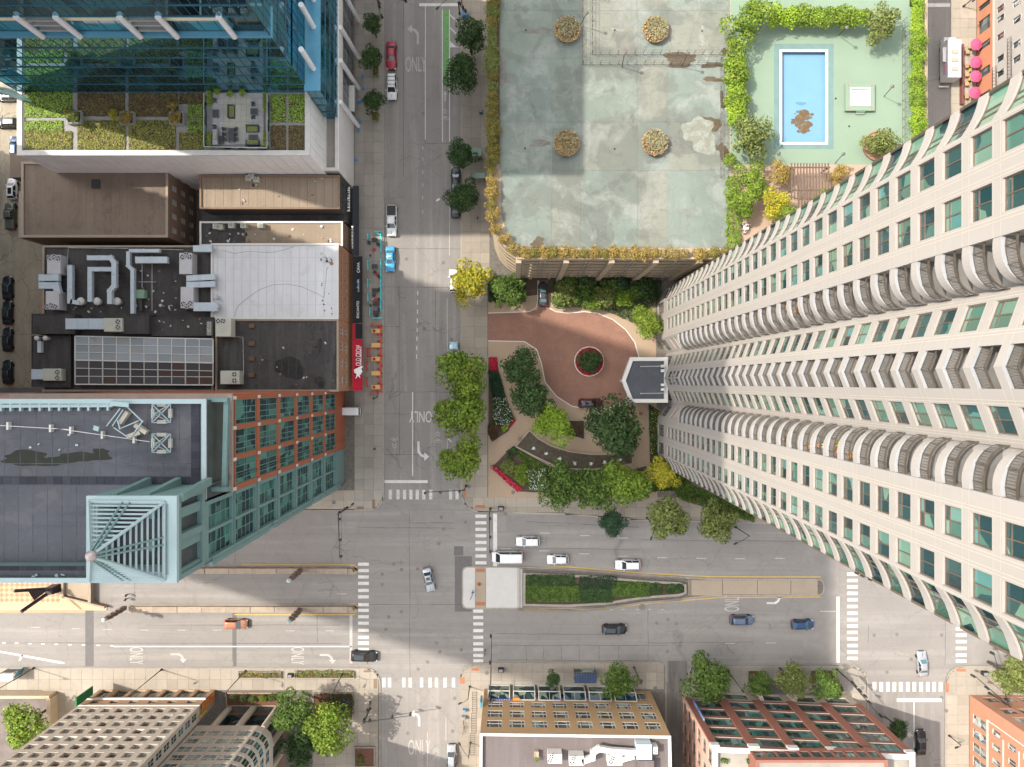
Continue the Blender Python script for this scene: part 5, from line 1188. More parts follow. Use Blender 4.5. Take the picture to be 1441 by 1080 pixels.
fr_w=M('pale_frame',(.5,.48,.45),(.45,.43,.4),2.);fr_d=M('dark_frame',(.05,.05,.05),(.07,.07,.07),2.)
g_pale=glass('pale_window',[(.34,.34,.34),(.40,.39,.38),(.28,.29,.3)],nsc=.4,lo=.9,hi=.95,rough=.3);g_dk=glass('dark_window',[(.05,.07,.07),(.08,.1,.1),(.03,.045,.05),(.14,.16,.16)],nsc=.5)
Z1=11.8
t=thing('brown_roof_building','brick building with brown gravel roof beside the alley','building',(*P(130,280,0),0))
fp=rect(30,228,236,334,Z1)
L_=fp[2][1]-fp[1][1]
building(t,fp,0,Z1,brickm,rf_brown,capb,.25,.4,{1:[(a,b,z,z+1.7)for a,b in even(L_,5,1.0,.4)for z in(1.5,5.0,8.4)]},.15,fr_w,g_pale,(.5,),())
mb=MB();q=rect(129,253,140,265,Z1);mb.prism(q,Z1-.3,Z1+.1);part('roof_hatch',mb,rf_black,t)
mb=MB();q=rect(14,216,46,250,9);mb.prism(q,0,9);part('stair_block',mb,rf_brown,t)
mb=MB();q=rect(23,268,31,334,Z1);mb.prism(q,0,Z1-.6);part('side_wall',mb,capb,t)
t=thing('tan_roof_building','narrow building with tan gravel roof under the white panel wall','building',(*P(380,270,0),0))
fp=rect(281,247,478,294,11);building(t,fp,0,11,M('dark_facade',(.05,.045,.045),(.07,.065,.06),2.),rf_tan,brickm,.3,.3,{1:[(a,b,z,z+1.7)for a,b in even(fp[2][1]-fp[1][1],3,1.0,.4)for z in(4.8,7.8)]},.2,fr_d,g_dk)
t=thing('rear_roof_building','low tan roof strip with small fans between two taller roofs','building',(*P(380,325,0),0))
fp=rect(281,312,482,346,8.6);building(t,fp,0,8.6,brickm,rf_tan,M('white_cap',(.55,.53,.5)),.3,.3)
mb=MB();q=rect(281,298,486,311,7);mb.prism(q,0,6.4);part('gap_roof',mb,rf_black,t)
mb=MB();q=rect(283,313,345,345,8.4);mb.prism(q,8,8.42);part('roof_patch',mb,rf_black,t)
ZW=12.4
wr=thing('white_roof_building','orange brick building with white membrane roof above the black awnings','building',(*P(390,400,0),0))
fp=rect(297,343,476,449,ZW);L_=fp[2][1]-fp[1][1]
building(wr,fp,0,ZW,brick_o,rf_white,M('white_cap',(.55,.53,.5)),.25,.25,{1:[(a,b,z,z+1.5)for a,b in even(L_,8,.75,.3)for z in(5.6,8.8)]},.2,fr_w,g_dk,(.5,),())
br=thing('black_roof_building','orange brick building with puddled black roof above the red awning','building',(*P(410,500,0),0))
fp=rect(303,449.6,476,551,ZW-.2);L_=fp[2][1]-fp[1][1]
building(br,fp,0,ZW-.2,brick_o,rf_black,capb,.3,.3,{1:[(a,b,z,z+2.0)for a,b in even(L_,4,2.1,.5)for z in(5.2,8.5)]},.2,fr_w,g_dk,(.33,.66),(.5,))
slabm=M('puddle',(.02,.02,.022),(.035,.033,.032),1.,rough=.5,spec=.1)
for px,py,rx,ry in((408,518,2.6,2.0),(450,486,.5,1.2),(450,538,.9,1.0)):
 x,y=P(px,py,ZW-.5);mb=MB();mb.face(blob(x,y,rx,ry,ZW-.494));part('puddle',mb,slabm,br)
mr_=thing('mechanical_roof_building','black roofed building crowded with silver ducts and fans','building',(*P(180,440,0),0))
fp=rect(60,346,300,551,11.6);building(mr_,fp,0,11.6,brickm,rf_black,capb,.3,.3)
for(x0,y0,x1,y1,z)in((45,442,105,470,13.2),(172,442,210,470,13.4),(214,447,302,473,12.4),(45,473,100,545,12.0)):
 mb=MB();q=rect(x0,y0,x1,y1,z);mb.prism(q,0 if x0==45 else 11,z);mb.ringpoly(inset(q,-.03),inset(q,.12),z,z+.12);part('roof_block',mb,rf_black,mr_)
mb=MB()
for y0,y1 in((415,440),):
 for k in range(16):a=P(57+(k%2)*2,y0+k*1.6,11.5);mb.box(a[0],a[1]-.18,10.6,a[0]+.5,a[1],11.5)
part('brick',mb,brick_o,mr_,kind='stuff')
alu=layered('duct_metal',(.42,.47,.51),[('noise',.8,.4,.7,(.36,.41,.46),.7),('noise',3,.55,.75,(.5,.54,.57),.5),('noise',1.2,.64,.75,(.25,.2,.16),.4)],rough=.5,bump=.08)
unitm=layered('unit_metal',(.44,.43,.44),[('noise',.8,.4,.7,(.38,.37,.38),.7),('noise',1.3,.62,.75,(.2,.13,.09),.5)],rough=.6,bump=.05)
unit_c=layered('unit_cream',(.45,.45,.38),[('noise',.8,.4,.7,(.38,.38,.32),.7)],rough=.6)
fan_d=M('fan_dark',(.03,.03,.03));
ZR=11.35
def duct(pts,wpx,label,z=ZR+.9,hgt=.75,zoff=ZR):
 w_=wpx*(H-z-hgt)/F;c=[P(x,y,z+hgt)for x,y in pts];t=thing('air_duct',label,'duct',(*c[0],ZR))
 for k,(a,b)in enumerate(zip(c,c[1:])):
  a,b=Vector(a),Vector(b);d=(b-a).normalized()
  n_=max(1,int((b-a).length/1.8))
  for q in range(n_):
   p0=a+(b-a)*q/n_+d*.01-(d*w_/2 if q==0 and k else Vector((0,0)));p1=a+(b-a)*(q+1)/n_-d*.02+(d*w_/2 if q==n_-1 else Vector((0,0)))
   mb=MB();mb.bar((*p0,z+hgt/2+.003*k),(*p1,z+hgt/2+.003*k),w_,hgt);mb.bar((*(p0+d*.02),z+hgt/2),(*(p0+d*.1),z+hgt/2),w_+.08,hgt+.08);part('duct_section',mb,alu,t)
  m_=(a+b)/2;mb=MB();mb.box(m_.x-.08,m_.y-.08,ZR,m_.x+.08,m_.y+.08,z);part('support',mb,brickm,t)
 return t
def fan_unit(x0,y0,x1,y1,z,fans,label,mat=unitm,z0=ZR,fr=.42):
 q=rect(x0,y0,x1,y1,z);c=((q[0][0]+q[2][0])/2,(q[0][1]+q[2][1])/2);t=thing('rooftop_unit',label,'air conditioner',(*c,z0))
 mb=MB();mb.rbox(*c,z0,z,q[1][0]-q[0][0],q[2][1]-q[1][1],0,.05);part('housing',mb,mat,t)
 for fx,fy in fans:
  x,y=P(fx,fy,z);f=MB();f.lathe(x,y,[(fr+.07,z),(fr+.07,z+.12),(fr,z+.12),(fr,z+.03)],14);o=part('fan_guard',f,mat,t)
  f=MB();f.cyl(x,y,z,z+.04,fr,n=14);me=f.mesh('fan_well',fan_d,off=tuple(WO[t.name]));q2=inst('fan_well',me,o,(0,0,0),local=True)
  f=MB()
  for k in range(4):a=k*1.57+fx;f.bar((x,y,z+.07),(x+fr*.9*math.cos(a),y+fr*.9*math.sin(a),z+.07),.13,.02)
  f.cyl(x,y,z+.04,z+.1,.1,n=8);inst('fan_blade',f.mesh('fan_blade',unitm,off=tuple(WO[t.name])),o,(0,0,0),local=True)
 return t
fan_unit(66,359,85,386,ZR+2.2,((70,363),(76,362),(82,364)),'upper grey fan unit at the left edge of the black roof');fan_unit(64,410,83,436,ZR+2.2,((67,432),(72,430),(78,432)),'lower grey fan unit at the left edge of the black roof')
fan_unit(252,356,270,386,ZR+2.2,((257,362),(262,359),(267,362)),'upper grey fan unit beside the white roof');fan_unit(254,404,272,434,ZR+2.2,((258,428),(263,431),(268,427)),'lower grey fan unit beside the white roof')
fan_unit(146,448,172,467,ZR+2.6,((166,453),(166,461)),'cream air unit in the middle strip of the black roof',unit_c);fan_unit(303,448,325,474,ZW+1.6,((307,452),(314,452)),'cream air unit at the corner of the white roof',unit_c,ZW-.4)
fan_unit(310,522,337,541,ZW+1.5,((330,527),(330,536)),'cream air unit at the lower left of the puddled roof',unit_c,ZW-.5);fan_unit(60,519,86,536,ZR+2.,((81,524),(81,532)),'cream air unit at the lower left corner of the black roof',unit_c,ZR+.6)
fan_unit(291,453,297,472,ZR+1.8,((294,456),(294,462),(294,469)),'narrow fan unit left of the cream corner unit',unit_c,fr=.3)
duct([(54,391),(78,391),(78,380)],9,'upper bent silver duct poking out over the alley',ZR+1.4);duct([(54,402),(78,402),(80,410)],9,'lower bent silver duct poking out over the alley',ZR+1.4)
duct([(98,373),(98,424)],7,'straight vertical silver duct by the left fans');duct([(98,424),(108,426)],6,'short duct foot leading to the left mushroom vent')
duct([(126,425),(126,379),(158,379)],6,'hooked silver duct to the middle mushroom vent');duct([(122,363),(155,363),(160,370),(160,402),(154,410),(154,425)],6.5,'long curled silver duct to the right mushroom vent',ZR+1.3)
duct([(181,353),(222,353)],5,'thin horizontal duct at the top of the black roof');duct([(190,366),(231,366)],9,'broad flat duct at the top of the black roof',ZR+1.3);duct([(180,354),(180,374),(186,380),(186,440)],5,'long straight duct down the middle of the black roof',ZR+1.1)
duct([(92,456),(140,456)],15,'large silver duct beside the cream middle unit',ZR+1.6);duct([(298,350),(276,350)],9,'short duct at the top left corner of the white roof',ZR+1.6)
duct([(262,392),(298,390)],8,'upper of two ducts reaching the white roof',ZR+1.3);duct([(262,401),(298,400)],8,'lower of two ducts reaching the white roof',ZR+1.25);duct([(304,436),(300,432),(278,432)],12,'curved duct at the lower left corner of the white roof',ZR+1.5)
duct([(44,527),(58,527)],14,'silver duct ending over the alley by the cream unit',ZR+1.2);duct([(55,480),(55,494)],5,'small vertical duct below twin vents at the alley edge',ZR+.8)
def vent(px,py,r,label,z=ZR,mat=can_w):
 t=thing('mushroom_vent',label,'vent',(*P(px,py,z+1.4),z));x,y=P(px,py,z+1.4)
 mb=MB();mb.cyl(x,y,z,z+1.0,r*.7,n=16);part('pipe',mb,alu,t);mb=MB();mb.lathe(x,y,[(r,z+.95),(r,z+1.1),(r*.8,z+1.3),(r*.75,z+1.32),(r*.3,z+1.42)],18);part('cap',mb,mat,t)
for k,x in enumerate((112,135,163)):vent(x,424,.72,['left','middle','right'][k]+' of three round white mushroom vents on the black roof')
vent(50,476,.45,'left of twin small vents at the alley edge',12);vent(62,476,.45,'right of twin small vents at the alley edge',12);vent(225,430,.3,'small grey roof vent right of the long duct',ZR,alu);vent(302,418,.5,'small dark capped vent at the edge of the white roof',ZW-.3,unitm)
t=thing('exhaust_fan','green exhaust fan box on the black roof','fan',(*P(197,414,ZR),ZR));mb=MB();q=rect(190,408,203,420,ZR+1.2);mb.prism(q,ZR,ZR+1.2);part('housing',mb,M('green_box',(.16,.25,.19),(.2,.3,.22),2.),t);mb=MB();a=P(197,425,ZR+.8);mb.tube([(a[0],a[1]+.6,ZR+.7),(a[0],a[1]-1.6,ZR+.5)],.35,10);part('duct',mb,rf_black,t)
pip=M('roof_pipe',(.4,.42,.44),(.3,.3,.3),2.,rough=.5)
t=thing('roof_pipes','thin grey pipes running along the black roof','pipe',(*P(200,350,ZR),ZR))
for p in([(95,372),(96,349),(180,350)],[(222,351),(258,352)],[(200,360),(200,405)],[(214,360),(214,438)],[(195,397),(220,397)],[(98,472),(98,540)],[(326,474),(343,475),(344,530)]):
 mb=MB();mb.tube([(*P(x,y,ZR+.4),ZR+.4 if x<320 else ZW-.3)for x,y in p],.06,6);part('pipe',mb,pip,t)
skl=thing('glazed_skylight','long pitched glass skylight with white bars on the black roof','skylight',(*P(200,508,ZR),ZR))
gsk=glass('skylight_glass',[(.20,.22,.24),(.23,.25,.27),(.18,.20,.22),(.21,.21,.21)],rough=.3,nsc=.4,lo=.95,hi=.99,dark=(.1,.08,.08),ior=1.2);gsd=glass('skylight_low',[(.09,.095,.10),(.11,.11,.115),(.10,.075,.07),(.08,.08,.085)],lo=.95,hi=.99,rough=.25,nsc=.4,ior=1.2)
zr_=ZR+2.6;zl_=ZR+1.2;xa,xb=106,300
def sk(x,f):
 z=zl_+(zr_-zl_)*(f if f<=1 else 2-f);y=473.5+(507-473.5)*f if f<=1 else 507+(541-507)*(f-1)
 y+=(x-xa)/(xb-xa)*(4 if f<1.5 else 1)
 q=P(x,y,z);return Vector((*q,z))
nxp=10
fs_=[0,1/3,2/3,1,4/3,5/3,2]
for i in range(nxp):
 x0,x1=xa+(xb-xa)*i/nxp,xa+(xb-xa)*(i+1)/nxp
 for j in range(6):
  mb=MB();q=[sk(x0,fs_[j]),sk(x1,fs_[j]),sk(x1,fs_[j+1]),sk(x0,fs_[j+1])];mb.rings([[p-Vector((0,0,.06))for p in q[::-1]],q[::-1]]);part('pane',mb,gsk if j<3 else gsd,skl)
mb=MB()
for i in range(nxp+1):
 x=xa+(xb-xa)*i/nxp
 for f0,f1 in((0,1),(1,2)):mb.bar(sk(x,f0)+Vector((0,0,.05)),sk(x,f1)+Vector((0,0,.05)),.13 if i%2 else .2,.12)
for f in fs_:mb.bar(sk(xa,f)+Vector((0,0,.055)),sk(xb,f)+Vector((0,0,.055)),.22 if f in(0,1,2)else .12,.12)
part('glazing_bar',mb,M('bar_white',(.55,.55,.52),(.48,.48,.45),2.),skl)
mb=MB();q=rect(104,474,302,543,ZR+.9);mb.ringpoly(inset(q,.3),inset(q,.5),ZR,zl_);part('curb',mb,capb,skl)
for k,(px,py)in enumerate(((303,318),(309,319),(325,317),(342,317),(366,317),(353,248),(360,252),(349,250))):fan_unit(px-4,py-3,px+4,py+4,9.6 if py>300 else 11.6,((px,py),),['leftmost small box unit in the gap between roofs','second small box unit in the gap between roofs','third small box unit in the gap between roofs','fourth pale box unit in the gap between roofs','rightmost pale box unit in the gap between roofs','small box unit at the top of the tan roof','white box unit at the top of the tan roof','box unit beside an orange can on the tan roof'][k],unit_c,8.3 if py>300 else 10.7,.28)
def awning(x0,x1,y0,y1,mat,label,name='awning',zi=4.6,zo=3.4):
 a,b=P(x0,y0,zi),P(x0,y1,zi);c,d=P(x1,y1,zo),P(x1,y0,zo)
 t=thing(name,label,'awning',(*a,zo));mb=MB();mb.rings([[(*b,zi-.08),(*c,zo-.08),(*d,zo-.08),(*a,zi-.08)],[(*b,zi),(*c,zo),(*d,zo),(*a,zi)]]);part('canopy',mb,mat,t)
 mb=MB();mb.rings([[(*c,zo-.5),(c[0]+.04,c[1],zo-.5),(d[0]+.04,d[1],zo-.5),(*d,zo-.5)],[(*c,zo),(c[0]+.04,c[1],zo),(d[0]+.04,d[1],zo),(*d,zo)]]);part('valance',mb,mat,t)
 t['_s']=0;del t['_s'];return t
aw_k=M('awning_black',(.014,.015,.018),(.02,.021,.024),2.);aw_g=M('awning_grey',(.03,.033,.04),(.04,.042,.05),2.);aw_r=M('awning_red',(.46,.012,.035),(.40,.010,.03),1.)
wtx=M('sign_white',(.8,.8,.78))
def awtext(body,px,py,size,t,mat=wtx,z=4.06,sx=1.,sy=1.):
 x,y=P(px,py,z);return text(body,size,(x,y,z),R(90),mat,t,sx,sy,tilt=0,ext=.01)
t=awning(496,504,262,360,aw_g,'dark grey awning with white lettering beside the tan roof building')
def scribble(t,px,y0,y1,z,hgt,mat,n,seed=1):
 mb=MB();rs=random.Random(seed);x,ya=P(px,y1,z);_,yb=P(px,y0,z)
 for k in range(n):
  y=ya+(yb-ya)*(k+.15)/n;q=(yb-ya)/n*.62
  mb.box(x-hgt*rs.uniform(.6,1),y,z,x,y+q*.35,z+.01);mb.box(x-hgt*rs.uniform(.1,.9),y+q*.35,z,x-hgt*.02,y+q,z+.01)
 part('lettering',mb,mat,t)
scribble(t,492.5,262,298,6.0,.55,wtx,15,2);scribble(t,497,318,350,4.7,.4,wtx,16,3)
t=awning(496,509,361,455,aw_k,'black awning lettered CAVA and ENCANTO over the patio')
awtext('CAVA',504.5,377,1.0,t,z=4.35,sx=.75,sy=.75);scribble(t,505.5,393,411,4.35,.5,M('sign_blue',(.45,.55,.62)),10,4);awtext('ENCANTO',503.8,436,.8,t,z=4.35,sx=.85,sy=.8)
t=awning(500,509,456,477,aw_k,'short black awning next to the red one');mb=MB();mb.box(*P(496.3,477,4.6),4.5,*P(500,456,4.6),4.7);part('canopy',mb,aw_r,t)
t=awning(496,509,478,550,aw_r,'long crimson awning with a crow emblem and OLD CROW lettering')
awtext('OLD CROW',504.5,500.5,1.2,t,z=4.4,sx=.60,sy=1.1)
x,y=P(504.5,525,4.4);mb=MB();mb.face([(x+a,y+b,4.4)for a,b in((-.9,.6),(-.3,.9),(.5,1.3),(.9,1.2),(.5,.8),(.75,.2),(.2,-.4),(.35,-1.0),(-.1,-.6),(-.6,-1.2),(-.35,-.3),(-.8,.1))]);part('emblem',mb,wtx,t)
mb=MB();a=P(507.6,528,4.2);b=P(508.3,488,4.2);mb.box(a[0],a[1],4.15,b[0],b[1],4.2);part('underline',mb,wtx,t)
# dark tower block with teal spire, left
def og(x,y):return g(x,y)
teal=layered('teal_metal',(.225,.36,.345),[('noise',.3,.4,.7,(.19,.31,.295),.7),('noise',(.4,.4,2),.5,.7,(.27,.4,.385),.4),('noise',(2,2,.3),.58,.75,(.13,.2,.19),.4)],rough=.5,rnd=.04)
teal_l=layered('teal_light',(.42,.54,.55),[('noise',.3,.4,.7,(.37,.48,.49),.7),('noise',1.5,.58,.72,(.3,.38,.38),.4)],rough=.5,rnd=.03)
orb=layered('terracotta_wall',(.30,.095,.048),[('noise',.5,.4,.7,(.25,.08,.042),.7),('noise',10,.4,.7,(.35,.125,.07),.4)],rough=.75)
gteal=glass('teal_window',[(.05,.16,.13),(.08,.2,.16),(.03,.08,.07),(.05,.12,.10),(.015,.04,.04)],nsc=.5,ior=1.12,rough=.2)
rf_slate=layered('slate_roof',(.055,.057,.063),[('noise',.12,.4,.7,(.074,.076,.088),.9),('noise',.25,.55,.6,(.095,.092,.095),.45),('noise',(.06,.5,1),.55,.66,(.04,.042,.052),.6),('noise',1.2,.5,.7,(.09,.092,.10),.35),('noise',8,.5,.75,(.11,.11,.12),.35)],bump=.15)
pinkw=layered('pink_wall',(.42,.27,.24),[('noise',.3,.4,.7,(.37,.24,.21),.7)])
ot=thing('terracotta_office_tower','dark roofed tower with terracotta and teal window grid facing the street','tower',(*og(300,620),0))
ZM=63.0;ZO=56.7;ZB=70.5
wall=MB();a,b=og(485.5,631),og(485.5,549);L_=(Vector(b)-Vector(a)).length
hl=[];lv=[7.5,15.8,24.0,32.2,40.3,48.4]
for s0,s1 in even(L_,3,3.0,.35):
 for z in lv:hl.append((s0,s1,z,z+6.9))
facade(wall,a,b,0,ZO-.12,hl,.24)
for h in hl:window(ot,a,b,*h,.24,M('teal_frame',(.12,.24,.22),(.1,.2,.19),1.),gteal,(.2,.45,.7),(.44,.56),.09)
sl=inset([og(300,631),og(485.5,631),og(485.5,549),og(300,549)],0)
wall.quad((*sl[2],0),(*sl[3],0),(*sl[3],ZO-.12),(*sl[2],ZO-.12));wall.quad((*sl[0],0),(*sl[1],0),(*sl[1],ZO-.12),(*sl[0],ZO-.12))
part('terracotta_wall',wall,orb,ot)
for z in[z_+7.45 for z_ in lv]:
 for y in(552,577.5,604,629):mb=MB();q=og(485.9,y);mb.box(q[0],q[1]-.2,z-.3,q[0]+.12,q[1]+.2,z+.5);part('stone_block',mb,can_w,ot)
mb=MB();mb.prism(sl,ZO-.9,ZO-.5);part('setback_roof',mb,conc_grey,ot);mb=MB();mb.ringpoly(inset(sl,-.08),inset(sl,.5),ZO-.5,ZO);part('parapet',mb,M('cornice_tan',(.30,.25,.21),(.25,.21,.18),1.),ot)
wall=MB();a,b=og(484.5,679.5),og(484.5,631.2);L_=(Vector(b)-Vector(a)).length;hl=[]
lv2=[7.5,15.8,24.0,32.2,40.3,48.4,56.0]
for s0,s1 in even(L_,2,2.75,.3):
 for z in lv2:hl.append((s0,s1,z,z+6.6))
facade(wall,a,b,0,63.9,hl,.4)
for h in hl:window(ot,a,b,*h,.4,M('teal_frame',(.12,.24,.22)),gteal,(.5,),(.2,.4,.6,.8),.1)
sp_=rect(122,699,248,820,ZB)
wall.quad((*og(300,679.5),0),(*og(484.5,679.5),0),(*og(484.5,679.5),63.9),(*og(300,679.5),63.9))
for y in(679,655.5,632.5):
 for x in(484,467):q=og(x,y);wall.box(q[0]-.55,q[1]-.5+(.5 if y==679 else 0),63.9,q[0]+.02,q[1]+.5+(.4 if y==679 else 0),69.4)
part('teal_wall',wall,teal,ot)
mb=MB();mb.prism([og(430,679.3),og(484.3,679.3),og(484.3,631.5),og(430,631.5)],63.5,63.95);part('loggia_floor',mb,rf_slate,ot)
mb=MB();q=[og(484.6,679.6),og(484.6,676),og(430,676),og(430,679.6)];mb.prism(q if area(q)>0 else q[::-1],69.4,ZB-.3);part('beam',mb,teal,ot)
for j in range(3):mb=MB();z=12+j*20;q=og(485.6,683);mb.box(q[0]-.3,q[1],z-9,q[0],q[1]+1.0,z+10);part('corner_fin',mb,teal,ot)
for z in[z_-.45 for z_ in lv2]:a=og(484.8,680);mb=MB();mb.box(a[0],a[1],z,a[0]+.18,a[1]+6.9,z+.12);part('teal_band',mb,teal,ot)
mp=[P(-700,821,ZM),P(280,821,ZM),P(280,699,ZM),P(289,699,ZM),P(289,561,ZM),P(-700,561,ZM)]
mp=[P(-700,819,ZM),P(250,819,ZM),P(250,703,ZM),P(289,703,ZM),P(289,563,ZM),P(-700,563,ZM)]
wall=MB()
for i in range(6):a,b=mp[i],mp[(i+1)%6];wall.quad((*a,0),(*b,0),(*b,ZM-.1),(*a,ZM-.1))
part('wall',wall,pinkw,ot)
wall=MB();a,b=mp[3],mp[4];L_=(Vector(b)-Vector(a)).length;wall.quad((a[0]+.03,a[1],ZO),(b[0]+.03,b[1],ZO),(b[0]+.03,b[1],ZM-.4),(a[0]+.03,a[1],ZM-.4));part('setback_glazing',wall,M('dark_glazing_shade',(.06,.075,.075),(.04,.05,.05),.6,rough=.4),ot)
mb=MB();mb.ringpoly(inset(mp,-.1),inset(mp,.42),ZM-.1,ZM+.05);mb.ringpoly(inset(mp,.03),inset(mp,.35),ZM-.8,ZM-.1);part('parapet',mb,teal_l,ot)
for q in((-700,565,287,703),(-700,703,249,817)):mb=MB();mb.prism(rect(*q,ZM-.6),ZM-1,ZM-.6);part('roof',mb,rf_slate,ot)
mb=MB();q=rect(290,572,320,690,ZO+1);
for y0,y1 in((560,566),(686,692)):q=rect(290,y0,320,y1,ZM-1.5);mb.prism(q,ZM-2.4,ZM-1.4)
a,b=P(319,566,ZM-2),P(316,688,ZM-2);mb.bar((*a,ZM-2),(*b,ZM-2),.5,.5);part('outrigger',mb,teal,ot)
paver_m=M('roof_paver',(.028,.03,.04),(.036,.038,.048),1.,rnd=.25)
def paver_row(x0,y0,x1,y1,n,vert=False):
 for k in range(n):
  if vert:q=rect(x0,y0+(y1-y0)*k/n+.15,x1,y0+(y1-y0)*(k+1)/n-.15,ZM-.58)
  else:q=rect(x0+(x1-x0)*k/n+.15,y0,x0+(x1-x0)*(k+1)/n-.15,y1,ZM-.58)
  mb=MB();mb.prism(q,ZM-.6,ZM-.54);part('roof_paver',mb,paver_m,ot)
paver_row(-8,671,268,682,23);paver_row(-8,793,118,803,11);paver_row(269,565,281,682,10,True)
for px,py,rx,ry in((40,646,3.2,.75),(112,644,3.0,.6),(78,650,1.2,.4),(142,637,1.0,.4)):
 x,y=P(px,py,ZM-.6);mb=MB();mb.face(blob(x,y,rx,ry,ZM-.594+random.random()*.003,34,.4));part('puddle',mb,M('puddle_green',(.02,.024,.018),(.028,.03,.022),1.,rough=.5,spec=.1),ot)
def davit(px,py,label):
 t=thing('antenna_mount',label,'antenna mount',(*P(px,py,ZM),ZM-.6));z=ZM-.2
 for dx,dy,w_,h_ in((0,-12,13,5),(0,12,13,5),(-12,0,5,13),(12,0,5,13)):
  q=rect(px+dx-w_/2,py+dy-h_/2,px+dx+w_/2,py+dy+h_/2,z);mb=MB();mb.prism(q,ZM-.55,z);part('ballast',mb,M('ballast',(.42,.38,.31),(.36,.32,.27),2.),t)
 a=[(*P(px+sx*13,py+sy*13,z+.2),z+.2)for sx,sy in((-1,-1),(1,-1),(1,1),(-1,1))]
 mb=MB();mb.bar(a[0],a[2],.1,.1);mb.bar(a[1],a[3],.1,.1);c=(*P(px,py,z),z+1.6)
 for k in range(4):mb.bar(a[k],a[(k+1)%4],.07,.07);mb.bar(a[k],c,.07,.07)
 mb.bar((c[0],c[1],z),c,.15,.15);part('frame',mb,teal_l,t)
davit(227,582,'upper square antenna mount with beige blocks on the slate roof');davit(227,624,'lower square antenna mount with beige blocks on the slate roof')
t=thing('fallen_antenna_frame','tangled leaning metal frame beside the antenna mounts','frame',(*P(180,590,ZM),ZM-.5));z=ZM+.2
for(x0,y0,x1,y1,w_)in((150,600,172,575,.1),(158,600,176,577,.1),(176,570,204,594,.12),(160,602,184,616,.1),(168,604,198,592,.1),(184,616,204,592,.12),(165,590,172,604,.12),(132,602,142,604,.5),(155,568,184,570,.5)):
 mb=MB();mb.bar((*P(x0,y0,z),z),(*P(x1,y1,z),z+.4),w_,.1);part('strut',mb,teal_l,t)
for(x,y,a)in((173,588,55),(197,604,-35),(187,612,20)):mb=MB();mb.rbox(*P(x,y,z),ZM-.5,z,1.5,.45,R(a));part('ballast',mb,MATS['ballast'],t)
def rope_rail(x0,y0,x1,y1,label,n,wd,mat):
 t=thing('roof_track',label,'rail',(*P(x0,y0,ZM),ZM-.5));a,b=P(x0,y0,ZM),P(x1,y1,ZM)
 mb=MB();mb.bar((*a,ZM-.1),(*b,ZM-.1),wd,.12);part('rail',mb,mat,t)
 for k in range(n):f=(k+.5)/n;x=a[0]+(b[0]-a[0])*f;y=a[1]+(b[1]-a[1])*f;mb=MB();mb.rbox(x,y,ZM-.55,ZM-.02,.22,wd+.75,0);part('bracket',mb,mat,t)
rope_rail(-20,572,158,571,'pale blue roof track along the top edge of the slate roof',13,.35,teal_l)
rope_rail(-20,598,100,605,'thin white roof track slanting across the slate roof',2,.06,can_w);rope_rail(76,603,210,622,'thin white roof track leading to the lower antenna mount',3,.06,can_w)
spire=thing('teal_spire','open pyramid spire of pale teal beams on the tower corner','spire',(*P(185,760,ZB),ZB))
bx=MB()
facade(bx,sp_[1],sp_[2],63.95,ZB-.1,[(.5,3.8,64.6,69.4),(4.5,7.8,64.6,69.4)],.6)
mb=MB();mb.box(sp_[1][0]-.8,sp_[1][1]+.2,64.2,sp_[1][0]-.62,sp_[2][1]-.2,70);part('loggia_shade_plane',mb,M('dark_glazing_shade',(.06,.075,.075),(.04,.05,.05),.6,rough=.4),ot)  # dark plane set inside the loggia openings to stand for their shade
for i in(0,2,3):a,b=sp_[i],sp_[(i+1)%4];bx.quad((*a,63.95 if i==1 else 0),(*b,63.95 if i==1 else 0),(*b,ZB-.1),(*a,ZB-.1))
part('box_wall',bx,teal,ot)
mb=MB();mb.ringpoly(inset(sp_,-.05),inset(sp_,.75),ZB-.5,ZB);part('rim',mb,teal_l,spire)
mb=MB();mb.ringpoly(inset(sp_,.74),inset(sp_,1.0),ZB-3,ZB-.1);part('inner_wall',mb,teal_l,spire)
mb=MB();mb.prism(inset(sp_,.9),ZB-3.5,ZB-3);part('floor',mb,rf_slate,spire)
zc0=ZB+.1;za=76.6
cor=[Vector((*P(x,y,zc0),zc0))for x,y in((126,818),(231,816),(231,707),(125,706))];apx=Vector((*P(131,779,za),za))
apx=Vector(((cor[0].x+cor[1].x)/2,(cor[0].y+cor[3].y)/2,za))
def place_ap():
 return apx
for i in range(4):
 a,b=cor[i],cor[(i+1)%4]
 mb=MB();mb.bar(a,apx,.26,.26);part('hip_beam',mb,teal_l,spire)
 mb=MB();mb.bar(a,b,.3,.25);part('base_beam',mb,teal_l,spire)
 m_=(a+b)/2;d=(b-a).normalized()*.28
 for s_ in(-1,1):mb=MB();mb.bar(m_+d*s_*1.3,apx+d*s_*.5-(apx-m_)*.05+Vector((0,0,.25)),.16,.16);part('rafter',mb,teal,spire)
 for k in range(1,12):f=k/12.5;mb=MB();mb.bar(a+(apx-a)*f,b+(apx-b)*f,.17,.12);part('slat',mb,teal_l,spire)
mb=MB();mb.lathe(apx.x,apx.y,[(.45,za-.4),(.5,za),(.35,za+.2),(.05,za+.3)],14);part('apex_cap',mb,M('copper_cap',(.30,.24,.22),(.35,.3,.3),2.,rough=.4,metal=.5),spire)
for px in(152,198,245):mb=MB();a=P(px+10,690,ZB-1);b=P(px-4,700,ZB-1);mb.bar((a[0],a[1],ZM),(a[0],b[1],ZB-.8),.8,.6);part('brace',mb,teal,ot)
nb=thing('neighbour_high_rise','tall high rise just outside the left edge of the photo','tower',(*og(-230,400),0))
mb=MB();npoly=[og(-400,607),og(-62,607),og(-62,195),og(-400,195)];HN=219.;mb.prism(npoly,0,HN);part('wall',mb,pgl,nb)
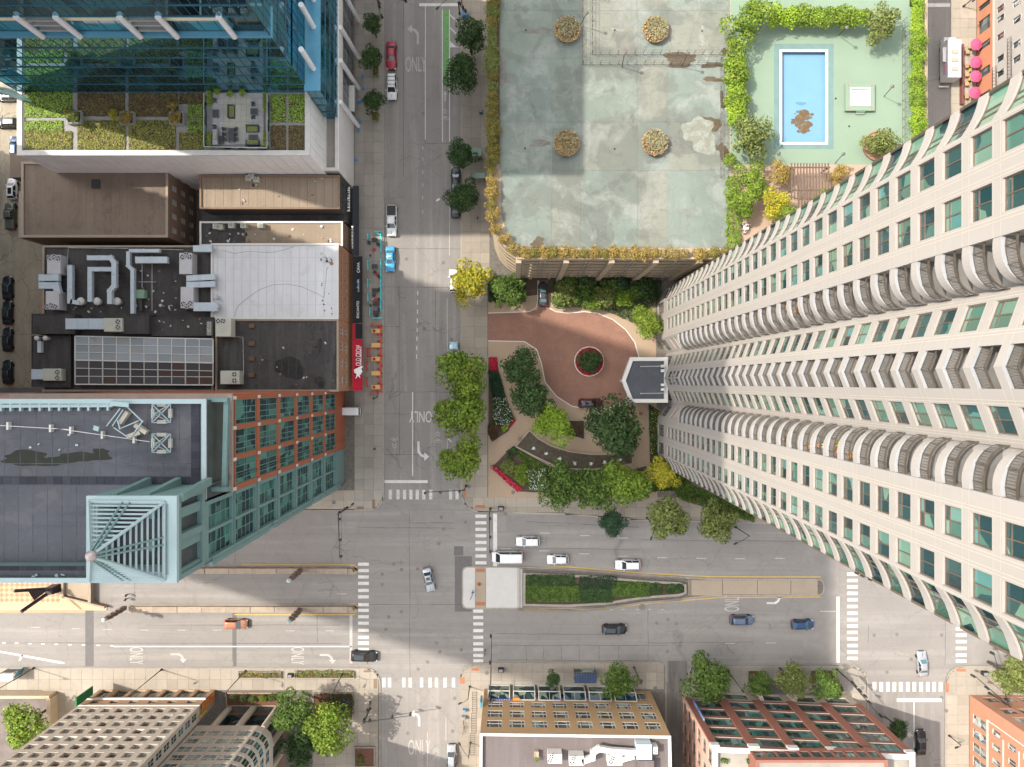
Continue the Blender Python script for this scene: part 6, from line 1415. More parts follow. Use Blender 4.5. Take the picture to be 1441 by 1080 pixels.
for k in range(1,60):mb=MB();mb.ringpoly(inset(npoly,-.25),inset(npoly,.05),k*3.6,k*3.6+.9);part('spandrel',mb,conc_grey,nb)
def roof_seams(t,x0,y0,x1,y1,z,n,mat,wd=.12,horiz=False):
 a,b=P(x0,y1,z),P(x1,y0,z);lx,ly=b[0]-a[0],b[1]-a[1];mb=MB()
 if horiz:mb.box(-lx/2,-wd/2,0,lx/2,wd/2,.015)
 else:mb.box(-wd/2,-ly/2,0,wd/2,ly/2,.015)
 me=mb.mesh('roof_seam',mat)
 for k in range(n):
  f=(k+.5)/n
  inst('roof_seam',me,t,((a[0]+b[0])/2,a[1]+ly*f,z)if horiz else(a[0]+lx*f,(a[1]+b[1])/2,z))
sm_w=M('seam_white',(.44,.44,.45),(.38,.38,.39),1.);sm_k=M('seam_dark',(.075,.07,.068),(.035,.03,.03),1.);sm_b=M('seam_brown',(.12,.09,.07),(.19,.15,.12),1.);sm_s=M('seam_slate',(.05,.055,.065),(.1,.1,.11),1.)
roof_seams(wr,300,346,473,446,ZW-.25,15,sm_w,.1);roof_seams(wr,300,346,473,446,ZW-.249,3,sm_w,.06,True);roof_seams(br,330,453,473,548,ZW-.5,14,sm_k,.09)
for o_ in list(COL.objects):
 if o_.name=='brown_roof_building':roof_seams(o_,34,232,232,330,Z1-.25,17,sm_b,.09)
 if o_.name=='tan_roof_building':roof_seams(o_,285,250,474,291,10.7,16,sm_b,.08)
roof_seams(ot,-5,566,286,670,ZM-.598,13,sm_s,.06);roof_seams(ot,-5,566,286,670,ZM-.597,3,sm_s,.06,True);roof_seams(ot,-5,684,118,792,ZM-.598,6,sm_s,.06);roof_seams(mr_,92,350,250,438,11.3,9,sm_k,.08)
def cable(pts,z,t,mat,r=.022):
 mb=MB();mb.tube([(*P(x,y,z),z+.03)for x,y in pts],r,5);part('cable',mb,mat,t)
cable([(330,446),(334,432),(348,420),(365,408),(385,401),(405,400),(425,404),(443,412),(456,419)],ZW-.25,wr,fan_d);cable([(312,352),(330,357),(350,354),(380,356),(400,352),(415,347)],ZW-.25,wr,fan_d);cable([(456,419),(458,400),(460,378)],ZW-.25,wr,fan_d)
rs3=random.Random(11)
def debris(t,x0,y0,x1,y1,z,n,mats,smax=.5):
 for k in range(n):
  x,y=P(rs3.uniform(x0,x1),rs3.uniform(y0,y1),z);mb=MB();mb.rbox(x,y,z,z+rs3.uniform(.08,.3),rs3.uniform(.12,smax),rs3.uniform(.12,smax),rs3.uniform(0,3),.01);part('roof_clutter',mb,rs3.choice(mats),t)
cl_=[unitm,fan_d,unit_c,alu,brickm]
debris(wr,452,355,470,378,ZW-.25,12,cl_,.6);debris(wr,452,395,468,443,ZW-.25,8,[fan_d],.25);debris(mr_,100,430,250,440,11.3,14,cl_,.5);debris(mr_,195,380,250,438,11.3,12,cl_,.45);debris(mr_,55,480,98,518,11.6,8,cl_,.4);debris(mr_,222,449,290,470,12.4,8,cl_,.4);debris(br,305,476,470,548,ZW-.5,12,cl_,.45)
debris(ot,5,610,120,640,ZM-.6,5,[can_w,teal_l],.3);debris(ot,5,806,118,812,ZM-.6,4,[can_w,teal_l],.5)
for o_ in list(COL.objects):
 if o_.name=='rear_roof_building':debris(o_,290,322,360,344,8.3,22,cl_,.6);debris(o_,370,318,475,342,8.3,9,cl_,.5)
 if o_.name=='tan_roof_building':debris(o_,330,250,470,290,10.7,9,cl_,.5)
for k,y in enumerate((459,484,505,528)):
 mb=MB();a=P(354,y,ZW-.2);mb.rbox(*a,ZW-.5,ZW-.1,1.0,.8,0,.05);part('roof_curb',mb,M('curb_brown',(.13,.09,.05),(.09,.065,.04),3.),br)
 # white concrete apartment block, lower left
conc_w=layered('pale_concrete',(.42,.375,.315),[('noise',.3,.4,.7,(.37,.33,.275),.6),('noise',(1,1,.15),.5,.75,(.32,.28,.23),.4),('noise',9,.45,.7,(.46,.41,.35),.3)],rough=.8)
stone_b=layered('striped_brick',(.34,.23,.15),[('noise',(.2,.2,4),.45,.55,(.40,.28,.19),.8),('noise',9,.4,.7,(.3,.2,.13),.3)])
sill_m=M('pale_sill',(.62,.58,.53),(.56,.52,.47),1.)
gE=glass('apartment_glass',[(.16,.22,.2),(.22,.28,.24),(.12,.18,.17),(.26,.3,.25),(.08,.14,.15)],nsc=.8,dark=(.05,.07,.06));gEb=glass('side_blue_glass',[(.04,.13,.16),(.05,.16,.19),(.03,.09,.12)],nsc=.5)
apt=thing('apartment_block','pale concrete apartment block with a grid of small windows at lower left','building',(*g(220,1040),0))
zt_=60.
n0,n1=g(303,970),g(141,970)
wall=MB();stone=MB()
a,b=n1[::-1]and n1,n0
A_,B_=n0,n1;L_=162*S
stone.quad((*A_,0),(*B_,0),(*B_,7.1),(*A_,7.1))if 0 else None
hl=[(s0,s1,.3,3.6)for s0,s1 in even(L_,7,2.4,.4)];facade(stone,A_,B_,0,4.6,hl,.5)
for h in hl:window(apt,A_,B_,*h,.5,fr_d,gE,(.5,),(.7,))
hl=[(s0,s1,5.1,6.2)for s0,s1 in even(L_,6,1.5,.4)];facade(stone,A_,B_,4.6,7.1,hl,.3)
for h in hl:window(apt,A_,B_,*h,.3,fr_d,gE)
part('base_wall',stone,stone_b,apt)
mb=MB();mb.box(B_[0],B_[1],7.0,A_[0]+.1,A_[1]+.12,7.35);mb.box(B_[0],B_[1],4.4,A_[0]+.1,A_[1]+.3,4.75);part('cornice',mb,sill_m,apt)
hl=[];cols=even(L_,9,1.5,.1)
for k in range(20):
 for ci,(s0,s1)in enumerate(cols):
  z=8.35+k*2.62
  if z+2<zt_-.5:hl.append((s0,s1,z,z+1.6,ci,k))
facade(wall,A_,B_,7.1,zt_,hl,.45)
sil=MB();sil.box(0,-.02,0,1.56,.3,.1);sil_me=sil.mesh('sill',sill_m)
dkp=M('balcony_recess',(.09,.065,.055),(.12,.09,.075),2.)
for h in hl:
 d=(Vector(B_)-Vector(A_)).normalized();inn=Vector((-d.y,d.x));p=Vector(A_)+d*(h[0]-.03);rz=math.atan2(d.y,d.x)
 if h[5]>9:
  if h[4]%3==0:continue
 if h[4]in(2,5)and h[5]<10:
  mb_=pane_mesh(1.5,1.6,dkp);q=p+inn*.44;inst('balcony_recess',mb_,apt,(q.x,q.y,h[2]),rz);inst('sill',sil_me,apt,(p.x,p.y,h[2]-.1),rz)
 else:
  o=window(apt,A_,B_,*h[:4],.45,can_w,gE,(.62,),(.45,),.07);inst('sill',sil_me,o,(-.03,-.38,-.1),0,local=True)
E_A,E_B=g(303,991),g(303,970);L2=21*S
hl=[(.9,2.2,8.2+k*2.62,10.2+k*2.62)for k in range(19)if 10.5+k*2.62<zt_];facade(wall,E_A,E_B,7.1,zt_,hl,.15)
for h in hl:window(apt,E_A,E_B,*h[:4],.15,can_w,gEb,(.5,),(.5,),.06)
W_A,W_B=g(141,970),g(141,1200);wall.quad((*W_A,0),(*W_B,0),(*W_B,zt_),(*W_A,zt_));part('wall',wall,conc_w,apt)
st=MB();st.quad((*E_A,0),(*E_B,0),(*E_B,7.1),(*E_A,7.1));part('base_wall',st,stone_b,apt)
mb=MB();mb.prism([g(141,1200),g(303,1200),g(303,970.5),g(141,970.5)],zt_-.3,zt_);part('roof',mb,rf_slate,apt)
r2=thing('rounded_wing','pale concrete wing with rounded corner standing on round columns','building',(*g(360,1010),0))
cw=20;path=[g(*q)for q in([(404,1080+60),(404,1013)]+arc(384,1013,20,0,-90,3)[1:]+[(303.3,993)])]
wall=MB();z0_=8.5;zt2=52.
for i in range(len(path)-1):
 a,b=path[i],path[i+1];L_=(Vector(b)-Vector(a)).length
 hl=[]
 if L_>8 and i==len(path)-2:cc=even(L_,4,2.3,.2)
 elif L_>10:cc=[(L_-2.7-k*3.1,L_-.4-k*3.1)for k in range(5)]
 else:cc=[(.12,L_-.12)]
 for s0,s1 in cc:
  for k in range(15):
   z=z0_+1.6+k*2.8
   if z+2.2<zt2:hl.append((s0,s1,z,z+1.9))
 facade(wall,a,b,z0_,zt2,hl,.15)
 for h in hl:window(r2,a,b,*h,.15,can_w,gE if i==len(path)-2 else gEb,(.5,),(.6,)if L_>8 else(),.06)
part('wall',wall,conc_w,r2)
pp=path+[g(303.3,1140)];mb=MB();mb.prism(pp if area(pp)>0 else pp[::-1],z0_-.3,z0_-.02,cap0=True);part('soffit',mb,conc_w,r2);mb=MB();mb.prism(pp if area(pp)>0 else pp[::-1],zt2-.3,zt2);part('roof',mb,rf_slate,r2)
for x,y in((323,997),(357.5,995.5),(390,998),(400,1020),(401,1050)):mb=MB();mb.cyl(*g(x,y),.1,z0_-.3,.62,n=18);part('column',mb,conc_w,r2)
for a,b in((g(398,1006),g(310,1006)),(g(398,1060),g(398,1006))):window(r2,a,b,.1,(Vector(b)-Vector(a)).length-.1,.2,7.9,.1,fr_d,g_dk,(.25,.5,.75),(.5,),.12)
mb=MB();mb.prism(ccw(R4(306,1003,402,1090)),.1,.14);part('forecourt',mb,brickm,r2)
t=thing('green_sign','green projecting sign at the left corner of the pale apartment block','sign',(*g(136,974),4));mb=MB();a=P(112,990,8.5);b=P(120,979,5.5);mb.bar((b[0],b[1],3.2),(b[0]-.0,b[1],8.4),1.6,.25);part('board',mb,M('sign_green',(.02,.16,.05),(.02,.13,.045),1.),t)
t=thing('banner','orange and red hanging banner at the street corner of the pale block','banner',(*g(304,975),4));mb=MB();a=g(304.5,978);mb.box(a[0],a[1],1.2,a[0]+.15,a[1]+1.0,6.5);part('board',mb,M('sign_orange',(.5,.22,.03),(.45,.06,.02),.7),t)
t=thing('yellow_sign','narrow yellow sign on the brick corner of the pale block','sign',(*g(304,985),5));mb=MB();a=g(304.5,985);mb.box(a[0],a[1],4.6,a[0]+.12,a[1]+.35,7.6);part('board',mb,M('sign_yellow',(.6,.42,.03),(.55,.38,.03),1.),t)
t=thing('yard_wall','beige corner wall round the yard at the lower left','wall',(*g(60,974),0));
for p in(R4(-60,972,80,976),R4(76,976,82,1080)):mb=MB();mb.prism(ccw(p),.1,2.4);part('wall',mb,capb if 0 else layered('beige_wall',(.42,.33,.23),[('noise',.6,.4,.7,(.36,.28,.2),.6)]),t)
mb=MB();mb.prism(ccw(R4(-60,976.2,75.5,1100)),.12,.17);o=part('yard',mb,layered('yard_paving',(.15,.12,.11),[('noise',.5,.4,.65,(.10,.085,.08),.8),('noise',5,.5,.7,(.2,.17,.15),.4)]));o['kind']='structure'
def street_planter(x0,y0,x1,y1,label,plants,wallm=kerbm,ht=.4):
 w_=ccw(R4(x0,y0,x1,y1));t=thing('planter',label,'planter',(*g((x0+x1)/2,(y0+y1)/2),.15));mb=MB();mb.ringpoly(w_,inset(w_,.18),.15,.15+ht);part('wall',mb,wallm,t);mb=MB();mb.prism(inset(w_,.17),.15,.15+ht-.15);part('soil',mb,M('mulch',(.14,.06,.035),(.09,.045,.03),2.),t)
 for(u0,v0,u1,v1,kind,n,h_,lab)in plants:hedge(u0,v0,u1,v1,.3,h_,kind,lab,n,name='plants',cat='planting',size=.13,lump=.12)
street_planter(336,944,397,954,'narrow planter strip with mulch left of the trash bin',[(338,946,370,953,'sedum',180,.35,'sparse green plants in the left kerb planter'),(372,946,395,953,'olive',160,.35,'sparse plants at the right end of the left kerb planter')])
street_planter(415,944,499,954,'narrow planter strip with greenery right of the trash bin',[(417,945,497,953,'olive',800,.4,'low green plants filling the right kerb planter')])
street_planter(320,973,396,992,'raised brick planter with round bushes before the rounded wing',[],capm,.6)
for k in range(5):tree(329+k*13.4,982.5,6.8,['dark','dark','mid','bright','mid'][k],['darkest round bush at the left end of the raised planter','second dark bush in the raised planter','middle green bush in the raised planter','brightest bush in the raised planter','bush at the right end of the raised planter'][k],1.3,.5,n=700,size=.1,name='shrub',solid=.7)
street_planter(441,974,498,1010,'angular planter with dark shrubs beside the bright green tree',[(443,976,497,1000,'redbrown',500,.4,'reddish ground plants in the angular planter'),(462,978,497,1006,'dark',700,.5,'dark shrubs at the right of the angular planter')])
street_planter(499,1050,528,1078,'square concrete planter at the bottom of the left pavement',[(502,1064,512,1078,'mid',150,.5,'small green plant in the square bottom planter')])
# tan brick building, bottom middle
def rotf(p,c,a):return(c[0]+(p[0]-c[0])*math.cos(a)-(p[1]-c[1])*math.sin(a),c[1]+(p[0]-c[0])*math.sin(a)+(p[1]-c[1])*math.cos(a))
tanb=layered('tan_brick',(.36,.23,.12),[('noise',.6,.4,.7,(.31,.195,.10),.6),('noise',14,.4,.7,(.41,.275,.16),.5)])
rf_pur=layered('greybrown_roof',(.12,.098,.095),[('noise',.15,.4,.7,(.098,.08,.078),.7),('noise',(.9,.08,1),.5,.65,(.15,.125,.12),.5),('noise',6,.45,.7,(.16,.14,.13),.4)],bump=.2)
gF=glass('tan_block_glass',[(.22,.27,.24),(.12,.14,.12),(.07,.04,.035),(.3,.34,.28),(.16,.2,.19),(.05,.055,.05)],nsc=.8,dark=(.05,.05,.045))
tb=thing('tan_brick_building','tan brick corner building with three rows of wide windows at the bottom','building',(*g(800,1000),0))
fpF=[g(680,1250),g(922,1250),g(915,972.2),g(681.5,969)]
wall=MB();ZF=18.
A_,B_=fpF[2],fpF[3];L_=(Vector(B_)-Vector(A_)).length
hl=[(s0,s1,z,z+h_)for s0,s1 in even(L_,8,2.75,.35)for z,h_ in((5.9,2.1),(9.4,2.5),(13.2,2.5))]
facade(wall,A_,B_,5,ZF-.1,hl,.12)
for h in hl:window(tb,A_,B_,*h,.12,fr_w,gF,(.22,.78),(.45,),.08)
lowh=[(s0,s1,.8,4.4)for s0,s1 in even(L_,7,3.6,.9)]
facade(wall,A_,B_,0,5,lowh,.3)
for h in lowh:window(tb,A_,B_,*h,.3,fr_w,g_dk,(.33,.66),(.75,),.1)
for i in(0,1,3):a,b=fpF[i],fpF[(i+1)%4];wall.quad((*a,0),(*b,0),(*b,ZF-.1),(*a,ZF-.1))
part('wall',wall,tanb,tb)
bayg=glass('bay_glass',[(.18,.2,.15),(.12,.15,.12),(.25,.25,.18),(.1,.13,.14)],nsc=.8,ior=1.2,rough=.2)
for k,(s0,s1)in enumerate(even(L_-3.2,6,4.1,.2)):
 s0+=2.9;s1+=2.9
 d=(Vector(B_)-Vector(A_)).normalized();out_=Vector((d.y,-d.x));p,q=Vector(A_)+d*s0,Vector(A_)+d*s1
 po,qo=p+out_*.9,q+out_*.9
 mb=MB()
 for u,v in((p,po),(q,qo)):mb.bar((*v,.15),(*v,3.1),.18,.18);mb.bar((*v,3.1),(*u,4.9),.18,.15)
 mb.bar((*po,3.1),(*qo,3.1),.15,.15);mb.bar((*po,.5),(*qo,.5),.15,.6);mb.bar((*p,4.9),(*q,4.9),.2,.25);m1=(p+q)/2;mb.bar((*(m1+out_*.9),3.1),(*m1,4.9),.07,.08)
 part('bay_frame',mb,can_w,tb);mb=MB();mb.quad((*po,3.05),(*qo,3.05),(*q,4.85),(*p,4.85));mb.quad((*po,.8),(*qo,.8),(*qo,3.05),(*po,3.05));part('bay_glass',mb,bayg,tb)
mb=MB();mb.ringpoly(inset(fpF,-.05),inset(fpF,.4),ZF-.1,ZF+.1);mb.ringpoly(inset(fpF,.02),inset(fpF,.38),ZF-.7,ZF-.1);part('parapet',mb,can_w,tb);mb=MB();mb.prism(inset(fpF,.2),ZF-1,ZF-.6);part('roof',mb,rf_pur,tb)
t=thing('blue_wall_sign','small blue sign projecting at the left corner of the tan brick building','sign',(*g(679,972),5));mb=MB();x,y=P(677,991,8);mb.rbox(x,y,5.5,8.5,.35,1.0,0,.05);part('board',mb,M('sign_blue2',(.05,.25,.35),(.04,.2,.3),1.),t)
t=thing('shop_lettering','blue and orange shop lettering above the tan building windows','sign',(*P(705,984,5.2),5.2));
mb=MB();
for k in range(9):
 a=P(690+k*3.4,984.5,5.2);mb.box(a[0],a[1],5.0,a[0]+.3,a[1]+.1,5.55)
part('lettering',mb,M('letter_blue',(.05,.12,.45)),t);mb=MB();a,b=P(722,982,5.2),P(731,985,5.2);mb.box(a[0],b[1],5.0,b[0],a[1],5.5);part('lettering',mb,M('letter_orange',(.7,.2,.04)),t)
mb=MB()
for s_ in(782,784.5,787,790,827,830,833,836,839,872,876,880):a=P(s_,983.5,5);mb.box(a[0],a[1],5.0,a[0]+.28,a[1]+.06,5.2)
part('lettering',mb,MATS['letter_blue'],t)
def unitF(x0,y0,x1,y1,z,fans,label):return fan_unit(x0,y0,x1,y1,z,fans,label,can_w,ZF-.6,.38)
unitF(771,1062,791,1075,ZF+1.4,((776,1064.5),(774,1070)),'left white rooftop unit on the tan building');unitF(801,1065,822,1078,ZF+1.4,((807,1067.5),(805,1073)),'middle white rooftop unit on the tan building');unitF(855,1063,876,1078,ZF+1.4,((862,1067),(860,1072.5)),'right white rooftop unit on the tan building')
ZR2=ZF-.6
def ductF(pts,wpx,label,z):
 t=thing('air_duct',label,'duct',(*P(*pts[0],z),ZR2));w_=wpx*(H-z)/F;pp=[Vector(P(x,y,z))for x,y in pts]
 for k,(a,b)in enumerate(zip(pp,pp[1:])):
  d=(b-a).normalized();mb=MB();mb.bar((*(a-d*w_*.4),z-.4+.012*k),(*(b+d*w_*.4),z-.4+.012*k),w_,.8);part('duct_section',mb,can_w,t)
ductF([(822,1072),(834,1068),(835,1060),(843,1055),(862,1058),(893,1060)],7.5,'white duct zigzagging between rooftop units on the tan building',ZF+1.4);ductF([(876,1070),(890,1066)],7,'short white duct right of the right rooftop unit',ZF+1.2)
for(x0,y0,x1,y1,z,m_,lab)in((896,1048,917,1069,ZF+1.5,alu,'metal clad box on the roof of the tan building'),(898,1071,920,1090,ZF+1.2,rf_pur,'grey topped box at the bottom of the tan building roof'),(752,1058,758,1067,ZF+.3,tan_c,'small beige hatch on the roof of the tan building')):
 q=rect(x0,y0,x1,y1,z);t=thing('roof_box',lab,'box',(*q[0],ZR2));mb=MB();mb.prism(q,ZR2,z);mb.ringpoly(inset(q,-.03),inset(q,.12),z,z+.1);part('housing',mb,m_,t)
fan_unit(919,1052,926,1062,ZF+1.2,((922.5,1058),),'small white condenser at the right roof edge of the tan building',can_w,ZR2,.3)
tree(755.5,1069,4,'bright','tiny potted plant on the roof of the tan building',ZF+.4,ZR2,n=250,size=.16,name='shrub')
t=thing('fire_escape','black iron fire escape ladder beside the tan brick building','fire escape',(*g(670,985),0));
for(y0,y1,xx,z0,z1)in((974,1002,668,4.5,4.9),(1004,1030,667,9,9.3),(1032,1062,665,13,13.3)):
 a,b=P(xx,y0,z0),P(xx,y1,z0);mb=MB()
 for dx in(-.45,.45):mb.bar((a[0]+dx,a[1],z0),(b[0]+dx,b[1],z1),.06,.15)
 n_=11
 for k in range(n_+1):y=a[1]+(b[1]-a[1])*k/n_;mb.bar((a[0]-.45,y,z0+.1),(a[0]+.45,y,z0+.1),.07,.04)
 part('stair',mb,blk,t)
 # red brick block with teal windows, bottom right
redb=layered('red_granite',(.30,.125,.09),[('noise',.6,.4,.7,(.26,.105,.075),.6),('noise',12,.4,.7,(.36,.165,.12),.5)],rough=.7)
pinkb=layered('pink_stone',(.55,.36,.28),[('noise',.6,.4,.7,(.5,.32,.25),.6)])
creamb=layered('cream_stone',(.46,.38,.31),[('noise',.6,.4,.7,(.4,.33,.27),.6)])
gG=glass('red_block_glass',[(.03,.13,.12),(.05,.18,.16),(.02,.08,.08),(.12,.2,.17),(.02,.045,.05)],nsc=.7,dark=(.01,.03,.03))
rb=thing('red_brick_block','red granite office block with rows of teal windows facing the avenue','building',(*g(1080,1010),0))
ZG=22.
fpG=[g(960,1240),g(1200,1240),g(1197,981),g(959.5,972)]
A_,B_=fpG[2],fpG[3];L_=(Vector(B_)-Vector(A_)).length;wall=MB();hl=[];low=MB()
for s0,s1 in even(L_,5,4.9,.3):
 for z in(4.6,8.1,11.6,15.1,18.6):hl.append((s0,s1,z-.1,z+2.3))
facade(wall,A_,B_,3.6,ZG-.1,hl,.12)
for h in hl:window(rb,A_,B_,*h,.12,fr_d,gG,(.25,.5,.75),(),.08)
d=(Vector(B_)-Vector(A_)).normalized();o_=Vector((d.y,-d.x));rz=math.atan2(d.y,d.x)
for k in range(6):
 s_=.35+(L_-.7)*k/5;p=Vector(A_)+d*s_+o_*.1;mb=MB();mb.rbox(p.x,p.y,3.6,ZG-1.2,1.6 if 0<k<5 else 1.2,.3,rz);part('pier',mb,redb,rb);mb=MB();mb.rbox(p.x,p.y,ZG-1.2,ZG-.15,1.8 if 0<k<5 else 1.4,.55,rz);part('pier_cap',mb,can_w,rb)
for h in hl:p,q=Vector(A_)+d*h[0]+o_*.08,Vector(A_)+d*h[1]+o_*.08;sl=MB();sl.bar((*p,h[2]-.06),(*q,h[2]-.06),.12,.08);part('sill',sl,creamb,rb)
for i in(0,1):a,b=fpG[i],fpG[(i+1)%4];wall.quad((*a,0),(*b,0),(*b,ZG-.1),(*a,ZG-.1))
part('wall',wall,redb,rb)
facade(low,A_,B_,0,3.6,[(s0,s1,.5,3.0)for s0,s1 in even(L_,5,4.5,.3)],.4);part('base_wall',low,creamb,rb)
for s0,s1 in even(L_,5,4.5,.3):window(rb,A_,B_,s0,s1,.5,3.0,.4,fr_d,gG,(.33,.66))
A2,B2=fpG[3],fpG[0];wall=MB();L2=(Vector(B2)-Vector(A2)).length;hl=[(s0,s1,z,z+2.1)for s0,s1 in even(L2,9,2.4,.5)for z in(1.2,4.6,8.1,11.6,15.1,18.6)]
facade(wall,A2,B2,0,ZG-.1,hl,.3);part('side_wall',wall,pinkb,rb)
for h in hl[:24]:window(rb,A2,B2,*h,.3,fr_d,gG,(.5,))
mb=MB();mb.ringpoly(inset(fpG,-.15),inset(fpG,.7),ZG-.1,ZG+.15);part('parapet',mb,can_w,rb);mb=MB();mb.prism(inset(fpG,.3),ZG-1.1,ZG-.7);part('roof',mb,conc_grey,rb)
q=rect(1062,1067,1246,1200,ZG+2.5);q2=[q[0],q[1],q[2],q[3]]
building(rb,q2,ZG-.7,ZG+3.2,redb,conc_grey,redb,.3,.4,{2:[(s0,s1,ZG+.3,ZG+2.2)for s0,s1 in even(q[1][0]-q[0][0],11,1.5,.3)]},.25,fr_d,gG,roofname='upper_roof')
for x in(1016,1052):hedge(x,1070,x+9,1075,ZG-.6,.6,'mid','clipped green box at the %s roof corner of the red block'%('left' if x<1030 else 'inner'),160,size=.12,lump=.05)
t=thing('curved_stair_well','grey curved stairwell with cream rim before the red granite block','stairwell',(*g(1088,985),0));cxx,cyy=g(1087,963);Rr=3.1
mb=MB();ou=[(cxx+Rr*1.25*math.cos(R(a)),cyy-Rr*.1+Rr*1.25*math.sin(R(a)))for a in range(180,361,15)];inn_=[(cxx+Rr*math.cos(R(a)),cyy-Rr*.1+Rr*math.sin(R(a)))for a in range(180,361,15)]
for k in range(12):
 mb.quad((*ou[k],3.2),(*ou[k+1],3.2),(*inn_[k+1],3.2),(*inn_[k],3.2));mb.quad((*inn_[k],.2),(*inn_[k+1],.2),(*inn_[k+1],3.2),(*inn_[k],3.2));mb.quad((*ou[k],.2),(*ou[k+1],.2),(*ou[k+1],3.2),(*ou[k],3.2))
part('wall',mb,creamb,t);mb=MB();mb.prism([g(1068,976),g(1106,976),g(1106,957),g(1068,957)],.15,.2);part('floor',mb,M('dark_floor',(.07,.065,.06)),t)
for i,(x0,x1)in enumerate(((988,1024),(1052,1078),(1097,1130),(1140,1175))):
 q=ccw(R4(x0,943,x1,962));t=thing('tree_bed',['tree bed under the large tree','tree bed under the small second tree','tree bed under the olive third tree','tree bed under the fourth tree'][i]+' before the red block','planting bed',(*g((x0+x1)/2,952),.15));mb=MB();mb.prism(q,.15,.19);part('soil',mb,MATS['mulch'],t);mb=MB();mb.ringpoly(inset(q,-.1),inset(q,.08),.15,.3);part('kerb',mb,kerbm,t)
t=thing('blue_banner','long blue banner at the left corner of the red granite block','banner',(*P(980,1000,5),5));mb=MB();a=P(975,990,4);b=P(990,1014,11.5);mb.bar((b[0]-.3,b[1]+.5,5.5),(b[0]-.3,b[1]+.5,13),1.0,.2);part('board',mb,M('banner_blue',(.06,.17,.45),(.3,.38,.5),.3),t)
# orange brick building, lower right corner
orw=layered('salmon_wall',(.50,.255,.16),[('noise',.6,.4,.7,(.45,.225,.14),.6),('noise',12,.4,.7,(.55,.3,.2),.4)])
oc=thing('orange_corner_building','salmon brick building with stacked windows at the lower right corner','building',(*g(1400,1020),0));ZH=24.
fpH=[g(1364,1300),g(1700,1300),g(1700,978),g(1364,978)]
wall=MB();A_,B_=fpH[3],fpH[0];hl=[]
for k in range(8):
 s0=3.2+k*2.72;hl+=[(s0,s0+1.9,1.0,4.9),(s0+.1,s0+1.3,6.6,8.9),(s0+.6,s0+1.8,10.9,12.9),(s0+.6,s0+1.8,14.6,16.6)]
facade(wall,A_,B_,0,ZH-.1,hl,.25)
gH=glass('salmon_block_glass',[(.3,.34,.34),(.12,.14,.14),(.4,.42,.4),(.2,.22,.2)],nsc=1.,dark=(.06,.06,.06))
for h in hl[:24]:window(oc,A_,B_,*h,.25,can_w,gH,(.5,),(.5,)if h[2]<2 else(),.08)
A2,B2=fpH[2],fpH[3];L2=336*S;hl=[(L2-4.2-k*3.4,L2-1.6-k*3.4,z,z+2.0)for k in range(6)for z in(1.2,6.0,9.5,13)]
facade(wall,A2,B2,0,ZH-.1,hl,.25)
for h in hl:window(oc,A2,B2,*h,.25,fr_d,gH,(.5,))
for i in(0,1):a,b=fpH[i],fpH[(i+1)%4];wall.quad((*a,0),(*b,0),(*b,ZH),(*a,ZH))
part('wall',wall,orw,oc);mb=MB();mb.prism(inset(fpH,.1),ZH-.5,ZH);part('roof',mb,rf_pur,oc)
mb=MB();a=g(1364,978)
for y,z0,z1 in((990.5,5.2,24),):mb.box(a[0]-.15,a[1]-.5-2.0,5.3,a[0],a[1]-2.3,22)
mb.box(a[0]-.1,-75.2,5.2,a[0],a[1]-2.5,5.6);mb.box(a[0]-.1,-75.2,9.6,a[0],a[1]-4,9.85);mb.box(a[0]-.1,-75.2,13.7,a[0],a[1]-4,13.9);part('stone_band',mb,can_w,oc)
# arched window building, upper right
gk=layered('grey_stucco',(.46,.42,.385),[('noise',.5,.4,.7,(.42,.385,.35),.6),('noise',(.4,.4,.1),.5,.7,(.38,.34,.3),.3)])
ab=thing('arched_window_building','pale upper storeys over a coral shopfront at the upper right','building',(*g(1410,100),0));ZK=17.
fpK=[g(1374,300),g(1700,300),g(1700,-700),g(1374,-700)]
coral=layered('coral_wall',(.50,.22,.125),[('noise',.6,.4,.7,(.45,.195,.11),.6)])
A_,B_=fpK[3],fpK[0]
def sK(y):return(y+700)*S
c1=[(540-(540-y)*.952)for y in(8,24,46,80,98,122,150)]
hl=[]
for z,k_,ys in((5.9,.95,(12,26,51,82,103,130,160)),(10.2,.925,(7,31,65,86,118,150))):
 for y in ys:yy=540-(540-y)*k_;hl.append((sK(yy)-.55,sK(yy)+.55,z,z+2.0))
wall=MB();facade(wall,A_,B_,5.2,ZK,hl,.3)
for h in hl:
 window(ab,A_,B_,*h,.3,fr_d,glass('arched_glass',[(.35,.38,.38),(.1,.06,.06),(.25,.1,.1),(.4,.42,.4)],nsc=1.),(.5,),(),.07)
 mb=MB();d=(Vector(B_)-Vector(A_)).normalized();p=Vector(A_)+d*(h[0]+.55);o_=Vector((d.y,-d.x))*.08
 for k in range(6):
  a0,a1=math.pi*k/6,math.pi*(k+1)/6;q0=p+d*.62*math.cos(a0)+o_;q1=p+d*.62*math.cos(a1)+o_
  mb.bar((*q0,h[3]-.05+.25*math.sin(a0)),(*q1,h[3]-.05+.25*math.sin(a1)),.12,.1)
 part('window_arch',mb,gk,ab)
for i in(0,1,2):a,b=fpK[i],fpK[(i+1)%4];wall.quad((*a,0),(*b,0),(*b,ZK),(*a,ZK))
part('wall',wall,gk,ab)
wall=MB();hl=[(sK(540-(540-y)*.98)-w_/2,sK(540-(540-y)*.98)+w_/2,.6,4.0)for y,w_ in((6,1.0),(33,2.6),(62,1.2),(100,1.6),(135,1.6))]
facade(wall,A_,B_,0,5.0,hl,.3);part('shop_wall',wall,coral,ab)
for h in hl:window(ab,A_,B_,*h,.3,fr_d,g_dk,(.5,),(.7,))
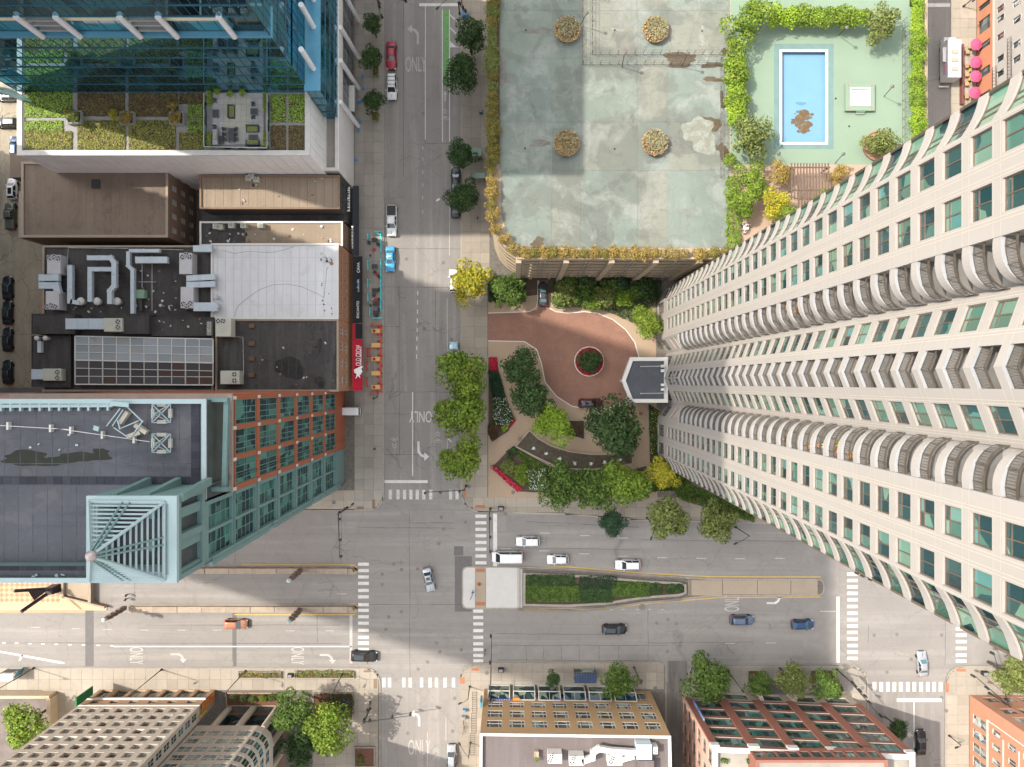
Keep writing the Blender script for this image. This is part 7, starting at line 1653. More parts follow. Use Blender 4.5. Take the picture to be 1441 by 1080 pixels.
mb=MB();a=g(1374,-50);b=g(1374,300);mb.box(a[0]-.25,b[1],4.95,a[0]+.02,a[1],5.25);part('cornice',mb,creamb,ab)
mb=MB();mb.prism(inset(fpK,.2),ZK-.5,ZK-.1);part('roof',mb,rf_pur,ab)
t=thing('iron_balcony','black iron fire balcony on the pale wall beside the cream tower','fire escape',(*g(1373,185),5));x0=g(1374,0)[0]
for z,ya,yb in((6.0,115,175),(10,90,150)):
 mb=MB();a,b=g(0,ya)[1],g(0,yb)[1];mb.bar((x0-.9,a,z+1),(x0-.9,b,z+1),.06,.06);mb.bar((x0-.9,a,z),(x0-.9,b,z),.06,.06)
 for k in range(14):y=a+(b-a)*k/13;mb.bar((x0-.9,y,z),(x0-.9,y,z+1),.035,.035);mb.bar((x0-.9,y,z),(x0,y,z),.035,.035)
 part('railing',mb,blk,t)
 # courtyard with brick turning circle, garden and fountain
bricks=layered('brick_paving',(.28,.15,.105),[('noise',.15,.4,.7,(.26,.115,.08),.6),('noise',(7,14,1),.4,.6,(.36,.175,.125),.55),('noise',(9,3,1),.5,.7,(.22,.095,.065),.4),('noise',.6,.6,.75,(.2,.1,.075),.4)],bump=.3,bsc=30)
pathm=layered('path_gravel',(.37,.27,.185),[('noise',.2,.4,.7,(.32,.23,.16),.6),('noise',9,.4,.7,(.42,.32,.23),.45),('noise',.7,.58,.72,(.27,.2,.14),.4)],bump=.2)
cy=struct('courtyard',(lambda m:(m.prism(ccw([(687,425),(922,392),(925,700),(687,700)]),.1,.152),m)[1])(MB()),pathm)
mb=MB();mb.prism(ccw([(687,392),(922,392),(922,428),(687,428)]),.1,.15);part('bed_soil',mb,M('soil',(.055,.038,.025)),cy)
circ=[(687,441)]+[(745,439),(757,436),(757,395),(771,395),(773,434),(782,439),(800,441),(822,439),(840,441),(862,450),(880,464),(893,482),(899,503),(890,530),(886,556),(872,568),(858,574),(830,576),(805,572),(783,558),(767,538),(762,512),(755,492),(738,481),(687,480)]
cp_=ccw(circ);mb=MB();mb.prism(cp_,.12,.156);drive=part('driveway',mb,bricks,cy)
rb_=MB();bm=layered('brick_single',(.285,.15,.105),[('noise',.25,.4,.6,(.22,.12,.09),.9),('noise',2.5,.5,.7,(.36,.22,.17),.5),('noise',9,.4,.7,(.34,.19,.14),.5)],rnd=.1)
xx=-5.0
mb=MB()
for i in range(0,110):
 for j in range(0,100):
  px,py=688+i*1.95+(j%2)*.97,437+j*1.42
  if inside(*g(px,py),cp_):x,y=g(px,py);mb.add([(x-.125,y-.09,.157),(x+.125,y-.09,.157),(x+.125,y+.09,.164),(x-.125,y+.09,.164)],[(0,1,2,3)])
part('brick',mb,bm,cy,kind='stuff')
mb=MB();co=circ[6:24]+[circ[24]]
def kline(pts,w_=1.2,z0=.12,z1=.2,m_=kerbm,par=cy,name='kerb'):
 mb=MB()
 for a,b in zip(pts,pts[1:]):mb.bar((*g(*a),(z0+z1)/2),(*g(*b),(z0+z1)/2),w_*S,z1-z0)
 part(name,mb,m_,par)
wk=M('white_kerb',(.56,.54,.5),(.5,.48,.45),2.)
kline([(687,441),(745,439),(754,434),(757,424),(757,395)],m_=wk);kline([(773,434),(782,439),(800,441),(822,439),(840,441),(862,450),(880,464),(893,482),(899,503)],m_=wk);kline([(886,556),(872,568),(858,574),(830,576),(805,572),(783,558),(767,538),(762,512),(755,492),(738,481),(687,480)],m_=wk)
t=thing('flower_island','round island of red flowers around a clipped green tree in the turning circle','planter',(*g(829,509),.15));cx,cyy=g(829,509)
mb=MB();mb.lathe(cx,cyy,[(2.95,.15),(2.95,.32),(2.75,.32),(2.75,.22),(.1,.22)],36);part('kerb',mb,wk,t)
rs=np.random.RandomState(9);n=900;a=rs.rand(n)*6.28;r=2.75-rs.rand(n)**1.5*.75;p=np.stack([r*np.cos(a),r*np.sin(a),.35+rs.rand(n)*.15],1);q=np.stack([rs.normal(0,.4,n),rs.normal(0,.4,n),np.ones(n)],1)
redf=M('bloom_crimson',(.42,.02,.045),(.5,.03,.06),2.,isl=.4,trans=.2)
inst('blossom',leaf_mesh('blossom',leaf_arrays(p,q,.12,2),redf),t,(cx,cyy,0));n=500;mb=MB();mb.cyl(cx,cyy,.2,.25,2.74,n=30);part('soil',mb,MATS['soil'],t);a=rs.rand(n)*6.28;r=2.6*rs.rand(n)**.5;p=np.stack([r*np.cos(a),r*np.sin(a),.3+rs.rand(n)*.1],1)
inst('foliage',leaf_mesh('foliage',leaf_arrays(p,q[:500],.14,2),LG['dark']),t,(cx,cyy,0))
tree(829,508,19,'dark','round clipped tree in the middle of the red flower island',2.4,.2,n=2000,size=.06,solid=.78)
def bed(pts,label):
 w_=ccw(pts);t=thing('garden_bed',label,'planting bed',(*w_[0],.15));mb=MB();mb.prism(w_,.1,.19);part('soil',mb,MATS['soil'],t);mb=MB();mb.ringpoly(inset(w_,-.12),inset(w_,.05),.1,.34);part('kerb',mb,kerbm,t);return t,w_
bed([(687,503),(700,503),(703,530),(712,565),(725,590),(716,607),(693,622),(687,610)],'narrow garden bed between street trees and courtyard path')
bed([(722,627),(745,640),(772,655),(800,662),(860,668),(910,655),(912,700),(730,692),(693,656)],'large garden bed south of the fountain')
bed([(912,568),(932,580),(930,640),(945,655),(985,690),(915,692)],'garden bed along the foot of the tower')
bed([(797,592),(822,592),(822,618),(797,612)],'small square bed with a bare shrub above the fountain')
def scatter(pts,kind,n,ht,label,name='ground_cover',cat='planting',size=.15,mat=None,extra=None,lump=.25,zb=.19):
 w_=ccw(pts);xs=[p[0]for p in w_];ys=[p[1]for p in w_];rs=np.random.RandomState(len(label)+n);P_=[];n=int(n*2.6)
 ph=rs.rand(4)*6
 while len(P_)<n:
  x,y=rs.uniform(min(xs),max(xs)),rs.uniform(min(ys),max(ys))
  if inside(x,y,w_):
   hgt=ht*(1+lump*(math.sin(x*1.7+ph[0])+math.sin(y*1.9+ph[1])+.7*math.sin(x*3.7+y*2.9)));P_.append((x-w_[0][0],y-w_[0][1],max(.08,hgt*rs.uniform(.6,1.05))))
 p=np.array(P_);q=np.stack([rs.normal(0,.5,n),rs.normal(0,.5,n),np.ones(n)],1)
 me=leaf_mesh(name,leaf_arrays(p,q,size,3),mat or LG[kind]);o=inst(name,me,None,(*w_[0],zb));WO[o.name]=Vector((*w_[0],zb));tag(o,label,cat)
 if extra:
  idx=rs.choice(n,extra[1]);inst('blossom',leaf_mesh('blossom',leaf_arrays(p[idx]+[0,0,.14],q[idx],extra[2],5),extra[0]),o,(0,0,0),local=True)
 return o
scatter([(688,503),(699,503),(700,522),(689,522)],'redbrown',250,.3,'red flowers at the top of the narrow garden bed',mat=redf)
scatter([(687,522),(702,525),(712,560),(694,562)],'vdark',800,.6,'very dark shrubs in the narrow garden bed',size=.18)
scatter([(694,560),(712,560),(723,590),(716,600),(694,597)],'dark',900,.7,'dark shrub with white blossoms in the narrow garden bed',extra=(bloom['white'],260,.12),size=.17)
scatter([(687,597),(705,600),(700,616),(692,620),(687,610)],'redbrown',450,.5,'reddish brown shrub at the lower end of the narrow garden bed')
scatter([(705,601),(713,597),(716,602),(709,608)],'hedge',130,.35,'small lime green clump in the narrow garden bed');scatter([(715,597),(724,588),(726,592),(717,603)],'hedge',130,.3,'short strip of red flowers at the path corner',mat=redf)
scatter([(694,654),(702,660),(722,678),(735,688),(728,692),(693,660)],'hedge',500,.35,'strip of red and pink flowers along the lower path edge',mat=redf,extra=(bloom['pink'],60,.13))
scatter([(702,655),(715,645),(724,650),(722,672),(708,664)],'olive',500,.6,'greyish green shrub behind the strip of red flowers');scatter([(712,635),(725,628),(730,636),(718,645)],'dark',220,.7,'small dark green shrub at the fountain corner')
scatter([(728,633),(748,644),(772,656),(765,662),(745,656),(730,645)],'mid',700,.5,'low green hedge following the fountain edge');scatter([(725,655),(740,652),(748,672),(735,684),(724,672)],'bright',600,.8,'bright green shrub left of the white blossoms')
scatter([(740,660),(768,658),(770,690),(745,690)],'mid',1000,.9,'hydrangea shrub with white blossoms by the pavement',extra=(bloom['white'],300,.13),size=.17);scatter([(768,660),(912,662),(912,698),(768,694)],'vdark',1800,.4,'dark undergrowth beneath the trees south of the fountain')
scatter([(912,570),(932,582),(930,640),(914,640)],'dark',900,.5,'green undergrowth with yellow flowers beside the tower',extra=(bloom['yellow'],110,.12));scatter([(914,645),(945,655),(985,690),(915,692)],'mid',1300,.5,'green bed in the lee of the tower curve')
scatter([(798,593),(821,593),(821,617),(798,611)],'redbrown',260,.5,'sparse bare twiggy shrub in the square bed',size=.1)
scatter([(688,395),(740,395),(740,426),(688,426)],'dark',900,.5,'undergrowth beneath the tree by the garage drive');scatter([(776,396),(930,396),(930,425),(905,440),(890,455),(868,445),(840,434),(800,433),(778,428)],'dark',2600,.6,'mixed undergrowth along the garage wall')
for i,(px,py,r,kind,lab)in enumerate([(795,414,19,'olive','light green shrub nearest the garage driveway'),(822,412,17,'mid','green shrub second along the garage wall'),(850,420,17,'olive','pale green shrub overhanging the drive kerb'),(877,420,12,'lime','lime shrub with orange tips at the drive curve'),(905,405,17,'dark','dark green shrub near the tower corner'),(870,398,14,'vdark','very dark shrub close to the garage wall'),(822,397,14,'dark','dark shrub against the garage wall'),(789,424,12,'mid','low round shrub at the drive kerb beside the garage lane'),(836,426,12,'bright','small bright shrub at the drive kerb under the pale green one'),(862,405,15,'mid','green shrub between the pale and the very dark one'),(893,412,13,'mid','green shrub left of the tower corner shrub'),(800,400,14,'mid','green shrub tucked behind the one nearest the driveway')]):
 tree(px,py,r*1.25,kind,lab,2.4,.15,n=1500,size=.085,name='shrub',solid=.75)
scatter([(926,660),(1060,722),(1060,735),(955,702)],'mid',2200,.7,'long clipped hedge curving along the tower base',name='hedge',cat='hedge',zb=.15)
fb=thing('fountain_basin','curved fountain basin with a row of white water jets','fountain',(*g(830,640),.15))
top_=[(745,607),(757,618),(775,628),(800,636),(830,640),(860,640),(889,634)];bot_=[(889,652),(860,657),(832,660),(800,659),(775,652),(752,641),(727,628)]
bw=ccw(top_+bot_);mb=MB();mb.prism(bw,.1,.2);part('basin',mb,layered('basin_floor',(.10,.08,.06),[('noise',1.5,.4,.7,(.14,.115,.085),.7),('noise',6,.5,.7,(.07,.055,.04),.6)],rough=.3),fb)
mb=MB();mb.ringpoly(inset(bw,-.28),inset(bw,.02),.1,.5);part('rim',mb,tan_c,fb)
mb=MB();mb.prism(inset(bw,.03),.28,.32);part('water',mb,layered('basin_water',(.055,.045,.03),[('noise',2,.45,.65,(.10,.085,.06),.7),('noise',9,.5,.65,(.15,.13,.1),.3)],rough=.4,bump=.5,bsc=5,spec=.1),fb)
foam=M('water_foam',(.78,.80,.8),(.6,.64,.66),6.,rough=.5,isl=.2)
for k,(x,y)in enumerate(((751,630.5),(768.5,638),(788,645.5),(808.5,652),(831.5,652.5),(850.5,650.5),(872,647))):
 cx,cyy=g(x,y);rs=np.random.RandomState(k);n=90;r=np.abs(rs.normal(0,.18,n));a=rs.rand(n)*6.28;p=np.stack([r*np.cos(a),r*np.sin(a),.35+(.5-r).clip(0)*1.1*rs.rand(n)],1);inst('water_jet',leaf_mesh('water_jet',leaf_arrays(p,np.tile([[0,0,1.]],(n,1)),.09,k),foam),fb,(cx,cyy,0))
for k,(x,y)in enumerate(((731,618),(692,657),(901,582))):
 t=thing('pillar',['short stone pillar at the fountain corner','dark pillar at the entrance of the diagonal path','short pillar by the path beside the tower bed'][k],'pillar',(*g(x,y),.15));mb=MB();mb.rbox(*g(x,y),.15,1.0,.5,.5);part('shaft',mb,kerbm,t);mb=MB();mb.rbox(*g(x,y),1.0,1.12,.6,.6,0,.04);part('cap',mb,brickm,t)
def shelter(px,py,lx,ly,z,label,mat,zg=.15):
 x,y=P(px,py,z);t=thing('shelter',label,'shelter',(x,y,zg));mb=MB();mb.rbox(x,y,z-.12,z,lx,ly,0,.04);part('roof',mb,mat,t)
 for sx in(-1,1):
  for sy in(-1,1):mb=MB();mb.rbox(x+sx*(lx/2-.12),y+sy*(ly/2-.12),zg,z-.12,.1,.1);part('post',mb,blk,t)
 mb=MB();mb.rbox(x,y+ly/2-.1,.5,2.1,lx-.3,.04);part('glass_wall',mb,scr,t)
 return t
sg=M('shelter_green',(.16,.25,.19),(.12,.19,.15),1.5,rough=.3)
shelter(667,214,3.0,1.7,3.0,'greenish glass shelter beside the dark tree, upper of two',sg);shelter(673,247,2.6,1.1,3.0,'greenish glass shelter beside the dark tree, lower of two',sg)
t=shelter(824,955,4.3,1.9,2.9,'dark blue roofed bus shelter on the pavement before the tan building',M('shelter_navy',(.02,.03,.055),(.03,.045,.075),1.,rough=.3))
mb=MB()
for k in range(14):x=P(824,955,2.9)[0]-2.05+k*.315;mb.box(x,P(824,955,2.9)[1]-.9,2.9,x+.03,P(824,955,2.9)[1]+.9,2.92)
part('rib',mb,MATS['banner_blue'],t)
t=shelter(8,954,3.0,1.5,2.9,'ribbed grey bus shelter at the lower left edge of the photo',M('shelter_grey',(.22,.24,.25),(.34,.36,.36),2.5,rough=.3));x,y=P(22,950,2.4);mb=MB();mb.rbox(x,y,.3,2.4,.15,1.5,R(-25));part('advert_panel',mb,tealg,t)
# vehicles
tyre_m=M('tyre',(.02,.02,.02));rim_m=M('rim',(.35,.35,.36),metal=.6,rough=.4);carg=M('car_glass',(.012,.018,.022),rough=.05,spec=1.);head_m=M('headlight',(.6,.62,.64),rough=.15,spec=1.);tail_m=M('taillight',(.45,.01,.01),rough=.3);trim_m=M('car_trim',(.03,.03,.03),rough=.6)
bargl=M('car_glass_pale',(.06,.12,.14),rough=.05,spec=1.)
def paint(name,c,metal=.0):return M('paint_'+name,c,tuple(x*.93 for x in c),.8,rough=.3,spec=.4,metal=metal,coat=.25)
def section(x,w_,zt,zb,zs):
 return[(x,-w_*.90,zb),(x,-w_,zb+.18),(x,-w_*1.0,zs),(x,-w_*.94,zt-.07),(x,-w_*.80,zt-.005),(x,-w_*.4,zt+.02),(x,0,zt+.03),(x,w_*.4,zt+.02),(x,w_*.80,zt-.005),(x,w_*.94,zt-.07),(x,w_,zs),(x,w_,zb+.18),(x,w_*.90,zb)]
KIND={'sedan':dict(st=[(-2.40,.62,.66),(-2.33,.80,.84),(-2.1,.88,.97),(-1.5,.91,1.01),(0,.92,1.0),(1.0,.92,.99),(1.6,.90,.94),(2.1,.85,.84),(2.32,.72,.72),(2.40,.55,.62)],cab=(-1.72,-1.02,.30,1.10,.85,.63,.98,1.44)),'suv':dict(st=[(-2.35,.70,.80),(-2.30,.86,1.0),(-2.1,.92,1.08),(-1.2,.94,1.1),(0,.95,1.1),(1.0,.95,1.09),(1.7,.93,1.04),(2.1,.87,.95),(2.3,.75,.82),(2.36,.6,.7)],cab=(-2.22,-1.95,.42,1.2,.88,.68,1.08,1.70)),'hatch':dict(st=[(-2.08,.66,.76),(-2.02,.82,.94),(-1.8,.87,1.02),(-1.0,.89,1.04),(0,.9,1.03),(.9,.9,1.02),(1.5,.88,.95),(1.9,.8,.84),(2.06,.62,.7)],cab=(-1.95,-1.6,.35,1.08,.83,.62,1.01,1.52)),'van':dict(st=[(-2.85,.86,1.0),(-2.82,.96,1.22),(-2.5,1.0,1.25),(0,1.0,1.25),(1.5,1.0,1.2),(2.2,.98,1.12),(2.6,.92,1.0),(2.82,.78,.85),(2.88,.6,.7)],cab=(-2.8,-2.72,1.35,2.15,.97,.83,1.2,2.3)),'pickup':dict(st=[(-2.85,.80,.8),(-2.8,.94,1.02),(-2.5,.96,1.06),(-1.0,.97,1.07),(0,.97,1.08),(1.0,.97,1.08),(1.9,.95,1.05),(2.5,.9,.96),(2.75,.78,.82),(2.82,.6,.7)],cab=(-.85,-.6,.75,1.5,.9,.7,1.06,1.78)),}
CAR={}
def car_meshes(kind,mat,gl,bed=None):
 key=(kind,mat.name,gl.name,bed)
 if key in CAR:return CAR[key]
 K=KIND[kind];out=[]
 mb=MB();mb.rings([section(x,w_,zt,.24,.62)for x,w_,zt in K['st']]);out.append(('body',mb.mesh('body',mat,True),'p'))
 xb0,xr0,xr1,xb1,wb,wr_,zb,zr=K['cab']
 def pt(f,side,top):
  pass
 B=[(xb0,-wb*.9),(xb0+.12,-wb),(xb1-.15,-wb),(xb1,-wb*.82),(xb1,wb*.82),(xb1-.15,wb),(xb0+.12,wb),(xb0,wb*.9)]
 T=[(xr0,-wr_*.9),(xr0+.12,-wr_),(xr1-.12,-wr_),(xr1,-wr_*.85),(xr1,wr_*.85),(xr1-.12,wr_),(xr0+.12,wr_),(xr0,wr_*.9)]
 def wall_(i,j,e=0,z0=zb-.06,z1=zr-.04):
  m_=MB();m_.quad((*B[i],z0),(*B[j],z0),(*T[j],z1),(*T[i],z1));return m_
 out.append(('windscreen',wall_(3,4).mesh('windscreen',gl),'p'));out.append(('rear_window',wall_(7,0).mesh('rear_window',gl),'p'))
 for i,j in((1,2),(5,6)):out.append(('side_window',wall_(i,j).mesh('side_window',carg),'p'))
 pm=MB()
 for i,j in((0,1),(2,3),(4,5),(6,7)):pm.quad((*B[i],zb-.06),(*B[j],zb-.06),(*T[j],zr-.04),(*T[i],zr-.04))
 nm=(xb0+xb1)/2-.1
 for sy in(-1,1):pm.bar((nm,sy*(wb+.01),zb-.04),((xr0+xr1)/2,sy*(wr_+.01),zr-.04),.1,.03)
 out.append(('pillar',pm.mesh('pillar',mat),'p'))
 rm=MB();c=(xr0+xr1)/2;rm.rings([[(x,y,zr-.05)for x,y in T],[(c+(x-c)*.98,y*.95,zr)for x,y in T],[(c+(x-c)*.75,y*.6,zr+.03)for x,y in T]]);out.append(('roof',rm.mesh('roof',mat,True),'p'))
 for sx in(K['st'][1][0]+.75,K['st'][-1][0]-.95):
  for sy in(-1,1):
   wx=K['st'][4][1];m_=MB();r_=.34;n_=16
   m_.rings([[(sx+r_*math.cos(2*math.pi*k/n_),sy*(wx-.2),.34+r_*math.sin(2*math.pi*k/n_))for k in range(n_)],[(sx+r_*math.cos(2*math.pi*k/n_),sy*(wx+.02),.34+r_*math.sin(2*math.pi*k/n_))for k in range(n_)]])
   out.append(('wheel',m_.mesh('wheel',tyre_m),'p'))
 xf=K['st'][-2][0];xk=K['st'][1][0];zf=K['st'][-2][2];zk=K['st'][1][2];wf=K['st'][-2][1];wk_=K['st'][1][1]
 for sy in(-1,1):
  m_=MB();m_.rbox(xf-.1,sy*wf*.92,zf-.2,zf-.03,.36,.26,R(-28*sy),.03);out.append(('headlight',m_.mesh('headlight',head_m),'p'))
  m_=MB();m_.rbox(xk+.03,sy*wk_*.86,zk-.25,zk-.0,.16,.3,R(15*sy),.02);out.append(('taillight',m_.mesh('taillight',tail_m),'p'))
  m_=MB();m_.rbox(xb1-.45,sy*(wb+.16),zb-.06,zb+.12,.14,.22,0,.03);out.append(('mirror',m_.mesh('mirror',mat),'p'))
 m_=MB();m_.rbox(xf+.08,0,.35,.55,.12,wf*1.5,0,.02);out.append(('bumper',m_.mesh('bumper',trim_m),'p'));m_=MB();m_.rbox(xk-.06,0,.35,.52,.1,wk_*1.6,0,.02);out.append(('bumper',m_.mesh('bumper',trim_m),'p'))
 m_=MB();m_.bar((xb1-.02,-wb*.5,zb+.015),(xb1-.25,wb*.1,zb+.12),.025,.02);m_.box(xb1+.35,-.02,K['st'][5][2],xf-.25,.02,K['st'][5][2]-.3);out.append(('wiper',m_.mesh('wiper',trim_m),'p'))
 if bed=='bed':m_=MB();m_.box(-2.68,-.80,1.0,-.9,.80,1.105);out.append(('bed_cover',m_.mesh('bed_cover',trim_m),'p'))
 if bed=='rails':
  for sy in(-1,1):m_=MB();m_.bar((xr0+.15,sy*(wr_-.03),zr+.06),(xr1-.15,sy*(wr_-.03),zr+.06),.05,.05);out.append(('roof_rail',m_.mesh('roof_rail',trim_m),'p'))
 if bed=='bars':
  m_=MB()
  for f in(.2,.5,.8):x=xr0+(xr1-xr0)*f;m_.bar((x,-wr_,zr+.09),(x,wr_,zr+.09),.07,.05)
  out.append(('roof_bar',m_.mesh('roof_bar',trim_m),'p'))
 if bed=='sunroof':m_=MB();m_.box(xr0+.35,-wr_*.62,zr+.02,xr1-.35,wr_*.62,zr+.042);out.append(('sunroof',m_.mesh('sunroof',carg),'p'))
 if bed=='taxi':m_=MB();m_.rbox(-.4,0,zr+.02,zr+.2,.3,.8,0,.03);out.append(('roof_sign',m_.mesh('roof_sign',can_w),'p'))
 CAR[key]=out;return out
def car(px,py,heading,kind,mat,label,extra=None,scale=1.,gl=None,z=.02,zref=1.2,cat='car'):
 0
 x,y=P(px,py,zref);o=thing('parked_car' if 0 else{'van':'van','pickup':'pickup_truck'}.get(kind,'car'),label,cat,(x,y,z),rotz=R(heading))
 o.scale=(scale,scale if scale>.97 else scale**.5,1)
 for nm,me,_ in car_meshes(kind,mat,gl or carg,extra):inst(nm,me,o,(0,0,0),local=True)
 return o
pw_=paint('white',(.62,.62,.62));ps=paint('silver',(.36,.38,.40),.4);pk=paint('black',(.012,.012,.014));pbk=paint('charcoal',(.03,.032,.036));pred=paint('red',(.30,.012,.03));pblue=paint('bright_blue',(.05,.30,.55));pgb=paint('grey_blue',(.10,.13,.20),.3);pnv=paint('navy',(.02,.05,.12),.2);pcop=paint('copper',(.34,.15,.09),.2);pmar=paint('maroon',(.06,.012,.02),.2);plb=paint('light_blue',(.28,.40,.47),.2);pgn=paint('olive_grey',(.07,.075,.06))
car(550,77,-90,'sedan',pred,'red sedan parked at the left kerb below the upper traffic signal',scale=1.12);car(551,121,-90,'suv',pw_,'white wagon with roof bars parked behind the red sedan','bars',1.08)
car(641,252,90,'sedan',pbk,'dark car with shiny glass half under the tree between glass shelters',gl=bargl);car(641,289,90,'sedan',pk,'black car almost hidden below the dark kerb tree')
car(550.5,310,-90,'pickup',pw_,'white pickup truck with black bed cover at the left kerb','bed',1.08,cat='pickup truck');car(548.5,364,-90,'sedan',pblue,'bright blue taxi with pale roof sign beside the cyan patio rail','taxi',1.03,gl=bargl)
car(638,395,90,'suv',pw_,'white car hidden under the yellow tree',scale=.95);car(638,498,90,'sedan',plb,'light blue car tucked under the bright green trees')
car(764,414,90,'sedan',pbk,'dark car entering the garage under the parking podium','sunroof',1.0,gl=bargl,z=.16);car(831,568,0,'suv',pmar,'maroon car parked at the lower kerb of the turning circle','sunroof',.97,z=.16)
car(743,763,180,'suv',pw_,'white car in the upper lane nearest the crosswalk');car(714,786,180,'van',pw_,'large white cargo van waiting at the stop line',scale=1.06,zref=1.8,cat='van');car(785,788.5,180,'hatch',pw_,'white hatchback with red tail lights behind the white van',scale=1.02);car(884,796,180,'suv',pw_,'white minivan driving alone beside the planted island','rails',1.05)
car(603,817,-78,'sedan',ps,'silver sedan crossing the middle of the intersection','sunroof',.98);car(865,887,1,'suv',pk,'black car with blue windscreen in the avenue below the island','sunroof',1.,gl=bargl);car(1045,874,0,'suv',pgb,'grey blue wagon left of the navy hatchback','rails',.98);car(1131,880.5,2,'hatch',pnv,'navy hatchback approaching the right stop line',scale=1.03,gl=bargl)
car(331,879.5,0,'suv',pcop,'copper orange car in the sunlit left avenue',None,.95,gl=bargl);car(511.5,925,-2,'suv',pk,'black car crossing onto the left crosswalk','sunroof',1.08);car(1300,936,94,'sedan',ps,'silver sedan turning across the right intersection',None,1.02,gl=bargl);car(1298,1047,90,'sedan',pk,'black sedan in the shaded street beside the red block',None,1.02)
car(635,1067,90,'suv',ps,'silver car at the bottom edge of the middle street','rails',1.);car(489.5,579,180,'van',pw_,'white van parked half under the terracotta facade',scale=.85,cat='van')
car(15,265,90,'hatch',pw_,'white car parked in the alley near the stair block','sunroof');car(12,303,90,'pickup',pgn,'dark olive pickup parked in the alley',None,.95,cat='pickup truck');
for k,y in enumerate((405,440,478,524)):car(8,y,90,'sedan',pk,['first','second','third','fourth'][k]+' black car from the top in the alley parking row',None,.98)
car(8,134,180,'suv',ps,'pale car at the left edge under the cyan glass screen',None);car(8,172,180,'suv',pk,'black car poking in at the left edge above the roof garden corner');car(19,206,90,'hatch',pnv,'blue car peeking out beside the white panel corner')
ft=thing('food_truck','white food truck with pink lettering and three roof vents','truck',(*P(1345,85,3),.02));q=rect(1334,56,1353,109,3.1);cxm,cym=(q[0][0]+q[2][0])/2,(q[0][1]+q[2][1])/2;lx,ly=q[2][0]-q[0][0],q[2][1]-q[0][1]
mb=MB();mb.rbox(cxm,cym,.6,3.1,lx,ly,0,.06);part('body',mb,M('truck_white',(.72,.71,.69),(.66,.65,.63),1.,rough=.5),ft)
mb=MB();mb.rbox(cxm,cym+ly/2+.55,.5,1.7,lx*.9,1.2,0,.1);part('bonnet',mb,MATS['truck_white'],ft);mb=MB();mb.rbox(cxm,cym+ly/2+.15,1.7,2.3,lx*.82,.4,0,.1);part('windscreen',mb,carg,ft)
for y in(73,85,97):mb=MB();a,b=P(1340,y-3.2,3.3),P(1349,y+2,3.3);mb.box(a[0],b[1],3.1,b[0],a[1],3.3);part('roof_vent',mb,creamb,ft)
for sx in(-1,1):
 for yy in(-ly/2+1,ly/2-.6):mb=MB();mb.rings([[(cxm+sx*(lx/2-.3)+q_,cym+yy+.45*math.cos(a),.46+.45*math.sin(a))for a in[k*.52 for k in range(12)]]for q_ in(-.12,.32 if sx>0 else .12)]);part('wheel',mb,tyre_m,ft)
text("Truck's",1.2,(cxm-lx/2-.012,cym-.3,2.0),0,MATS['bloom_pink'],None,1.,1.,name='lettering').parent=None
o=bpy.data.objects[-1]if 0 else[ob for ob in COL.objects if ob.name.startswith('lettering')][-1]
bpy.data.objects.remove(o)
ltr=MB();rs2=random.Random(3)
for k in range(14):
 yy=cym-2.6+k*.38;z=1.5+rs2.uniform(0,.15);ltr.box(cxm-lx/2-.03,yy,z,cxm-lx/2-.005,yy+.09,z+rs2.uniform(.6,1.0));ltr.box(cxm-lx/2-.03,yy+.09,z+rs2.uniform(.0,.5),cxm-lx/2-.005,yy+.26,z+.62)
part('lettering',ltr,M('truck_pink',(.85,.16,.38)),ft)
mb=MB();mb.rbox(cxm-lx/2-.35,cym+1.0,2.5,2.56,.6,2.8);part('serving_hatch',mb,MATS['truck_white'],ft);mb=MB();mb.rbox(cxm-.6,cym-ly/2-.8,.55,.7,2.0,.25);part('rear_bumper',mb,can_w,ft)
umb=M('parasol_pink',(.78,.12,.26),(.74,.11,.24),1.,trans=.1)
for k,(px,py)in enumerate(((1375,62),(1374.5,87),(1374.5,107),(1373,130))):
 x,y=P(px,py,2.4);t=thing('parasol',['topmost pink parasol, by the arched shop window','second pink parasol from the top','third pink parasol from the top','lowest pink parasol beside the cream tower'][k],'parasol',(x,y,.15));t.location.x-=0
 mb=MB();n_=8;mb.rings([[(x+1.2*math.cos(a),y+1.2*math.sin(a),2.2)for a in[R(22.5+45*j)for j in range(n_)]],[(x+.6*math.cos(a),y+.6*math.sin(a),2.5)for a in[R(22.5+45*j)for j in range(n_)]],[(x+.02*math.cos(a),y+.02*math.sin(a),2.7)for a in[R(22.5+45*j)for j in range(n_)]]],cap0=False);part('canopy',mb,umb,t)
 mb=MB();mb.cyl(x,y,.15,2.75,.03,n=6);part('pole',mb,can_w,t);mb=MB();mb.cyl(x,y,.15,.25,.3,n=10);part('base',mb,blk,t)
for k,(px,py)in enumerate(((1362,73),(1361,93),(1361,105),(1361,118),(1361,136))):
 low_table(px,py,.7,.7,['topmost','second','third','fourth','lowest'][k]+' small cafe table between food truck and parasols',.72,.15,wood_m);x,y=P(px-4,py,.8);chair_small(x,y,.15,['topmost','second','third','fourth','lowest'][k]+' dark cafe chair at the tables beside the food truck',R(90),blk,name='chair')
 if k in(0,2,3):scatter([(px-1,py-5),(px+1,py-5),(px+1,py-2),(px-1,py-2)],'hedge',30,.8,['','','',''][0]+['yellow flowers by the topmost cafe table','','yellow flowers by the third cafe table','yellow flowers by the fourth cafe table'][k],mat=bloom['yellow'],size=.12)
t=thing('patio_rail','dark red planter rail between food truck and cafe tables','planter',(*g(1356,100),.15));mb=MB();q=rect(1354,62,1357,146,1.0);mb.prism(q,.15,1.0);part('box',mb,M('maroon_box',(.16,.06,.05),(.12,.05,.04),2.),t)
car(1296,67,90,'hatch',pgn,'dark green vehicle half hidden by the hedge above the food truck')
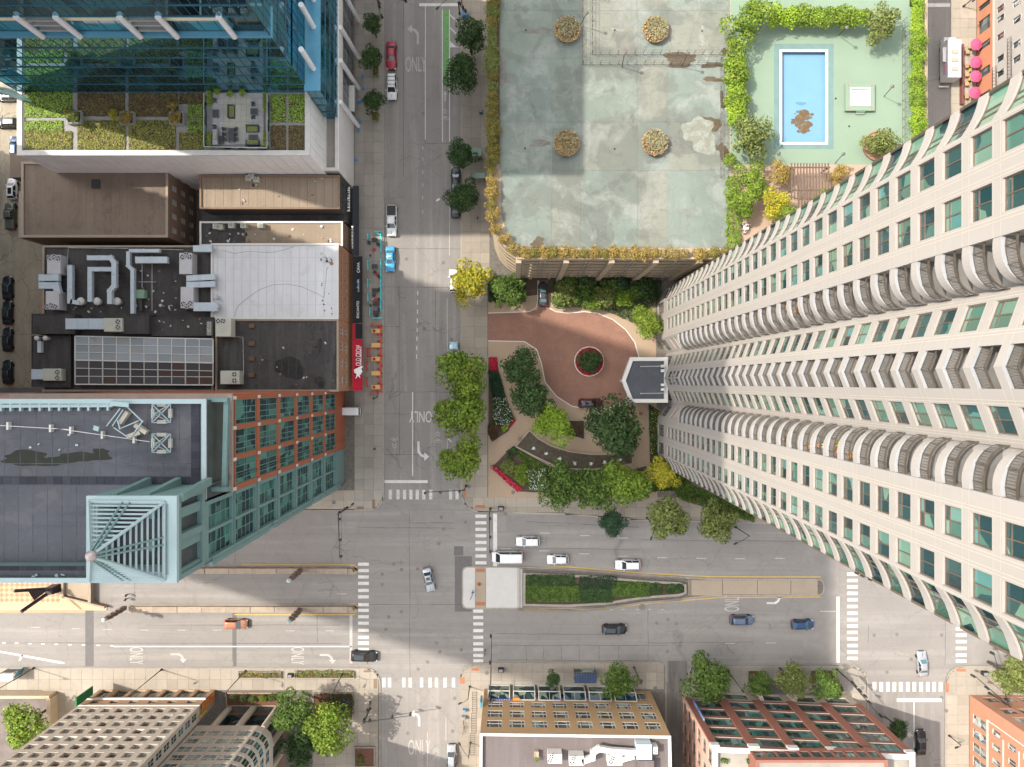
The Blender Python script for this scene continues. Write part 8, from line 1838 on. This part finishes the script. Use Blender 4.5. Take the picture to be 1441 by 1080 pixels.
# street furniture
def mast(bx,by,tips,label,h_=6.4,name='traffic_signal',sig=True):
 0
 x,y=g(bx,by);t=thing(name,label,'traffic signal',(x,y,.15));mb=MB();mb.tube([(x,y,.15),(x,y,h_)],.13,8,.1);part('pole',mb,blk,t);mb=MB();mb.cyl(x,y,.15,.6,.28,.2,10);part('base',mb,blk,t)
 for tx,ty in tips:
  e=P(tx,ty,h_-.3);mb=MB();mb.tube([(x,y,h_-.7),(x+(e[0]-x)*.5,y+(e[1]-y)*.5,h_-.4),(*e,h_-.3)],.1,6,.06);part('arm',mb,blk,t)
  if sig:
   d=Vector((e[0]-x,e[1]-y));L_=d.length;d.normalize();n_=Vector((-d.y,d.x))
   for f in(.12,.6,.98):
    c=Vector((x,y))+d*L_*f;mb=MB();mb.rbox(c.x+n_.x*.2,c.y+n_.y*.2,h_-1.0,h_+.1,.34,.34,math.atan2(d.y,d.x),.03);o=part('signal_head',mb,blk,t)
 return t
mast(656,684,[(597,693)],'signal mast reaching left over the crosswalk beside the bright trees');mast(690,716,[(689,778)],'signal mast reaching down over the right crosswalk, north side');mast(691,973,[(692,894)],'signal mast reaching up over the avenue from the lower corner')
mast(521,997,[(579,1007),(522,990)],'signal mast with shadowed arms at the lower left corner');mast(486,716,[(478,785),(497,711)],'signal mast hanging down before the teal facade');mast(534,6,[(571,2),(536,24)],'signal mast at the top edge beside the left pavement',5.5)
mast(1177,942,[(1218,982),(1240,1010)],'long diagonal signal mast at the right block corner');mast(1391,975,[(1398,918),(1370,950)],'signal mast at the far right corner by the olive tree');mast(1213,808,[(1206,806)],'short signal pole beside the right crosswalk, near the tower',4.5);mast(647,20,[(654,16)],'signal pole beside the blue bin at the top of the street',4.5)
def lamp(bx,by,hx,hy,label,h_=9.0,mat=blk,headm=None,sh=None):
 x,y=g(bx,by);t=thing('street_lamp',label,'street lamp',(x,y,.15));e=P(hx,hy,h_);mb=MB();mb.tube([(x,y,.15),(x,y,h_*.6),(x,y,h_-.1)],.1,8,.06);part('pole',mb,mat,t)
 mb=MB();mb.tube([(x,y,h_-.25),(x+(e[0]-x)*.5,y+(e[1]-y)*.5,h_+.15),(*e,h_)],.05,6);part('arm',mb,mat,t)
 mb=MB();d=Vector((e[0]-x,e[1]-y));d=d.normalized()if d.length>.01 else Vector((1,0));c=Vector(e)
 for_=[(c+d*s_,w_)for s_,w_ in((-.35,.05),(-.15,.16),(.25,.2),(.5,.08))];n_=Vector((-d.y,d.x));mb.rings([[(*(p-n_*w_),h_-.08),(*(p+n_*w_),h_-.08),(*(p+n_*w_*.7),h_+.08),(*(p-n_*w_*.7),h_+.08)]for p,w_ in for_]);part('lamp_head',mb,headm or mat,t)
 mb=MB();mb.cyl(x,y,.15,.7,.24,.14,10);part('base',mb,mat,t);return t
lgrey=M('lamp_pale',(.5,.52,.52),(.44,.46,.46),1.)
lamp(652,20,616,11,'street lamp with arm over the cycle lane at the top of the street');lamp(652,281,617,281,'street lamp with white head reaching out from the dark kerb tree',headm=lgrey);lamp(652,590,617,592,'street lamp with black head reaching from the bright green trees')
lamp(910,729,917,757,'street lamp over the avenue left of the yellowish trees',8.5);lamp(1035,742,1036,765,'street lamp over the avenue right of the yellowish trees',8.5)
lamp(346,944,318,977,'bent street lamp beside the left kerb planter',9.5);lamp(228,942,187,974,'bent street lamp on the sunny pavement above the pale block',9.5);lamp(48,940,-10,968,'bent street lamp beside the lower left bus shelter',9.5);lamp(484,946,470,973,'street lamp at the right end of the kerb planter',6)
lamp(892,939,903,960,'street lamp between dark shelter and driveway',8.5);lamp(1020,939,1045,972,'street lamp with black pole between the trees at the red block',9);lamp(661,966,648,990,'slim street lamp at the left corner of the tan building',6);lamp(662,1045,647,1048,'slim street lamp left of the grey brown roof',6);lamp(1355,10,1371,0,'black street lamp at the top of the right pavement',7);lamp(1335,1035,1347,1052,'slim lamp on the pavement beside the salmon building',4)
def deck_lamp(bx,by,label,hx,hy):
 x,y=P(bx,by,ZD);t=thing('deck_lamp',label,'lamp',(x,y,ZD));hp=P(hx,hy,ZD+4.5);mb=MB();mb.tube([(x,y,ZD),(*hp,ZD+4.4)],.06,6);part('pole',mb,blk,t);mb=MB();mb.lathe(*hp,[(.1,ZD+4.2),(.28,ZD+4.4),(.3,ZD+4.55),(.1,ZD+4.7)],12);part('globe',mb,grn_iron,t)
for bx,by,hx,hy,lab in((816,37,826,18,'deck lamp beside the upper left round planter'),(875,95,879,76,'deck lamp between the wire fences, left one'),(959,95,968,75,'deck lamp between the wire fences, right one'),(1244,136,1256,122,'deck lamp right of the white hot tub'),(1175,230,1187,217,'deck lamp at the pergola edge'),(1096,217,1096,216,'deck lamp near the lower left corner of the pool'),(1180,50,1192,39,'deck lamp under the row of bright bushes')):deck_lamp(bx,by,lab,hx,hy)
def column_lamp(bx,by,label):
 x,y=g(bx,by);t=thing('decorative_column',label,'column',(x,y,1.0));mb=MB();mb.rbox(x,y,1.1,7.6,.75,.75,0,.1,.75);part('shaft',mb,M('column_brown',(.13,.09,.07),(.18,.13,.1),3.),t)
 for z in(3,4.6,6.2):mb=MB();mb.rbox(x,y,z,z+.35,1.0,1.0,.4);part('collar',mb,MATS['column_brown'],t)
 mb=MB();mb.lathe(x,y,[(.3,7.6),(.42,7.9),(.4,8.4),(.1,8.6)],8);part('lantern',mb,M('lantern_pale',(.45,.52,.48),(.3,.36,.34),3.),t)
column_lamp(425,801,'carved column lamp on the upper ramp wall');column_lamp(425,855.5,'carved column lamp on the lower ramp wall near the crosswalk');column_lamp(180,853,'carved column lamp on the lower ramp wall beside the brick plaza')
t=thing('sail_sculpture','dark steel winged sculpture on the brick plaza','sculpture',(*g(82,836),.14));stl=M('corten_dark',(.035,.025,.03),(.02,.025,.045),1.,rough=.5)
x0,y0=g(78,826);mb=MB();e1=P(20,832,7.5);e2=P(30,861,8.);e3=P(36,833,7.);e4=P(44,847,7.2);b1=(x0,y0,.2)
mb.bar((x0,y0,1.2),(*e1,7.5),.5,.35);part('wing',mb,stl,t);mb=MB();mb.bar((x0+.2,y0-.3,1.0),(*e2,8.),.55,.4);part('wing',mb,stl,t);mb=MB();mb.rings([[(x0,y0,2.3),(*e3,6.2),(*e4,6.2)],[(x0,y0,2.5),(*e3,6.4),(*e4,6.4)]]);part('sail',mb,stl,t);mb=MB();mb.rbox(x0+.3,y0-.2,.14,2.6,1.8,1.6,.1,.1,.8);part('plinth',mb,stl,t)
def bin_(px,py,label,mat=trim_m,s=1.):
 x,y=g(px,py);t=thing('trash_bin',label,'trash bin',(x,y,.15));mb=MB();mb.rbox(x,y,.15,1.05,1.1*s,.75*s,0,.06);part('body',mb,mat,t);mb=MB();mb.rbox(x,y,1.06,1.16,.8*s,.5*s,0,.04);part('lid',mb,M('bin_grey',(.25,.26,.27),(.2,.21,.22),3.),t)
bin_(705,715,'black litter bin on the upper pavement by the signal mast');bin_(705,941.5,'black litter bin on the lower pavement left of the shelter');bin_(1383,946,'black litter bin on the far right corner');bin_(655,23,'bright blue bin at the top of the right pavement',M('bin_blue',(.04,.27,.6),(.03,.24,.55),2.),1.1);bin_(410,949,'dark bin between the two kerb planters',trim_m,.9);bin_(507,144,'blue sandwich board on the left pavement',MATS['bin_blue'],.6);bin_(677,160,'small green bin on the shaded right pavement',M('bin_green',(.03,.12,.07)),.6);bin_(654,998,'blue topped newspaper box by the middle street',MATS['bin_blue'],.6);bin_(653,1008,'grey utility box by the middle street',MATS['bin_grey'],.8)
for k,(x,y)in enumerate(((510,109),(511,126),(508,172),(505,185),(502,226))):
 t=thing('planter_tub',['topmost small blue tub on the shaded left pavement','small blue tub beside the middle kerb tree','small blue tub below the lowest kerb tree','small blue tub near the grey lintel','lowest small blue tub on the left pavement'][k],'tub',(*g(x,y),.15));mb=MB();mb.lathe(*g(x,y),[(.18,.15),(.26,.6),(.2,.6),(.18,.5)],10);part('pot',mb,MATS['bin_blue'],t)
for k,(x0,y0,x1,y1)in enumerate(((524,94,533,109),(523,158,533,172))):street_planter(x0,y0,x1,y1,['upper tree pit planter with a bright green plant','lower tree pit planter with a bright green plant'][k],[(x0+1.5,y0+1.5,x1-1,y1-1.5,'bright',120,.5,['bright green plant in the upper tree pit','bright green plant in the lower tree pit'][k])])
t=thing('billboard','teal framed sign lying over the angular planter beside the green tree','sign',(*g(481,996),.3));mb=MB();x,y=P(482,996,2.5);mb.rbox(x,y,2.2,2.4,1.3,2.6,R(-28),.03);part('board',mb,tealg,t);mb=MB();mb.cyl(x,y,.2,2.2,.08);part('post',mb,blk,t)
cyan=M('rail_cyan',(.10,.55,.60),(.09,.5,.55),2.);redr=M('rail_red',(.55,.07,.035),(.5,.06,.03),2.);redc=M('chair_red',(.45,.04,.05),(.4,.03,.04),2.);woodt=M('table_wood',(.62,.37,.14),(.54,.31,.12),3.)
def barrier(x0,y0,x1,y1,mat,label):
 a,b=g(x0,y0),g(x1,y1);t=thing('barrier',label,'barrier',(*a,.15));mb=MB();L_=(Vector(b)-Vector(a)).length
 for z in(.3,.65,1.0):mb.bar((*a,.15+z),(*b,.15+z),.13 if z==1.0 else .06,.08)
 part('rail',mb,mat,t);d=(Vector(b)-Vector(a)).normalized();n_=Vector((-d.y,d.x))
 for p in(a,b):mb=MB();p=Vector(p);mb.bar((*p,.15),(*p,1.2),.14,.14);mb.bar((*(p-n_*.35),.2),(*(p+n_*.35),.2),.13,.06);part('foot',mb,mat,t)
for k,(x0,y0,x1,y1)in enumerate(((537,331,537,343),(537.5,344,537.5,356),(537,366,537,377),(537,378,537,389),(537,390,537,401),(537,402,537,413),(537,414,537,425),(537,427,537,438),(529,328,536,328),(519,331,519,338),(519,368,519,380),(519,394,519,405),(519,415,519,425),(522,434,522,445),(526,448.5,538,448.5),(532,330,536,332))):
 barrier(x0,y0,x1,y1,cyan,'cyan barrier %s'%('at the kerb beside the blue taxi, %s'%['first from the top','second from the top','third from the top','fourth from the top','fifth from the top','sixth from the top','seventh from the top','last at the bottom'][k]if k<8 else['closing the top of the patio','topmost on the inner side','second on the inner side','third on the inner side','fourth on the inner side','lowest on the inner side','closing the bottom of the patio','at the top corner of the patio'][k-8]))
for k,(x0,y0,x1,y1)in enumerate(((523,458,537,458.5),(537,460,537,470),(537,472,537,483),(537,490,537,500),(537,502,537,514),(537,516,537,526),(537,530,537,541),(537,543,537,552),(522,553.5,532,553.5),(518,490,518,502),(521,491,521,502),(517.5,510,517.5,521),(517.5,532,517.5,544))):
 barrier(x0,y0,x1,y1,redr,'red barrier %s'%(['closing the top of the wooden table patio','first at the kerb','second at the kerb','third at the kerb','fourth at the kerb','fifth at the kerb','sixth at the kerb','last at the kerb','closing the bottom of the wooden table patio','outer one of the parallel inner pair','inner one of the parallel pair','single beside the third wooden table','single beside the lowest wooden table'][k]))
def round_stool(px,py,label,mat=redc):
 x,y=g(px,py);t=thing('stool',label,'stool',(x,y,.15));mb=MB();mb.lathe(x,y,[(.22,.6),(.24,.64),(.22,.68)],12);part('seat',mb,mat,t);mb=MB();mb.tube([(x,y,.15),(x,y,.6)],.04,6);part('leg',mb,blk,t);mb=MB();mb.lathe(x,y,[(.2,.15),(.2,.18),(.05,.2)],10);part('foot',mb,blk,t)
ords=['topmost','second','middle','fourth','lowest']
for k,y in enumerate((466,486,505.5,525.5,545)):
 low_table(529,y,1.75,.85,ords[k]+' wooden picnic table beside the red barriers',.78,.15,woodt)
 round_stool(533,y-5.5,'red stool above the %s wooden table, by the barrier'%ords[k]);round_stool(532,y+5.5,'red stool below the %s wooden table'%ords[k])
 if k in(0,2,4):x,y_=P(526.5,y,1);t=thing('folded_parasol','folded dark red parasol on the %s wooden table'%ords[k],'parasol',(x,y_,.93));mb=MB();mb.lathe(x,y_,[(.05,.94),(.28,1.1),(.22,1.5),(.08,2.2),(.02,2.3)],8);part('canopy',mb,redc,t)
for k,(x,y)in enumerate(((527,338),(527,375),(527.5,409),(529,428),(529,440))):low_table(x,y,1.1,.8,ords[k]+' black table on the cyan railed patio',.74,.15,blk)
for k,(x,y,mt)in enumerate(((520,343,blk),(533,345,blk),(527,352,redc),(531,387,redc),(528,384,blk),(535,391,blk),(530,422,redc),(534,422,blk),(527,416,blk),(534,436,blk),(531,446,blk),(534,408,blk))):
 chair_small(*g(x,y),.15,['black chair left of the topmost black table','black chair by the top kerb barrier','red chair below the topmost black table','red chair below the second black table','black chair left of the second red chair','black chair by the barrier under the second red chair','red chair under the middle black table','black chair right of the lowest red chair','black chair left of the lowest red chair','black chair beside the fourth black table','black chair by the bottom cyan barrier','black chair right of the middle black table'][k],R(k*77),mt,name='chair')
 # people
skin=M('skin',(.42,.26,.19));hairm=M('hair',(.04,.025,.018));cl={n:M('cloth_'+n,c,tuple(x*.8 for x in c),4.)for n,c in(('black',(.02,.02,.022)),('white',(.6,.6,.6)),('red',(.5,.06,.08)),('blue',(.07,.15,.33)),('grey',(.2,.2,.21)),('tan',(.35,.26,.18)))}
PM={}
def person_mesh(pose,top,bot):
 key=(pose,top,bot)
 if key in PM:return PM[key]
 if pose=='sit':J={'pel':(0,0,.48),'ch':(-.02,0,.82),'nk':(0,0,1.0),'hd':(.02,0,1.13),'ht':(.02,0,1.24),'sl':(0,.17,.93),'el':(.14,.22,.72),'hl':(.36,.14,.7),'kl':(.42,.1,.5),'al':(.42,.11,.1),'fl':(.58,.12,.04)}
 else:J={'pel':(0,0,.92),'ch':(.02,0,1.22),'nk':(.03,0,1.45),'hd':(.05,0,1.57),'ht':(.05,0,1.70),'sl':(.02,.18,1.38),'el':(-.05,.25,1.12),'hl':(.1,.26,.9),'kl':(.14,.1,.5),'al':(.1,.1,.1),'fl':(.26,.11,.04)}
 me=bpy.data.meshes.new('body');vs_=[];ed=[];rad=[]
 def av(p,r):vs_.append(p);rad.append(r);return len(vs_)-1
 pel=av(J['pel'],(.15,.12));ch=av(J['ch'],(.17,.12));nk=av(J['nk'],(.06,.06));hd=av(J['hd'],(.10,.10));ht=av(J['ht'],(.085,.085));ed+=[(pel,ch),(ch,nk),(nk,hd),(hd,ht)]
 for s_ in(1,-1):
  f=lambda k,m_=1.:(J[k][0]*(m_ if pose!='sit' and k in('kl','al','fl','hl','el')and s_<0 else 1),J[k][1]*s_,J[k][2])
  st_=-1.2 if s_<0 else 1.
  a=av(f('sl'),(.065,.065));b=av(f('el',st_),(.045,.045));c=av(f('hl',st_),(.035,.035));ed+=[(ch,a),(a,b),(b,c)]
  hp=av((J['pel'][0],.09*s_,J['pel'][2]-.05),(.09,.09));k_=av(f('kl',st_*.6),(.06,.06));al=av(f('al',st_*1.6),(.042,.042));fo=av((f('al',st_*1.6)[0]+.17,J['fl'][1]*s_,J['fl'][2]),(.04,.035));ed+=[(pel,hp),(hp,k_),(k_,al),(al,fo)]
 me.from_pydata(vs_,ed,[]);o=bpy.data.objects.new('body_tmp',me);COL.objects.link(o);sm=o.modifiers.new('skin','SKIN')
 for v,r in zip(me.skin_vertices[0].data,rad):v.radius=r
 me.skin_vertices[0].data[0].use_root=True
 sb=o.modifiers.new('sub','SUBSURF');sb.levels=1;sb.render_levels=1
 dg=bpy.context.evaluated_depsgraph_get();m2=bpy.data.meshes.new_from_object(o.evaluated_get(dg));bpy.data.objects.remove(o);m2.name='body'
 m2.materials.clear()
 for m_ in(skin,cl[top],cl[bot],hairm):m2.materials.append(m_)
 hz=J['nk'][2];pz=J['pel'][2]
 for p in m2.polygons:
  c=p.center;p.use_smooth=True
  hand=abs(c.y)>.11 and(Vector(c)-Vector((J['hl'][0]*(1 if c.y>0 else-1.2)if pose!='sit' else J['hl'][0],J['hl'][1]*(1 if c.y>0 else-1),J['hl'][2]))).length<.14
  p.material_index=(3 if c.z>J['hd'][2]+.03 or(c.z>hz+.06 and c.x<J['hd'][0]-.03)else 0)if c.z>hz-.02 else(0 if hand else(1 if c.z>pz+.02 or(abs(c.y)>.15 and c.z>pz-.1)else 2))
 PM[key]=m2;return m2
def person(px,py,rot,pose,top,bot,label,z=.15):
 k=(H-z-1)/F;x,y=P(px,py,z+1);o=thing('person',label,'person',(x,y,z),rotz=R(rot));inst('body',person_mesh(pose,top,bot),o,(0,0,0),local=True);return o
person(178,838,180,'walk','black','black','person in black walking on the sunlit ramp lane, upper of two',.02);person(177,844,180,'walk','black','grey','person in dark clothes walking on the ramp lane, lower of two',.02)
person(973,702,0,'walk','black','black','person in dark clothes on the pavement beside the tower hedge');person(976,703.5,200,'walk','red','tan','person in red top facing another near the tower hedge')
person(665.5,834,90,'walk','blue','blue','person in blue with a bicycle on the white traffic island');person(682,918,200,'walk','tan','black','person in tan standing by the lower right crosswalk')
person(525,421,-60,'walk','white','black','person in white standing beside the cyan patio rail');person(521,430,200,'walk','black','black','person in black at the lower inner cyan barrier');person(526,561,160,'walk','black','black','person in black below the wooden table patio');person(530,559,20,'walk','grey','black','person in grey below the wooden table patio')
person(521,360,200,'walk','black','blue','person in black at the upper patio, left');person(672,307,0,'walk','black','grey','person in dark clothes on the right pavement by the black car');person(527,632,-100,'walk','black','black','person in black on the left pavement beside the terracotta tower')
for k,(x,y,top)in enumerate(((1046,315,'white'),(1051,318,'red'),(1055,316,'black'),(1050,324,'white'))):person(x,y,90*k,'sit',top,'black',['seated person in white at the left of the terrace table','seated person in red at the terrace table','seated person in black at the right of the terrace table','seated person in white below the terrace table'][k],ZD)
low_table(1050,319.5,.9,.9,'small white table on the terrace beneath the tower',.72,ZD,can_w)
def bicycle(px,py,rz,label,z=.15):
 x,y=g(px,py);t=thing('bicycle',label,'bicycle',(x,y,z),rotz=R(rz));WO[t.name]=Vector((0,0,0))
 for s_ in(-.5,.5):
  mb=MB();pts=[(s_+.33*math.cos(a),0,.33+.33*math.sin(a))for a in[k*math.pi/8 for k in range(17)]];mb.tube(pts,.025,5);part('wheel',mb,tyre_m,t)
 mb=MB();mb.tube([(-.5,0,.33),(-.1,0,.33),(.38,0,.75),(.5,0,.33)],.022,5);mb.tube([(-.5,0,.33),(-.2,0,.8),(-.1,0,.33)],.022,5);mb.tube([(-.18,0,.72),(.38,0,.78)],.022,5);part('frame',mb,M('bike_blue',(.06,.16,.4)),t)
 mb=MB();mb.tube([(.36,-.25,.98),(.36,.25,.98)],.02,5);part('handlebar',mb,blk,t);mb=MB();mb.rbox(-.2,0,.85,.92,.25,.12);part('saddle',mb,blk,t)
bicycle(664,838,70,'blue bicycle held on the white traffic island');bicycle(652,1027,80,'bicycle parked beside the middle street at the fire escape');bicycle(653,1019,100,'second bicycle parked above the other by the middle street');bicycle(683,917,80,'bicycle beside the person at the lower right crosswalk')
t=thing('round_bollard','round brown post on the white traffic island','bollard',(*g(674,822),.15));mb=MB();mb.lathe(*g(674,822),[(.42,.15),(.42,.2),(.15,.22),(.12,.9),(.05,1.0)],14);part('post',mb,brick_red,t)
